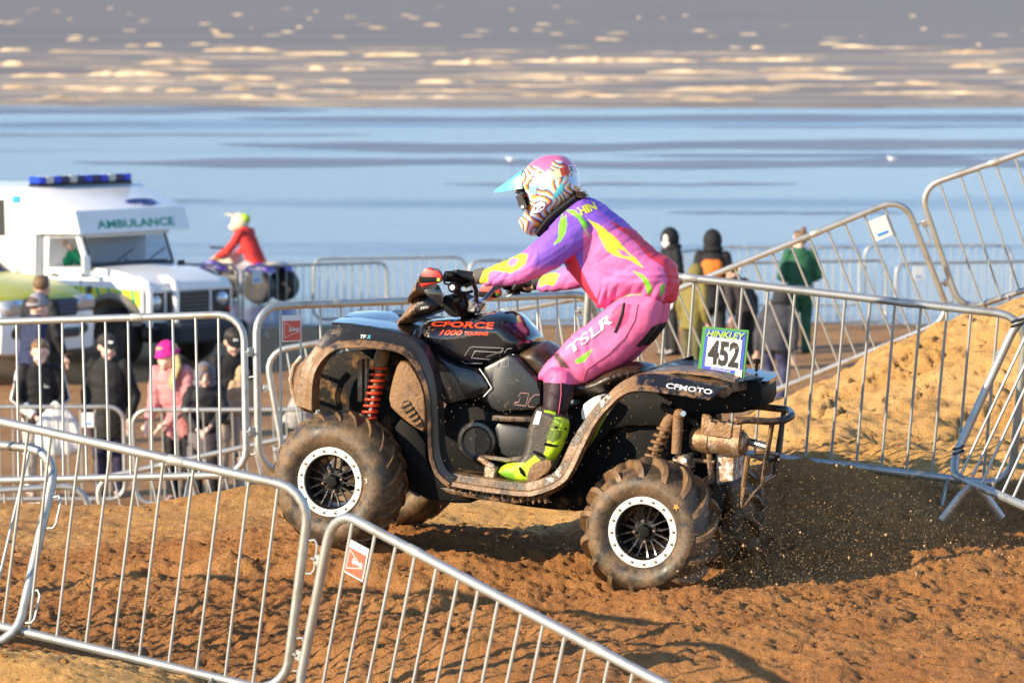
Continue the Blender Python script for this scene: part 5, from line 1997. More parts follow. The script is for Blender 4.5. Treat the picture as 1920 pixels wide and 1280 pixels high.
# peak
pk = []
for t, hw in ((0, .020), (.35, .062), (.7, .088), (1.0, .098)):
    up_ = np.array([927, 358]) * (1 - t) + np.array([984, 318]) * t
    lw_ = np.array([929, 361]) * (1 - t) + np.array([990, 352]) * t
    A = np.array(Q(*up_, YC))
    B = np.array(Q(*lw_, YC))
    pk.append([tuple(A + [0, -hw * .35, 0]), tuple(A + [0, hw * .35, 0]), tuple(A * .75 + B * .25 + [0, hw * .8, 0]), tuple(B + [0, hw, 0]), tuple(B * .93 + A * .07 + [0, hw * .8, 0]),
               tuple(A * .6 + B * .4 + [0, 0, -.0]), tuple(B * .93 + A * .07 + [0, -hw * .8, 0]), tuple(B + [0, -hw, 0]), tuple(A * .75 + B * .25 + [0, -hw * .8, 0])])
k = MB()
k.loft(pk)
k.build('helmet_peak', 'visor_teal', o_h, 30)
# face opening, goggles, action camera on the chin side
k = MB()
k.join(inflate(Q2([(978, 350), (990, 352), (998, 366), (998, 384), (990, 396), (980, 390), (974, 372)], YC), YC, .112, .03, .008))
k.build('goggles', 'goggle_lens', o_h, 60)
k = MB()
k.join(inflate(Q2([(972, 352), (982, 350), (984, 360), (977, 366), (970, 362)], YC), YC, .085, .015, .007))
k.build('goggle_frame', 'helmet_mud', o_h, 60)
k = MB()
k.join(inflate(Q2([(974, 408), (984, 402), (990, 412), (992, 428), (986, 430), (976, 420)], YC), YC, .060, .02, .006))
k.build('chin_guard', 'helmet_mud', o_h, 60)
cq = [(966, 369), (977, 364), (989, 388), (980, 396)]
k = MB()
k.prism([Q(a, b_, .325) for a, b_ in cq], [Q(a, b_, .375) for a, b_ in cq])
oc = k.build('action_camera', 'goggle_lens', o_h, 20)
k = MB()
k.lathe([(.001, -.006), (.008, -.005), (.009, .002)], 14, M=Matrix.Translation(Q(980, 388, .325)))
k.build('camera_button', 'helmet_white', oc, 40)
# white visor tab and goggle strap laid round the shell
def surf_patch(q, name, m, off=.003, n=6, cols=None):
    k = MB()
    g = [[on_surface(bh, *bil(q, i / n, j / n), off) for i in range(n + 1)] for j in range(n + 1)]
    vs = [p or (0, 0, 0) for r in g for p in r]
    k.add(vs, [(j * (n + 1) + i, j * (n + 1) + i + 1, (j + 1) * (n + 1) + i + 1, (j + 1) * (n + 1) + i) for j in range(n) for i in range(n)
               if all(g[b_][a] for a, b_ in ((i, j), (i + 1, j), (i, j + 1), (i + 1, j + 1)))])
    return k.build(name, m, o_h, 60)
mat('strap_red', (.72, .08, .04), .5)
mat('strap_cream', (.72, .66, .40), .5)
mat('strap_white', (.78, .78, .80), .5)
mat('strap_blue', (.20, .42, .72), .4)
surf_patch([(992, 362), (1004, 366), (1007, 350), (992, 348)], 'goggle_outrigger', 'strap_blue')
surf_patch([(1004, 350), (1034, 338), (1032, 327), (1000, 338)], 'goggle_strap', 'strap_white')
surf_patch([(1034, 338), (1054, 332), (1049, 316), (1032, 325)], 'goggle_strap', 'strap_cream')
surf_patch([(1054, 331), (1069, 325), (1065, 310), (1050, 316)], 'goggle_strap', 'strap_red')
surf_patch([(1069, 325), (1079, 325), (1073, 309), (1065, 310)], 'goggle_strap', 'strap_white')
rtext('R', [(1069, 323), (1077, 322), (1074, 311), (1067, 312)], bh, 'lettering', 'number_black', o_h, .03)
# oval maker's badge
k = MB()
def oval(cx, cy, a, b_, rot, off, n=28):
    v = [on_surface(bh, cx, cy, off)]
    for j in range(n):
        t = 2 * math.pi * j / n
        ux, uy = a * math.cos(t), b_ * math.sin(t)
        v.append(on_surface(bh, cx + ux * math.cos(rot) - uy * math.sin(rot), cy + ux * math.sin(rot) + uy * math.cos(rot), off))
    return [p or v[0] for p in v], [(0, 1 + j, 1 + (j + 1) % n) for j in range(n)]
k.add(*oval(1010, 389, 16, 10, -.62, .003))
k.build('badge_rim', 'number_black', o_h, 60)
k = MB()
k.add(*oval(1010, 389, 14.6, 8.6, -.62, .0042))
k.build('badge', 'helmet_white', o_h, 60)
c_, s_ = math.cos(-.62), math.sin(-.62)
bq = [(1010 + u * c_ - v * s_, 389 + u * s_ + v * c_) for u, v in ((-12, 5), (12, 5), (12, -5), (-12, -5))]
rtext('Arai', bq, bh, 'badge_lettering', 'number_black', o_h, .015, .35)
# hair at the nape
k = MB()
rr = random.Random(3)
for i in range(60):
    a0 = Q(1078 + rr.uniform(-8, 8), 362 + rr.uniform(-3, 8), YC + rr.uniform(-.07, .07))
    a0 = np.array(a0)
    k.tube([a0, a0 + [.02 + rr.uniform(0, .02), rr.uniform(-.01, .01), rr.uniform(-.012, .008)], a0 + [.03 + rr.uniform(0, .035), rr.uniform(-.02, .02), rr.uniform(-.03, .02)]], [.004, .003, .0008], 4)
tag(k.build('hair', 'hair_dark', rider, 60), kind='stuff')
# ------------------------------------------------------------------ vehicles on the beach
class Frame:
    "local frame: x forward, y to the far side, z up; origin on the ground under the near front corner"
    def __init__(s, px, d, fx):
        s.X = np.array([fx, -math.sqrt(1 - fx * fx), 0])
        s.Y = np.array([-s.X[1], s.X[0], 0])
        o = P(px, 600, d)
        s.O = np.array([o[0], o[1], 0.0])
        X, Y = s.X, s.Y
        s.M = Matrix(((X[0], Y[0], 0, s.O[0]), (X[1], Y[1], 0, s.O[1]), (0, 0, 1, 0), (0, 0, 0, 1)))
    def side(s, px, py, y=0.0):
        "pixel to local point on the side plane y"
        r = ray(px, py)
        t = ((s.O + y * s.Y - CAM) @ s.Y) / (r @ s.Y)
        p = CAM + t * r - s.O
        return (p @ s.X, y, p[2])
    def front(s, px, py, x=0.0):
        r = ray(px, py)
        t = ((s.O + x * s.X - CAM) @ s.X) / (r @ s.X)
        p = CAM + t * r - s.O
        return (x, p @ s.Y, p[2])

mat('van_white', (.80, .80, .78), .3, coat=.3, var=(3, (.72, .70, .65), .5, .8))
mat('hi_vis_yellow', (.66, .66, .03), .4)
mat('hi_vis_green', (.0, .34, .17), .4)
mat('ambulance_green', (.0, .27, .19), .5)
mat('navy_print', (.05, .07, .25), .5)
mat('light_blue', (.012, .06, .55), .15, coat=.4)
mat('light_dark', (.01, .02, .10), .2, coat=.3)
mat('light_clear', (.5, .5, .45), .2)
mat('signal_blue', (.03, .30, .80), .3)
mat('grille_black', (.012, .013, .015), .4)
mat('lamp_glass', (.55, .58, .62), .08, .6)
mat('lamp_orange', (.70, .12, .02), .25)
mat('lamp_red', (.5, .02, .02), .25)
mat('screen_glass', (.42, .48, .55), .02, trans=1.0)
mat('cab_dark', (.02, .022, .026), .7)
mat('arch_grey', (.22, .20, .17), .7)
mat('tyre_dark', (.02, .019, .018), .7, var=(6, (.08, .055, .035), .5, .7))
mat('hub_grey', (.35, .33, .30), .45, .5)
mat('plate_grey', (.68, .70, .68), .5)
mat('mirror_black', (.012, .012, .014), .3)
mat('car_yellow', (.60, .57, .03), .35, coat=.2, var=(2, (.64, .58, .16), .4, .7))

def extr(poly3, y0, y1, bev=.03, rnd=1):
    p2 = np.array([(p[0], p[2]) for p in poly3])
    pl = np.array(chaikin(p2, rnd)) if rnd else p2
    e = np.roll(pl, -1, 0) - pl
    nn = np.stack([e[:, 1], -e[:, 0]], 1)
    nn /= np.linalg.norm(nn, axis=1)[:, None] + 1e-12
    vn = nn + np.roll(nn, 1, 0)
    vn /= np.linalg.norm(vn, axis=1)[:, None] + 1e-12
    if np.sum(pl[:, 0] * np.roll(pl[:, 1], -1) - np.roll(pl[:, 0], -1) * pl[:, 1]) < 0:
        vn = -vn
    mb = MB()
    mb.loft([[(a, y, b_) for a, b_ in pl - vn * i] for i, y in ((bev, y0), (bev * .3, y0 + bev * .3), (0, y0 + bev), (0, y1 - bev), (bev * .3, y1 - bev * .3), (bev, y1))])
    return mb

def road_wheel(parent, x, y, r, w, face=-1):
    mb = MB()
    mb.lathe([(r * .58, -w / 2), (r * .8, -w / 2 - .012), (r * .96, -w / 2 + .02), (r, -w / 4), (r, w / 4), (r * .96, w / 2 - .02), (r * .8, w / 2 + .012), (r * .58, w / 2)], 32)
    M = Matrix.Translation((x, y, r))
    o = mb.build('wheel', 'tyre_dark', parent, 50)
    o.matrix_local = M
    mb = MB()
    s = face
    mb.lathe([(.001, s * w * .30), (r * .22, s * w * .34), (r * .25, s * w * .2), (r * .5, s * w * .26), (r * .59, s * w * .46), (r * .6, s * w * .3)], 28)
    mb.build('rim', 'hub_grey', o, 40)
    return o

# ---------------------------------------------------------------- ambulance
A = Frame(266, 58.3, .72)
amb = empty('ambulance', A.M)
tag(amb, 'white off-road ambulance with blue light bar parked beyond the spectators', 'ambulance')
def ap(mb, name, m, parent=None, sm=35):
    return mb.build(name, m, parent or amb, sm)
def S(poly, y=0.0):
    return [A.side(a, b_, y) for a, b_ in poly]
ap(extr(S([(-310, 346), (57, 352), (138, 396), (149, 440), (66, 440), (64, 615), (-310, 628)], -.14), -.14, 1.93, .05, 0), 'rear_box', 'van_white')
arch = [(210 + 46 * math.cos(rad(t)), 606 - 50 * math.sin(rad(t))) for t in range(0, 181, 20)]
ap(extr(S([(66, 500), (150, 503), (168, 516), (215, 522), (258, 530), (267, 545), (268, 606)] + arch + [(150, 638), (66, 640)]), 0, 1.66, .03, 0), 'cab_body', 'van_white')
ap(extr(S([(66, 438), (92, 438), (90, 502), (66, 502)]), .0, 1.66, .02, 0), 'cab_rear_pillar', 'van_white')
ap(extr(S([(92, 436), (148, 436), (149, 446), (92, 446)]), .0, 1.66, .01, 0), 'cab_header', 'van_white')
for y in (.02, 1.58):
    mb = MB()
    a = np.array(A.side(147, 440, y))
    b_ = np.array(A.side(165, 503, y))
    mb.tube([a, b_], .045, 8)
    ap(mb, 'windscreen_pillar', 'van_white')
a0, b0 = np.array(A.side(146, 442, 0)), np.array(A.side(163, 500, 0))
mb = MB()
mb.prism([(a0[0], .06, a0[2]), (a0[0], 1.60, a0[2]), (b0[0], 1.60, b0[2]), (b0[0], .06, b0[2])], [(a0[0] - .012, .06, a0[2]), (a0[0] - .012, 1.60, a0[2]), (b0[0] - .012, 1.60, b0[2]), (b0[0] - .012, .06, b0[2])])
ap(mb, 'windscreen', 'screen_glass', None, 0)
mb = MB()
for y0, y1 in ((.06, .10), (1.56, 1.60)):
    mb.tube([(a0[0] + .012, (y0 + y1) / 2, a0[2]), (b0[0] + .012, (y0 + y1) / 2, b0[2])], .018, 6)
mb.tube([(a0[0] + .012, .08, a0[2]), (a0[0] + .012, 1.58, a0[2])], .02, 6)
mb.tube([(b0[0] + .012, .08, b0[2]), (b0[0] + .012, 1.58, b0[2])], .02, 6)
ap(mb, 'windscreen_seal', 'grille_black')
for y in (.45, 1.05):
    mb = MB()
    mb.tube([(b0[0] + .03, y, b0[2] + .01), (b0[0] - .02, y + .28, b0[2] + .14), (b0[0] - .06, y + .44, b0[2] + .20)], .010, 5)
    ap(mb, 'wiper', 'mirror_black')
s0 = np.array(A.side(70, 500, .5))
mb = MB()
mb.box((s0[0] + .22, .83, s0[2] + .20), (.06, 1.60, 1.0), .01)
mb.box((s0[0] + .35, .45, s0[2] - .05), (.5, .5, .12), .04)
mb.box((s0[0] + .14, .45, s0[2] + .28), (.14, .48, .62), .05)
mb.box((s0[0] + .14, 1.2, s0[2] + .28), (.14, .48, .62), .05)
mb.box((b0[0] - .16, .83, b0[2] - .02), (.22, 1.5, .10), .03)
ap(mb, 'cab_interior', 'cab_dark')
# bonnet
zf = A.side(262, 533)[2]
zb = b0[2] - .02
xb = b0[0]
mb = MB()
rings = []
for x, z, y0, y1 in ((xb, zb, .10, 1.56), (xb + (-.12 - xb) * .5, (zb + zf) / 2 + .06, .12, 1.54), (-.14, zf + .05, .16, 1.50), (-.02, zf - .02, .18, 1.48), (0.0, zf - .10, .18, 1.48)):
    n = 8
    rings.append([(x, y0 + (y1 - y0) * j / n, z + .020 * math.sin(math.pi * j / n)) for j in range(n + 1)] + [(x, y1, z - .14), (x, y0, z - .14)])
mb.loft(rings)
ap(mb, 'bonnet', 'van_white', None, 40)
# front panel of the high roof carries the word
FA = [np.array(A.side(138, 396, -.14)), np.array(A.side(149, 440, -.14))]
def front_panel_pt(u, v):
    "u across 0..1 (near to far), v up 0..1 on the panel above the windscreen"
    p = FA[1] * (1 - v) + FA[0] * v
    return (p[0] + .004, -.14 + 2.07 * u, p[2])
def panel_text(body, u0, u1, v0, v1, name, m, bold=.02):
    v, f, asp = text2d(body, 0, bold)
    mb = MB()
    mb.add([front_panel_pt(u0 + (u1 - u0) * a[0], v0 + (v1 - v0) * a[1]) for a in v], f)
    ap(mb, name, m, None, 0)
panel_text('AMBULANCE', .17, .86, .20, .56, 'lettering', 'ambulance_green', .03)
R0, R1 = np.array(A.side(138, 396, -.14)), np.array(A.side(57, 352, -.14))
def slope_pt(u, v):
    p = R0 * (1 - v) + R1 * v
    n = np.array([(R1 - R0)[2] * -1, 0, (R1 - R0)[0]])
    n /= np.linalg.norm(n)
    n = n if n[2] > 0 else -n
    return (p[0] + n[0] * .005, -.14 + 2.07 * u, p[2] + n[2] * .005)
mb = MB()
for c, ra in (((.66, .26), (.10, .06)), ((.73, .20), (.07, .09))):
    pts = [slope_pt(c[0] + ra[0] * math.cos(t) + .03 * math.sin(t), c[1] + ra[1] * math.sin(t)) for t in np.linspace(0, 2 * math.pi, 18)[:-1]]
    mb.tube(pts, .022, 5, loop=True)
ap(mb, 'swirl_emblem', 'navy_print')
# light bar
zr = A.side(57, 352, -.14)[2]
xr = A.side(57, 352, -.14)[0] - .12
segs = ['light_blue', 'light_clear', 'light_blue', 'light_dark', 'light_clear', 'light_dark', 'light_blue', 'light_dark', 'light_blue', 'light_clear', 'light_dark', 'light_blue']
mb = MB()
mb.box((xr, .88, zr + .02), (.22, 1.74, .05), .01)
lb = ap(mb, 'light_bar', 'mirror_black')
for i, m in enumerate(segs):
    mb = MB()
    w = 1.72 / len(segs)
    mb.box((xr, .02 + w * (i + .5), zr + .095), (.24, w * .97, .105), .02)
    ap(mb, 'beacon', m, lb)
# side details
def side_slab(poly, name, m, y=-.004, th=.02, parent=None):
    a = [A.side(px, py, y) for px, py in poly]
    mb = MB()
    mb.prism([(p[0], p[1] + th, p[2]) for p in a], a)
    return ap(mb, name, m, parent, 0)
side_slab([(-60, 374), (8, 374), (10, 442), (-60, 444)], 'side_window', 'cab_dark', -.145)
side_slab([(22, 367), (36, 367), (36, 380), (22, 381)], 'marker_light', 'signal_blue', -.165, .03)
side_slab([(118, 534), (262, 545), (264, 576), (246, 572), (235, 561), (210, 557), (186, 562), (168, 578), (160, 582), (118, 560)], 'reflective_band', 'hi_vis_yellow', -.006, .012)
for x in (120, 140, 158, 178, 200, 222, 244):
    side_slab([(x, 535 + (x - 120) * .07), (x + 5, 535 + (x - 120) * .07), (x + 11, 560 if 165 < x < 240 else 572), (x + 6, 560 if 165 < x < 240 else 572)], 'band_stripe', 'hi_vis_green', -.010, .006)
side_slab([(163, 536), (171, 537), (169, 553), (162, 552)], 'side_repeater', 'mirror_black', -.02, .03)
mb = MB()
pts = [A.side(210 + 47 * math.cos(rad(t)), 606 - 51 * math.sin(rad(t)), -.05) for t in range(-5, 186, 10)]
mb.tube(pts, .055, 6, flat=1.6)
ap(mb, 'wheel_arch', 'arch_grey')
# mirrors
mb = MB()
mb.box(A.side(161, 500, -.22), (.06, .16, .30), .03)
mb.tube([A.side(161, 512, -.2), A.side(150, 512, .0)], .015, 6)
ap(mb, 'door_mirror', 'van_white')
mb = MB()
c = A.front(340, 503, -.9)
mb.box((c[0], c[1], c[2]), (.05, .14, .24), .03)
mb.tube([c, (c[0], c[1] - .02, c[2] - .18), (c[0], 1.6, c[2] - .22)], .012, 6)
ap(mb, 'door_mirror', 'mirror_black')
# nose
z0, z1 = A.front(330, 600)[2], A.front(330, 546)[2]
mb = MB()
mb.box((.012, .83, (z0 + z1) / 2), (.05, .78, z1 - z0), .01)
ap(mb, 'grille', 'grille_black')
for k in range(7):
    mb = MB()
    mb.box((.040, .83, z0 + (z1 - z0) * (k + .5) / 7), (.012, .74, .012), .003)
    ap(mb, 'grille_bar', 'arch_grey')
for y in (.22, 1.44):
    mb = MB()
    mb.box((.006, y, (z0 + z1) / 2), (.03, .36, z1 - z0), .01)
    hp = ap(mb, 'lamp_panel', 'grille_black')
    mb = MB()
    mb.lathe([(.001, .07), (.06, .06), (.095, .035), (.105, .0)], 24, M=Matrix.Translation((.02, y, (z0 + z1) / 2 + .06)) @ Matrix.Rotation(rad(-90), 4, 'Z'))
    ap(mb, 'headlight', 'lamp_glass', hp)
    mb = MB()
    mb.lathe([(.001, .03), (.035, .025), (.04, 0)], 14, M=Matrix.Translation((.02, y - .13 if y < 1 else y + .13, (z0 + z1) / 2 - .08)) @ Matrix.Rotation(rad(-90), 4, 'Z'))
    ap(mb, 'indicator', 'lamp_orange' if y < 1 else 'lamp_red', hp)
for y in (.02, .50):          # white brush bars
    mb = MB()
    mb.tube([(-.35, y, zf + .03), (-.05, y, zf + .06), (.10, y, zf + .0), (.14, y, zf - .14), (.14, y, z0 - .05)], .045, 8)
    ap(mb, 'nose_bar', 'van_white')
mb = MB()
mb.box((.10, .83, z0 - .14), (.16, 1.74, .16), .03)
ap(mb, 'bumper', 'grille_black')
mb = MB()
mb.box((.19, .83, z0 - .10), (.012, .52, .12), .004)
ap(mb, 'number_plate', 'plate_grey')
# shut lines, handle, steps and rubbing strip of the cab door
for a, c in (((90, 503), (90, 632)), ((152, 505), (152, 560)), ((90, 632), (150, 634))):
    mb = MB()
    mb.tube([A.side(*a, -.002), A.side(*c, -.002)], .008, 5)
    ap(mb, 'shut_line', 'cab_dark')
mb = MB()
mb.box(A.side(102, 515, -.02), (.16, .03, .035), .008)
ap(mb, 'door_handle', 'mirror_black')
mb = MB()
mb.box(A.side(110, 645, -.05), (.9, .14, .05), .01)
ap(mb, 'side_step', 'mirror_black')
xw = A.side(210, 606)[0]
for x in (xw, xw - 3.2):
    for y, fc in ((.14, -1), (1.52, 1)):
        road_wheel(amb, x, y, .40, .24, fc)
mb = MB()
mb.box((xw - 1.6, .83, .48), (5.6, 1.3, .28), .05)
ap(mb, 'chassis', 'cab_dark')

# ---------------------------------------------------------------- white and yellow emergency car at the left edge
A2 = Frame(-2, 55.2, .80)
car = empty('emergency_car', A2.M)
tag(car, 'white and yellow emergency car at the left edge in front of the ambulance', 'car')
def cp(mb, name, m, parent=None, sm=40):
    return mb.build(name, m, parent or car, sm)
H = lambda py: A2.front(60, py)[2]
zt, zb_ = H(562), H(660)
prof = [(-4.3, .9), (-4.2, zt + .12), (-1.35, zt + .24), (-.2, zt + .05), (0.0, zt - .06), (.05, zt - .35), (.02, zb_), (-.2, zb_ - .05), (-.45, zb_ + .02)]
ar = [(-.85 + .38 * math.cos(rad(t)), .34 + .40 * math.sin(rad(t))) for t in range(10, 171, 20)]
body = [(a, 0, b_) for a, b_ in prof] + [(a, 0, b_) for a, b_ in ar] + [(-1.3, 0, .30), (-3.1, 0, .30), (-4.2, 0, .4)]
cp(extr(body, 0, 1.82, .10, 0), 'car_body', 'van_white')
mb = MB()
rings = []
for x, z in ((-1.40, zt + .25), (-.9, zt + .22), (-.4, zt + .13), (-.08, zt + .03), (.02, zt - .05)):
    rings.append([(x - .10 * abs(t) ** 2, .91 + .84 * t, z + .012 + .018 * (1 - t * t) + (.012 if abs(t) in (.4,) else 0)) for t in np.linspace(-1, 1, 11)] + [(x, 1.75, z - .1), (x, .07, z - .1)])
mb.loft(rings)
cp(mb, 'bonnet', 'car_yellow')
zr2 = zt + .24
mb = MB()
mb.loft([[(-1.35, .10, zr2), (-1.35, 1.72, zr2), (-1.40, 1.72, zr2), (-1.40, .10, zr2)], [(-2.05, .26, zr2 + .52), (-2.05, 1.56, zr2 + .52), (-2.10, 1.56, zr2 + .5), (-2.10, .26, zr2 + .5)]])
cp(mb, 'windscreen', 'goggle_lens', None, 0)
for y0, y1 in ((.08, .24), (1.74, 1.58)):
    mb = MB()
    mb.tube([(-1.32, y0, zr2), (-2.05, y1, zr2 + .54), (-3.3, y1, zr2 + .56), (-4.1, y0, zr2 + .05)], .045, 8)
    cp(mb, 'roof_pillar', 'van_white')
mb = MB()
mb.loft([[(-1.45, .12, zr2), (-4.1, .12, zr2), (-4.1, 1.70, zr2), (-1.45, 1.70, zr2)], [(-2.12, .26, zr2 + .50), (-3.3, .26, zr2 + .50), (-3.3, 1.56, zr2 + .50), (-2.12, 1.56, zr2 + .50)]])
cp(mb, 'cabin_glass', 'goggle_lens', None, 0)
mb = MB()
mb.box((-2.7, .91, zr2 + .555), (1.35, 1.36, .07), .03)
cp(mb, 'roof', 'van_white')
mb = MB()
mb.box((.04, .98, H(580)), (.07, .92, .24), .03)
cp(mb, 'grille', 'grille_black')
for k in range(3):
    mb = MB()
    mb.box((.08, .98, H(572 + 8 * k)), (.012, .8, .018), .004)
    cp(mb, 'grille_bar', 'navy_print')
for y in (.26, 1.60):
    mb = MB()
    mb.box((.0, y, H(576)), (.16, .40, .22), .06)
    cp(mb, 'headlight', 'lamp_glass')
mb = MB()
mb.box((.07, .91, H(628)), (.06, 1.1, .12), .03)
cp(mb, 'lower_intake', 'grille_black')
for y in (.25, 1.57):
    mb = MB()
    mb.lathe([(.001, .02), (.06, .015), (.07, 0)], 16, M=Matrix.Translation((.05, y, H(622))) @ Matrix.Rotation(rad(-90), 4, 'Z'))
    cp(mb, 'fog_lamp', 'grille_black')
for x in (-.85, -3.45):
    for y, fc in ((.12, -1), (1.70, 1)):
        road_wheel(car, x, y, .34, .22, fc)

# ---------------------------------------------------------------- distant quad bike
A3 = Frame(412, 71.0, -.93)      # heads left
class F3:
    pass
qx = empty('quad_bike', Matrix.Translation(Vector(P(500, 560, 71.0)) * 1.0))
p0 = P(500, 560, 71.0)
qx.matrix_world = Matrix.Translation((p0[0] - .35, p0[1], 0.012)) @ Matrix.Rotation(rad(-27), 4, 'Z')     # local x = rearward (right), y away
tag(qx, 'distant blue and white quad bike beside the wet sand', 'quad bike')
S3 = 71.0 / FPX
def D3(px, py, y=0.0):
    return ((px - 500) * S3, y, 5.1 - (py + 10) * S3 - .0)
mat('quad_purple', (.10, .05, .42), .35)
mat('quad_orange', (.72, .30, .10), .4)
mat('quad_cream', (.66, .50, .34), .45)
def dp(mb, name, m, parent=None, sm=45):
    return mb.build(name, m, parent or qx, sm)
def dslab(poly, y0, y1, name, m):
    p2 = [D3(*p) for p in poly]
    dp(extr(p2, y0, y1, .03, 1), name, m)
for ys in ((-.42, -.18), (.18, .42)):
    dslab([(424, 506), (430, 492), (448, 486), (470, 492), (480, 506), (470, 504), (448, 496), (434, 502)], ys[0], ys[1], 'front_fender', 'quad_purple')
    dslab([(528, 508), (536, 494), (552, 489), (572, 494), (580, 508), (570, 504), (552, 499), (536, 504)], ys[0], ys[1], 'rear_mudguard', 'quad_purple')
dslab([(438, 500), (446, 474), (470, 470), (488, 490), (484, 512), (460, 518)], -.22, .22, 'front_panel', 'quad_cream')
dslab([(470, 500), (500, 498), (540, 488), (545, 500), (520, 512), (480, 520)], -.18, .18, 'seat', 'quad_purple')
dslab([(530, 496), (545, 490), (568, 489), (578, 493), (566, 498), (535, 500)], -.20, .20, 'rear_rack', 'quad_cream')
dslab([(440, 505), (540, 505), (535, 545), (450, 545)], -.20, .20, 'engine_frame', 'grille_black')
mb = MB()
mb.tube([D3(447, 462, -.36), D3(452, 466, 0), D3(447, 462, .36)], .018, 6)
mb.tube([D3(452, 466, 0), D3(458, 490, 0)], .025, 6)
dp(mb, 'handlebar', 'grille_black')
for px, ys in ((440, (-.40, .40)), (556, (-.40, .40))):
    for y in ys:
        c = D3(px, 540, y)
        o = road_wheel(qx, c[0], y, .27, .22, -1 if y < 0 else 1)
# two lamps and number
mb = MB()
mb.lathe([(.001, -.02), (.05, -.015), (.06, .02)], 12, M=Matrix.Translation(D3(450, 485, -.225)))
dp(mb, 'number_disc', 'hi_vis_yellow')

# a second parked machine just behind the far barrier shows two pale wheels
# ------------------------------------------------------------------ people
mat('skin_body', attr='Col', rough=.5)
CLOTH = {}
def cloth(c, rough=.75):
    k = 'cloth_%d_%d_%d' % tuple(int(v * 1000) for v in c)
    if k not in MATS:
        mat(k, c, rough, spec=.25, var=(9, tuple(v * .7 for v in c), .4, .7), bump=(18, .45, .02))
    return k
def gloss(c):
    k = 'shell_%d_%d_%d' % tuple(int(v * 1000) for v in c)
    if k not in MATS:
        mat(k, c, .4, var=(9, tuple(v * .8 for v in c), .4, .7))
    return k

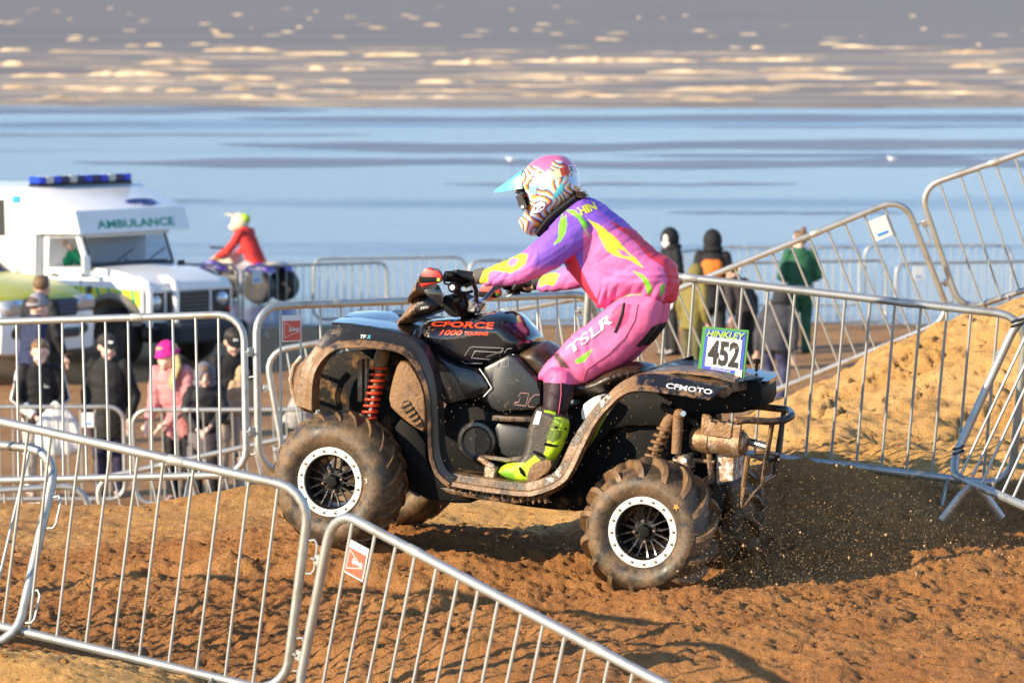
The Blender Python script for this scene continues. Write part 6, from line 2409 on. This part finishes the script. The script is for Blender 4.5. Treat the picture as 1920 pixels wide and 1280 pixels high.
def figure(root, H, pose, outfit, voxel=.013):
    """standing / leaning / crouching figure; local x = its left-right (picture right when facing the camera is -x), y = forward, z up.
    pose: lean (rad, torso forward), turn of head, arms: [(elbow), (hand)] for left and right in units of H, crouch 0..1"""
    lean = pose.get('lean', 0)
    cr = pose.get('crouch', 0)
    st = pose.get('stance', .055)
    hipz = .50 * (1 - .55 * cr)
    def tor(x, y, z):
        "torso-space point (z above the hips) to figure space"
        return np.array([x, y * math.cos(lean) + z * math.sin(lean), hipz + z * math.cos(lean) - y * math.sin(lean)])
    hd = tor(0, .018, .425)
    if pose.get('head_up', 0):
        hd = hd + np.array([0, -.01, .0])
    J = {}
    for s, n in ((-1, 'r'), (1, 'l')):
        hip = np.array([s * .052, 0, hipz])
        kn = np.array([s * (.058 + .03 * cr), .012 + .20 * cr, .275 * (1 - .10 * cr)])
        an = np.array([s * st, -.005 - .02 * cr, .045])
        J['leg' + n] = (hip, kn, an)
        sh = tor(s * .100, 0, .310)
        el, ha = pose.get('arm' + n, ((s * .145, -.01, .12), (s * .15, .05, -.03)))
        J['arm' + n] = (sh, tor(*el) if not pose.get('world_arms') else np.array(el), tor(*ha) if not pose.get('world_arms') else np.array(ha))
    ht = pose.get('head', 0)     # yaw
    tilt = pose.get('tilt', 0)
    RH = Matrix.Rotation(ht, 3, 'Z') @ Matrix.Rotation(-tilt, 3, 'X')
    def hp(x, y, z):
        return hd + 1.12 * np.array(RH @ Vector((x, y, z)))
    def ball(mb, c, r, n=12, m=8):
        mb.ball(tuple(c * H), tuple(np.array(r) * H) if not np.isscalar(r) else r * H, n, m)
    # ---- body
    mb = MB()
    def tube(mb, pts, rr, n=12):
        pts = [np.array(p) * H for p in pts]
        mb.tube(pts, [r * H for r in rr], n)
    for n in 'rl':
        h, k, a = J['leg' + n]
        tube(mb, [h + [0, 0, .02], h * .5 + k * .5, k, k * .55 + a * .45 + [0, -.008, 0], a], [.052, .045, .032, .032, .02])
        tube(mb, [a + [0, -.03, -.025], a + [0, .02, -.02], a + [0, .085, -.033]], [.022, .026, .015])
        s, e, w = J['arm' + n]
        tube(mb, [s, s * .5 + e * .5, e, e * .5 + w * .5, w], [.034, .029, .024, .021, .015])
        f = w - e
        f = f / (np.linalg.norm(f) + 1e-9)
        sd = np.cross(f, [0, 0, 1.0])
        sd = sd / (np.linalg.norm(sd) + 1e-9)
        ball(mb, w + f * .028, (.022, .022, .022), 8, 6)
        for i in range(4):
            q = w + f * .04 + sd * (i - 1.5) * .0095
            ln = (.038, .046, .043, .034)[i]
            tube(mb, [q, q + f * ln * .6 + [0, 0, -.004], q + f * ln + [0, 0, -.016]], [.0062, .0060, .0050], 6)
        q = w + f * .018 + sd * .016
        tube(mb, [q, q + sd * .016 + f * .016, q + sd * .018 + f * .036], [.0075, .007, .0055], 6)
    rings = []
    for z, wx, wy in ((-.03, .085, .058), (.05, .082, .056), (.14, .078, .054), (.24, .092, .060), (.30, .098, .055), (.335, .06, .042), (.36, .032, .033), (.40, .030, .031)):
        rings.append([tuple(tor(wx * math.cos(t), wy * math.sin(t), z) * H) for t in (2 * math.pi * j / 16 for j in range(16))])
    mb.loft(rings)
    hb = MB()
    def hball(c, r, n=14, m=10):
        k = MB()
        k.ball((0, 0, 0), r, n, m)
        hb.add([tuple((hp(c[0] + v[0], c[1] + v[1], c[2] + v[2])) * H) for v in k.v], k.f)
    hball((0, -.004, .012), (.045, .055, .056))
    hball((0, .012, -.025), (.036, .042, .042))
    hball((0, .055, -.010), (.008, .012, .014), 8, 6)
    hball((0, .048, -.052), (.016, .012, .012), 8, 6)
    for s in (-1, 1):
        hball((s * .046, -.008, -.004), (.007, .014, .019), 8, 6)
        hball((s * .022, .042, -.028), (.016, .012, .014), 8, 6)
    mb.join(hb)
    me = remesh(mb, voxel, 2)
    co = mesh_xyz(me) / H
    sk = np.array(outfit.get('skin', (.56, .33, .24)))
    col = np.tile(sk, (len(co), 1))
    inv = np.array(RH.transposed())
    lc = (co - hd) @ inv.T / 1.12
    for c, r, cc in (((-.019, .050, .008), .009, (.05, .035, .03)), ((.019, .050, .008), .009, (.05, .035, .03)), ((0, .056, -.040), .013, (.38, .14, .12))):
        d = np.linalg.norm((lc - np.array(c)) / np.array([1.3, 1, .65]), axis=1)
        w = np.clip(1.3 - d / r, 0, 1)[:, None] * .5
        col = col * (1 - w) + np.array(cc) * w
    set_attr(me, 'Col', col)
    me.materials.append(MATS['skin_body'])
    shade(me, 180)
    link('body', me, root)
    # ---- jacket
    jc = outfit['jacket']
    mb = MB()
    hemz = outfit.get('hem', -.03)
    fl = outfit.get('flare', 1.0)
    rings = []
    for z, wx, wy in ((hemz, .112 * fl, .085 * fl), (hemz + .03, .115 * fl, .087 * fl), (.06, .110, .083), (.16, .112, .084), (.24, .118, .083), (.295, .118, .074), (.33, .085, .058), (.352, .050, .048), (.372, .046, .046)):
        rings.append([tuple(tor(wx * math.cos(t), wy * math.sin(t), z) * H) for t in (2 * math.pi * j / 18 for j in range(18))])
    mb.loft(rings)
    for n in 'rl':
        s, e, w = J['arm' + n]
        we = e * .08 + w * .92
        tube(mb, [s + [0, 0, -.0], s * .5 + e * .5, e, e * .5 + we * .5, we], [.046, .043, .038, .034, .028])
        ball(mb, s, .046, 10, 8)
    me = remesh(mb, .014, 3)
    co = mesh_xyz(me)
    nr = np.empty(len(me.vertices) * 3)
    me.vertices.foreach_get('normal', nr)
    sd = random.random() * 50
    dsp = .020 * fbm(co[:, 0] * 7 + co[:, 1] * 5 + sd, co[:, 2] * 11, 3)
    if outfit.get('puffer'):
        dsp = dsp + .010 * np.abs(np.sin(co[:, 2] / .055 * math.pi / 2 * 1.0))
    me.vertices.foreach_set('co', (co + nr.reshape(-1, 3) * dsp[:, None]).ravel())
    me.materials.append(MATS[cloth(jc, outfit.get('jrough', .7))])
    shade(me, 180)
    jo = link('jacket', me, root)
    # ---- trousers
    mb = MB()
    for n in 'rl':
        h, k, a = J['leg' + n]
        tube(mb, [h + [0, 0, .045], h, h * .5 + k * .5, k, k * .5 + a * .5, a * .9 + k * .1, a + [0, 0, -.015]], [.05, .060, .055, .047, .043, .040, .038], 14)
    ball(mb, np.array([0, 0, hipz + .01]), (.092, .068, .06))
    me = remesh(mb, .016, 2)
    co = mesh_xyz(me)
    nr = np.empty(len(me.vertices) * 3)
    me.vertices.foreach_get('normal', nr)
    me.vertices.foreach_set('co', (co + nr.reshape(-1, 3) * (.012 * fbm(co[:, 0] * 6 + sd, co[:, 2] * 16, 3))[:, None]).ravel())
    me.materials.append(MATS[cloth(outfit['legs'])])
    shade(me, 180)
    link('trousers', me, root)
    for n in 'rl':
        a = J['leg' + n][2]
        mb = MB()
        up_ = outfit.get('boot', .05)
        rings = []
        for y, w, zt in ((-.050, .020, .030), (-.042, .027, .045), (-.01, .029, .052), (.03, .030, .040), (.07, .029, .026), (.098, .018, .016)):
            rings.append([tuple((np.array([a[0] + w * math.cos(t), a[1] + y, max(.002, zt * .5 + zt * .5 * math.sin(t))])) * H) for t in (2 * math.pi * j / 10 for j in range(10))])
        mb.loft(rings)
        if up_ > .06:
            tube(mb, [a + [0, -.01, -.02], a + [0, -.008, up_]], [.034, .042])
        mb.build('shoe', cloth(outfit.get('shoes', (.05, .045, .04))), root, 50)
    # ---- head wear
    def head_shell(name, m, zmin, grow, front=None, parent=None, zs=1.0):
        k = MB()
        n, mm = 18, 10
        rings = []
        for i in range(mm + 1):
            t = (i / mm) * math.acos(max(-1, min(1, zmin)))
            rings.append([tuple(hp((.045 + grow) * math.sin(t) * math.cos(u) if i else 0, -.006 + (.056 + grow) * math.sin(t) * math.sin(u) if i else -.006,
                                   .012 + (.056 + grow) * zs * math.cos(t)) * H) for u in (2 * math.pi * j / n for j in range(n))])
        inner = []
        for i in range(mm, -1, -1):
            t = (i / mm) * math.acos(max(-1, min(1, zmin)))
            g = grow - .007
            inner.append([tuple(hp((.045 + g) * math.sin(t) * math.cos(u) if i else 0, -.006 + (.056 + g) * math.sin(t) * math.sin(u) if i else -.006,
                                   .012 + (.056 + g) * zs * math.cos(t)) * H) for u in (2 * math.pi * j / n for j in range(n))])
        k.loft(rings + inner, caps=False)
        return k.build(name, m, parent or root, 60)
    hat = outfit.get('hat')
    if hat:
        kind, c = hat
        if kind == 'beanie':
            o = head_shell('beanie', cloth(c, .9), .02, .010, zs=1.15)
            k = MB()
            k.tube([tuple(hp(.056 * math.cos(u), -.006 + .067 * math.sin(u), .016) * H) for u in (2 * math.pi * j / 20 for j in range(20))], .011 * H, 6, loop=True, flat=.6)
            k.build('beanie_cuff', cloth(c, .9), o, 60)
        if kind == 'cap':
            o = head_shell('cap', cloth(c), .12, .006)
            k = MB()
            r = []
            for t in np.linspace(-1, 1, 9):
                a = t * 1.15
                r.append([tuple(hp(.050 * math.sin(a), -.006 + .060 * math.cos(a), .024) * H), tuple(hp(.046 * math.sin(a), .02 + .085 * math.cos(a), .016) * H),
                          tuple(hp(.046 * math.sin(a), .02 + .085 * math.cos(a), .011) * H), tuple(hp(.050 * math.sin(a), -.006 + .060 * math.cos(a), .018) * H)])
            k.loft(r)
            k.build('cap_peak', cloth(c), o, 50)
        if kind in ('hood', 'hoodup'):
            k = MB()
            n, mm = 20, 12
            rings = []
            for i in range(mm + 1):
                t = rad(20 + 160 * i / mm)            # from face opening round to the back
                rr = math.sin(t)
                rings.append([tuple(hp((.062 * rr + .006) * math.cos(u), -.012 + .070 * math.cos(t) * .95, .004 + (.078 * rr + .006) * math.sin(u)) * H) for u in (2 * math.pi * j / n for j in range(n))])
            k.loft(rings, caps=False)
            k.build('hood', cloth(c), jo, 60)
            k = MB()
            k.tube([tuple(tor(.058 * math.cos(u), -.012 + .052 * math.sin(u), .365) * H) for u in (2 * math.pi * j / 14 for j in range(14))], .026 * H, 8, loop=True)
            k.build('collar', cloth(c), jo, 60)
    if outfit.get('hair'):
        hc = outfit['hair']
        kk = 'hair_%d' % int(hc[0] * 1000)
        if kk not in MATS:
            mat(kk, hc, .6, var=(40, tuple(v * .6 for v in hc), .4, .6), bump=(60, .6, .01))
        k = MB()
        def hb2(c, r):
            q = MB()
            q.ball((0, 0, 0), r, 12, 8)
            k.add([tuple(hp(c[0] + v[0], c[1] + v[1], c[2] + v[2]) * H) for v in q.v], q.f)
        hb2((0, -.018, .026), (.052, .056, .050))
        hb2((0, .012, .052), (.040, .040, .022))
        if outfit.get('long_hair'):
            s = outfit['long_hair']
            for q in range(7):
                u = (q - 3) * .012
                k.tube([tuple(hp(s * .03 + u, -.03, .0) * H), tuple(hp(s * .045 + u, -.015, -.06) * H), tuple(hp(s * .04 + u * .8, .035, -.13) * H), tuple(hp(s * .035 + u * .5, .045, -.18) * H)], [.016 * H, .018 * H, .014 * H, .004 * H], 6)
        if outfit.get('bun'):
            hb2((0, -.03, .085), (.022, .022, .022))
        me = remesh(k, .012, 2)
        me.materials.append(MATS[kk])
        shade(me, 180)
        link('hair', me, root)
    return J, tor, hp, jo

def person(px, py_head, d, H, yaw, label, pose, outfit, group, z=None, extra=None):
    """stand a person so that the top of the head is near picture row py_head"""
    q = P(px, py_head, d)
    z0 = 0.0 if z is None else z
    M = Matrix.Translation((q[0], q[1], z0)) @ Matrix.Rotation(yaw, 4, 'Z')
    o = empty('person', M)
    tag(o, label, 'person', group)
    r = figure(o, H, pose, outfit)
    if extra:
        extra(o, H, *r)
    return o
PI = math.pi
FACE = PI            # yaw that faces the camera (forward = -Y world)
g1, g2 = 'spectators behind the barrier on the left', 'people by the far barriers on the right'
BLK = (.018, .018, .020)

def stripes(o, H, J, tor, hp, jo):
    for s in (-1, 1):
        a, e, w = J['arm' + ('r' if s < 0 else 'l')]
        out = np.array([s * 1.0, .15, .1])
        out /= np.linalg.norm(out)
        for k in (-1, 0, 1):
            mb = MB()
            up_ = np.array([0, .013, 0]) * k
            pts = [(a + [0, 0, .02] + out * .036 + up_), (a * .5 + e * .5 + out * .039 + up_), (e + out * .034 + up_), (e * .6 + w * .4 + out * .031 + up_)]
            mb.tube([tuple(p * H) for p in pts], .0058 * H, 5)
            mb.build('sleeve_stripe', 'plate_white', jo, 60)
    mb = MB()
    for k in range(3):
        c = tor(-.045 + .012 * k, .087, .215)
        mb.prism([tuple((c + np.array(v)) * H) for v in ((-.005, 0, 0), (.004, 0, 0), (.0, 0, .010 + .008 * k))], [tuple((c + np.array(v) + [0, .004, 0]) * H) for v in ((-.005, 0, 0), (.004, 0, 0), (.0, 0, .010 + .008 * k))])
    mb.build('chest_emblem', 'plate_white', jo, 0)
    for s in (-1, 1):      # white lower sleeves
        a, e, w = J['arm' + ('r' if s < 0 else 'l')]
        mb = MB()
        mb.tube([tuple((e * .6 + w * .4) * H), tuple((e * .1 + w * .9) * H)], [.039 * H, .033 * H], 12)
        mb.build('sleeve_cuff', 'plate_white', jo, 60)
boy = person(72, 632, 43.3, 1.62, FACE + .25, 'boy in a black striped tracksuit top and pale trousers holding a white bag',
             dict(lean=.12, tilt=.25, head=-.2, armr=((-.150, .04, .13), (-.03, .13, .04)), arml=((.150, .04, .13), (.04, .13, .04))),
             dict(jacket=BLK, legs=(.56, .52, .46), hair=(.26, .14, .06), shoes=(.30, .09, .03), skin=(.70, .45, .36)), g1, extra=stripes)
mb = MB()
bm_ = inflate([(-.22, .0), (-.20, .30), (-.05, .42), (.12, .40), (.24, .26), (.30, -.02), (.10, -.10), (-.10, -.08)], 0, .07, .12, .02)
bm_.v = [(a, b_ + .01 * math.sin(a * 40 + c * 12), c) for a, b_, c in bm_.v]
bo = bm_.build('white_bag', 'plate_white', None, 180)
q = P(105, 800, 42.85)
bo.matrix_world = Matrix.Translation((q[0], q[1], .56)) @ Matrix.Rotation(.1, 4, 'Z')
tag(bo, 'crumpled white bag held by the boy over the barrier', 'bag')

def capmark(o, H, J, tor, hp, jo):
    mb = MB()
    mb.box(tuple(hp(.0, .058, .040) * H), (.05, .012, .028), .004)
    mb.build('cap_emblem', 'plate_white', o, 40)
person(204, 634, 43.4, 1.66, FACE - .15, 'man in a long black coat and black cap looking to the left',
       dict(lean=.05, head=.55, tilt=.15, armr=((-.16, -.03, .12), (-.13, .04, -.03)), arml=((.15, -.02, .12), (.12, .04, -.04))),
       dict(jacket=(.022, .022, .023), legs=(.035, .032, .075), hem=-.14, flare=1.12, hat=('cap', (.03, .03, .03)), hair=(.05, .035, .025), shoes=BLK, skin=(.68, .43, .34)), g1, extra=capmark)
person(338, 634, 42.9, 1.66, FACE - .5, 'woman in a pink padded coat and bright pink hat with long blonde hair',
       dict(lean=.30, tilt=.3, head=-.55, armr=((-.14, .07, .14), (-.02, .20, .06)), arml=((.12, .07, .14), (.10, .20, .06))),
       dict(jacket=(.62, .26, .27), legs=BLK, hem=-.10, flare=1.05, puffer=True, hat=('beanie', (.78, .03, .30)), hair=(.62, .40, .17), long_hair=-1, shoes=BLK, skin=(.72, .47, .38)), g1)
person(383, 672, 42.75, 1.44, FACE + .1, 'child in a grey hood and black jacket leaning on the barrier rail',
       dict(lean=.22, tilt=.25, armr=((-.14, .06, .16), (-.03, .18, .10)), arml=((.14, .06, .16), (.05, .18, .08))),
       dict(jacket=(.03, .03, .034), legs=(.025, .024, .026), hem=-.10, flare=1.05, hat=('hood', (.16, .15, .18)), hair=(.2, .12, .06), shoes=BLK, skin=(.70, .45, .36)), g1,
       extra=lambda o, H, J, tor, hp, jo: (lambda mb: (mb.loft([[tuple(tor(wx * math.cos(t), wy * math.sin(t), z_) * H) for t in (2 * PI * j / 18 for j in range(18))] for z_, wx, wy in ((.02, .118, .092), (-.08, .124, .096), (-.17, .122, .094))]), mb.build('skirt', cloth((.17, .155, .17)), o, 60)))(MB()))
person(432, 622, 43.9, 1.68, FACE + .35, 'man in black jacket and black cap holding a bundle in tan',
       dict(lean=.12, tilt=.35, head=-.1, armr=((-.15, .05, .13), (-.03, .15, .06)), arml=((.15, .04, .13), (.05, .15, .04))),
       dict(jacket=(.018, .018, .02), legs=(.54, .42, .32), hem=-.08, hat=('cap', (.02, .02, .022)), hair=(.05, .035, .025), boot=.17, shoes=(.12, .12, .07), skin=(.66, .41, .32)), g1, extra=capmark)
# small child or bundle in tan on his arm
person(452, 700, 43.35, .92, FACE + .4, 'small child in a tan hooded coat held up beside the man in the black cap',
       dict(lean=.1, tilt=.1), dict(jacket=(.52, .36, .22), legs=(.5, .40, .32), hem=-.06, hat=('hood', (.52, .36, .22)), hair=(.3, .2, .1), boot=.14, shoes=(.11, .11, .07), skin=(.72, .47, .38)), g1, z=.42)
person(556, 590, 42.2, 1.70, FACE + 1.0, 'person in grey jacket and navy knitted hat bending beside the front wheel',
       dict(lean=.45, tilt=.5, head=.1, armr=((-.13, .09, .14), (-.05, .18, .02)), arml=((.13, .09, .14), (.05, .18, .02))),
       dict(jacket=(.34, .33, .32), legs=BLK, hat=('beanie', (.03, .032, .085)), hair=(.05, .035, .02), shoes=BLK, skin=(.66, .40, .30)), g1)
person(76, 536, 50.5, 1.78, FACE + 2.6, 'person with short brown hair turned away beside the white and yellow car',
       dict(head=.3), dict(jacket=(.02, .022, .026), legs=BLK, hair=(.20, .10, .05), shoes=BLK, skin=(.70, .45, .36)), g1)
person(56, 574, 48.2, 1.72, FACE + 2.0, 'person in a navy coat and grey knitted hat behind the boy',
       dict(lean=.1, head=.2, armr=((-.15, .0, .12), (-.16, .08, .0))), dict(jacket=(.025, .035, .085), legs=BLK, hat=('beanie', (.32, .30, .34)), hair=(.1, .06, .04), shoes=BLK, skin=(.70, .45, .36)), g1)

# ---- right hand group
def pack(c):
    def f(o, H, J, tor, hp, jo):
        mb = MB()
        R = np.array([tor(0, -.112, .19) * H])
        Mx = Matrix.Translation(tuple(R[0]))
        mb.box((0, 0, 0), (.30, .12, .34), .05, Mx)
        mb.build('backpack', cloth(c), jo, 50)
    return f
person(1258, 452, 60.5, 1.78, 2.0, 'person in a black hooded coat and white cap next to the rider back',
       dict(head=.5), dict(jacket=BLK, legs=(.03, .03, .03), hem=-.08, hat=('hood', BLK), shoes=BLK, skin=(.70, .66, .64)), g2)
person(1337, 448, 60.0, 1.78, -.1, 'person in a black hooded coat with an orange rucksack',
       dict(head=-.3), dict(jacket=(.02, .02, .022), legs=(.03, .03, .03), hem=-.10, hat=('hood', (.02, .02, .022)), shoes=BLK), g2, extra=pack((.78, .20, .03)))
person(1296, 545, 57.6, 1.46, -.7, 'person in an olive yellow coat with hood up left of the number plate',
       dict(lean=.15, tilt=.2), dict(jacket=(.20, .165, .045), legs=(.12, .11, .05), hem=-.10, hat=('hood', (.20, .165, .045)), shoes=BLK, skin=(.60, .34, .24)), g2)
person(1398, 548, 59.0, 1.45, .6, 'person in dark brown coat bending down behind the number plate',
       dict(lean=.5, tilt=.3, head=.3), dict(jacket=(.045, .035, .032), legs=BLK, hair=(.05, .035, .03), shoes=BLK, skin=(.5, .3, .22)), g2)
person(1452, 575, 53.5, 1.62, -.35, 'person in a grey and black coat crouching right of the number plate',
       dict(lean=.5, crouch=.25, tilt=.2), dict(jacket=(.055, .055, .062), legs=(.05, .055, .12), hem=-.06, hat=('hood', (.04, .04, .045)), shoes=BLK), g2)
person(1474, 690, 44.5, .98, FACE - .6, 'small child with brown hair in a red coat behind the rear rack',
       dict(tilt=.3, crouch=.2, lean=.2), dict(jacket=(.60, .035, .06), legs=(.03, .03, .05), hem=-.05, hair=(.14, .08, .05), shoes=BLK, skin=(.66, .42, .33)), g2)
person(1500, 428, 60.8, 1.74, .12, 'person in dark green overalls with brown hair tied up, seen from behind',
       dict(head=.7, tilt=-.1, armr=((-.155, .0, .12), (-.10, .09, .10)), arml=((.155, .0, .12), (.10, .09, .10))),
       dict(jacket=(.025, .115, .060), legs=(.022, .105, .055), hem=-.05, hair=(.20, .10, .05), bun=True, shoes=(.02, .05, .035), skin=(.70, .45, .36)), g2,
       extra=lambda o, H, J, tor, hp, jo: [(lambda mb: (mb.tube([tuple(tor(.121 * math.cos(t), .09 * math.sin(t), z_) * H) for t in (2 * PI * j / 20 for j in range(20))], .007 * H, 5, loop=True), mb.build('reflective_band', 'plate_grey', jo, 60)))(MB()) for z_ in (.05,)])

# ---- driver and passenger of the ambulance, rider of the distant quad
def seated(M, H, label, pose, outfit):
    o = empty('person', M)
    tag(o, label, 'person')
    return o, figure(o, H, pose, outfit)
sp = A.side(118, 560, .36)
MA = A.M @ Matrix.Translation((sp[0] - .05, .34, sp[2] - .42)) @ Matrix.Rotation(-PI / 2 - .3, 4, 'Z')
seated(MA, 1.72, 'ambulance driver in green shirt leaning at the open side window',
       dict(crouch=.62, lean=.10, head=-.5, armr=((-.17, .05, .20), (-.05, .10, .34)), arml=((.14, .08, .12), (.06, .20, .10))),
       dict(jacket=(.02, .36, .18), legs=(.02, .12, .07), hair=(.30, .14, .07), shoes=BLK, skin=(.66, .40, .30)))
MA = A.M @ Matrix.Translation((sp[0] - .05, 1.18, sp[2] - .42)) @ Matrix.Rotation(-PI / 2, 4, 'Z')
seated(MA, 1.72, 'ambulance passenger in dark clothing behind the windscreen',
       dict(crouch=.62, lean=.05, head=.3, armr=((-.16, .08, .16), (-.08, .22, .12))), dict(jacket=(.03, .04, .06), legs=BLK, hair=(.05, .03, .02), shoes=BLK))
r0 = D3(520, 505)
MR = qx.matrix_world @ Matrix.Translation((r0[0] + .04, 0, r0[2] - .42)) @ Matrix.Rotation(PI / 2, 4, 'Z')
fr, (Jf, torf, hpf, jof) = seated(MR, 1.76, 'distant quad rider in red jacket and pale helmet',
       dict(crouch=.72, lean=.42, stance=.16, tilt=-.25, armr=((-.16, .15, .20), (-.15, .31, .20)), arml=((.16, .15, .20), (.15, .31, .20))),
       dict(jacket=(.66, .045, .035), legs=(.40, .36, .40), hem=-.04, shoes=(.5, .45, .35)))
mb = MB()
def hb3(c, r):
    q = MB()
    q.ball((0, 0, 0), r, 14, 10)
    mb.add([tuple(hpf(c[0] + v[0], c[1] + v[1], c[2] + v[2]) * 1.76) for v in q.v], q.f)
hb3((0, -.008, .012), (.066, .080, .076))
hb3((0, .035, -.050), (.050, .050, .036))
hm = mb.build('helmet', gloss((.70, .62, .42)), fr, 60)
mb = MB()
mb.loft([[tuple(hpf(s * .05, .05, .055) * 1.76) for s in (-1, 1)] + [tuple(hpf(s * .05, .05, .045) * 1.76) for s in (1, -1)],
         [tuple(hpf(s * .045, .13, .045) * 1.76) for s in (-1, 1)] + [tuple(hpf(s * .045, .13, .038) * 1.76) for s in (1, -1)]])
mb.build('helmet_peak', gloss((.72, .66, .46)), hm, 30)
mb = MB()
hbb = MB()
hbb.ball((0, 0, 0), (.05, .05, .045), 12, 8)
mb.add([tuple(hpf(v[0], -.045 + v[1], .048 + v[2]) * 1.76) for v in hbb.v], hbb.f)
mb.build('helmet_patch', gloss((.50, .68, .05)), hm, 60)
# ------------------------------------------------------------------ sand thrown up by the rear wheels: grains in the air
def spray():
    rg = np.random.default_rng(21)
    n = 7500
    t = rg.random(n) ** 1.1
    px = 1290 + 620 * t + rg.normal(0, 26, n)
    lowest = 1105 - 12 * t
    py = lowest - np.abs(rg.normal(0, 1, n)) * (40 + 95 * np.sin(np.pi * np.clip(t * .9 + .08, 0, 1))) 
    d = 20.6 + .9 * rg.random(n) + .25 * t
    extra = 500                                   # finer specks that fly round the machine
    px = np.concatenate([px, rg.uniform(820, 1420, extra)])
    py = np.concatenate([py, rg.uniform(700, 1060, extra)])
    d = np.concatenate([d, rg.uniform(20.0, 20.75, extra)])
    n += extra
    pts = np.array([P(a, b_, c) for a, b_, c in zip(px, py, d)])
    z = bank_h(pts[:, 0], pts[:, 1])
    ok = pts[:, 2] > z + .015
    pts = pts[ok]
    n = len(pts)
    r = .0011 + .0021 * rg.random(n) ** 4 + (rg.random(n) < .006) * rg.uniform(.003, .009, n)
    r[-extra:] = .0012 + .0012 * rg.random(extra)
    o6 = np.array([(1, 0, 0), (-1, 0, 0), (0, 1, 0), (0, -1, 0), (0, 0, 1), (0, 0, -1)])
    F = np.array([(0, 2, 4), (2, 1, 4), (1, 3, 4), (3, 0, 4), (2, 0, 5), (1, 2, 5), (3, 1, 5), (0, 3, 5)])
    v = o6[None] * (r[:, None] * (1 + .5 * (rg.random((n, 6)) - .5)))[:, :, None] + pts[:, None]
    f = F[None] + (np.arange(n) * 6)[:, None, None]
    me = bpy.data.meshes.new('sand_spray')
    me.from_pydata(v.reshape(-1, 3).tolist(), [], f.reshape(-1, 3).tolist())
    mat('flying_sand', (.46, .29, .14), .9)
    me.materials.append(MATS['flying_sand'])
    tag(link('sand_spray', me), 'grains of sand flying up behind the rear wheel', 'sand', kind='stuff')
spray()
# black tape and white tag on the right hand barriers
def tie(px, py, d, r):
    c = P(px, py, d)
    mb = MB()
    for k in (-1, 1):
        mb.tube([tuple(c + np.array([r * math.cos(t), r * math.sin(t), .012 * k + .3 * r * math.cos(t)])) for t in (2 * math.pi * j / 14 for j in range(14))], .005, 5, loop=True)
    return mb
tag(tie(1797, 843, 22.35, .03).build('cable_tie', 'tape_black', None, 60), 'black tape wound round the leaning end post of the right edge barrier', 'tape')
tag(tie(1908, 605, 22.25, .034).build('cable_tie', 'tape_black', None, 60), 'black tape lashing two barrier tops together at the right edge', 'tape')
def water_sparkle(px, py):  # white solid shape put in for a sparkle of light on the flat
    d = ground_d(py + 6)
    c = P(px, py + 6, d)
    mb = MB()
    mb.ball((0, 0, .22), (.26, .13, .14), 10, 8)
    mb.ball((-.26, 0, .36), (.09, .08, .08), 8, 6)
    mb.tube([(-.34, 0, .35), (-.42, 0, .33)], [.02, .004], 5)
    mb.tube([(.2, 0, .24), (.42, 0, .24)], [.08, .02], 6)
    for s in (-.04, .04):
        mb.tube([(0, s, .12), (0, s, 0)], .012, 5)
    o = mb.build('sparkle_shape', 'plate_white', None, 60)
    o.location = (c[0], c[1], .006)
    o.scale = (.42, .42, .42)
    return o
tag(water_sparkle(957, 299), 'white solid shape for a sparkle on the wet flat left of the rider helmet', 'water_sparkle')
tag(water_sparkle(1672, 298), 'white solid shape for a sparkle on the wet flat left of the highest barrier', 'water_sparkle')
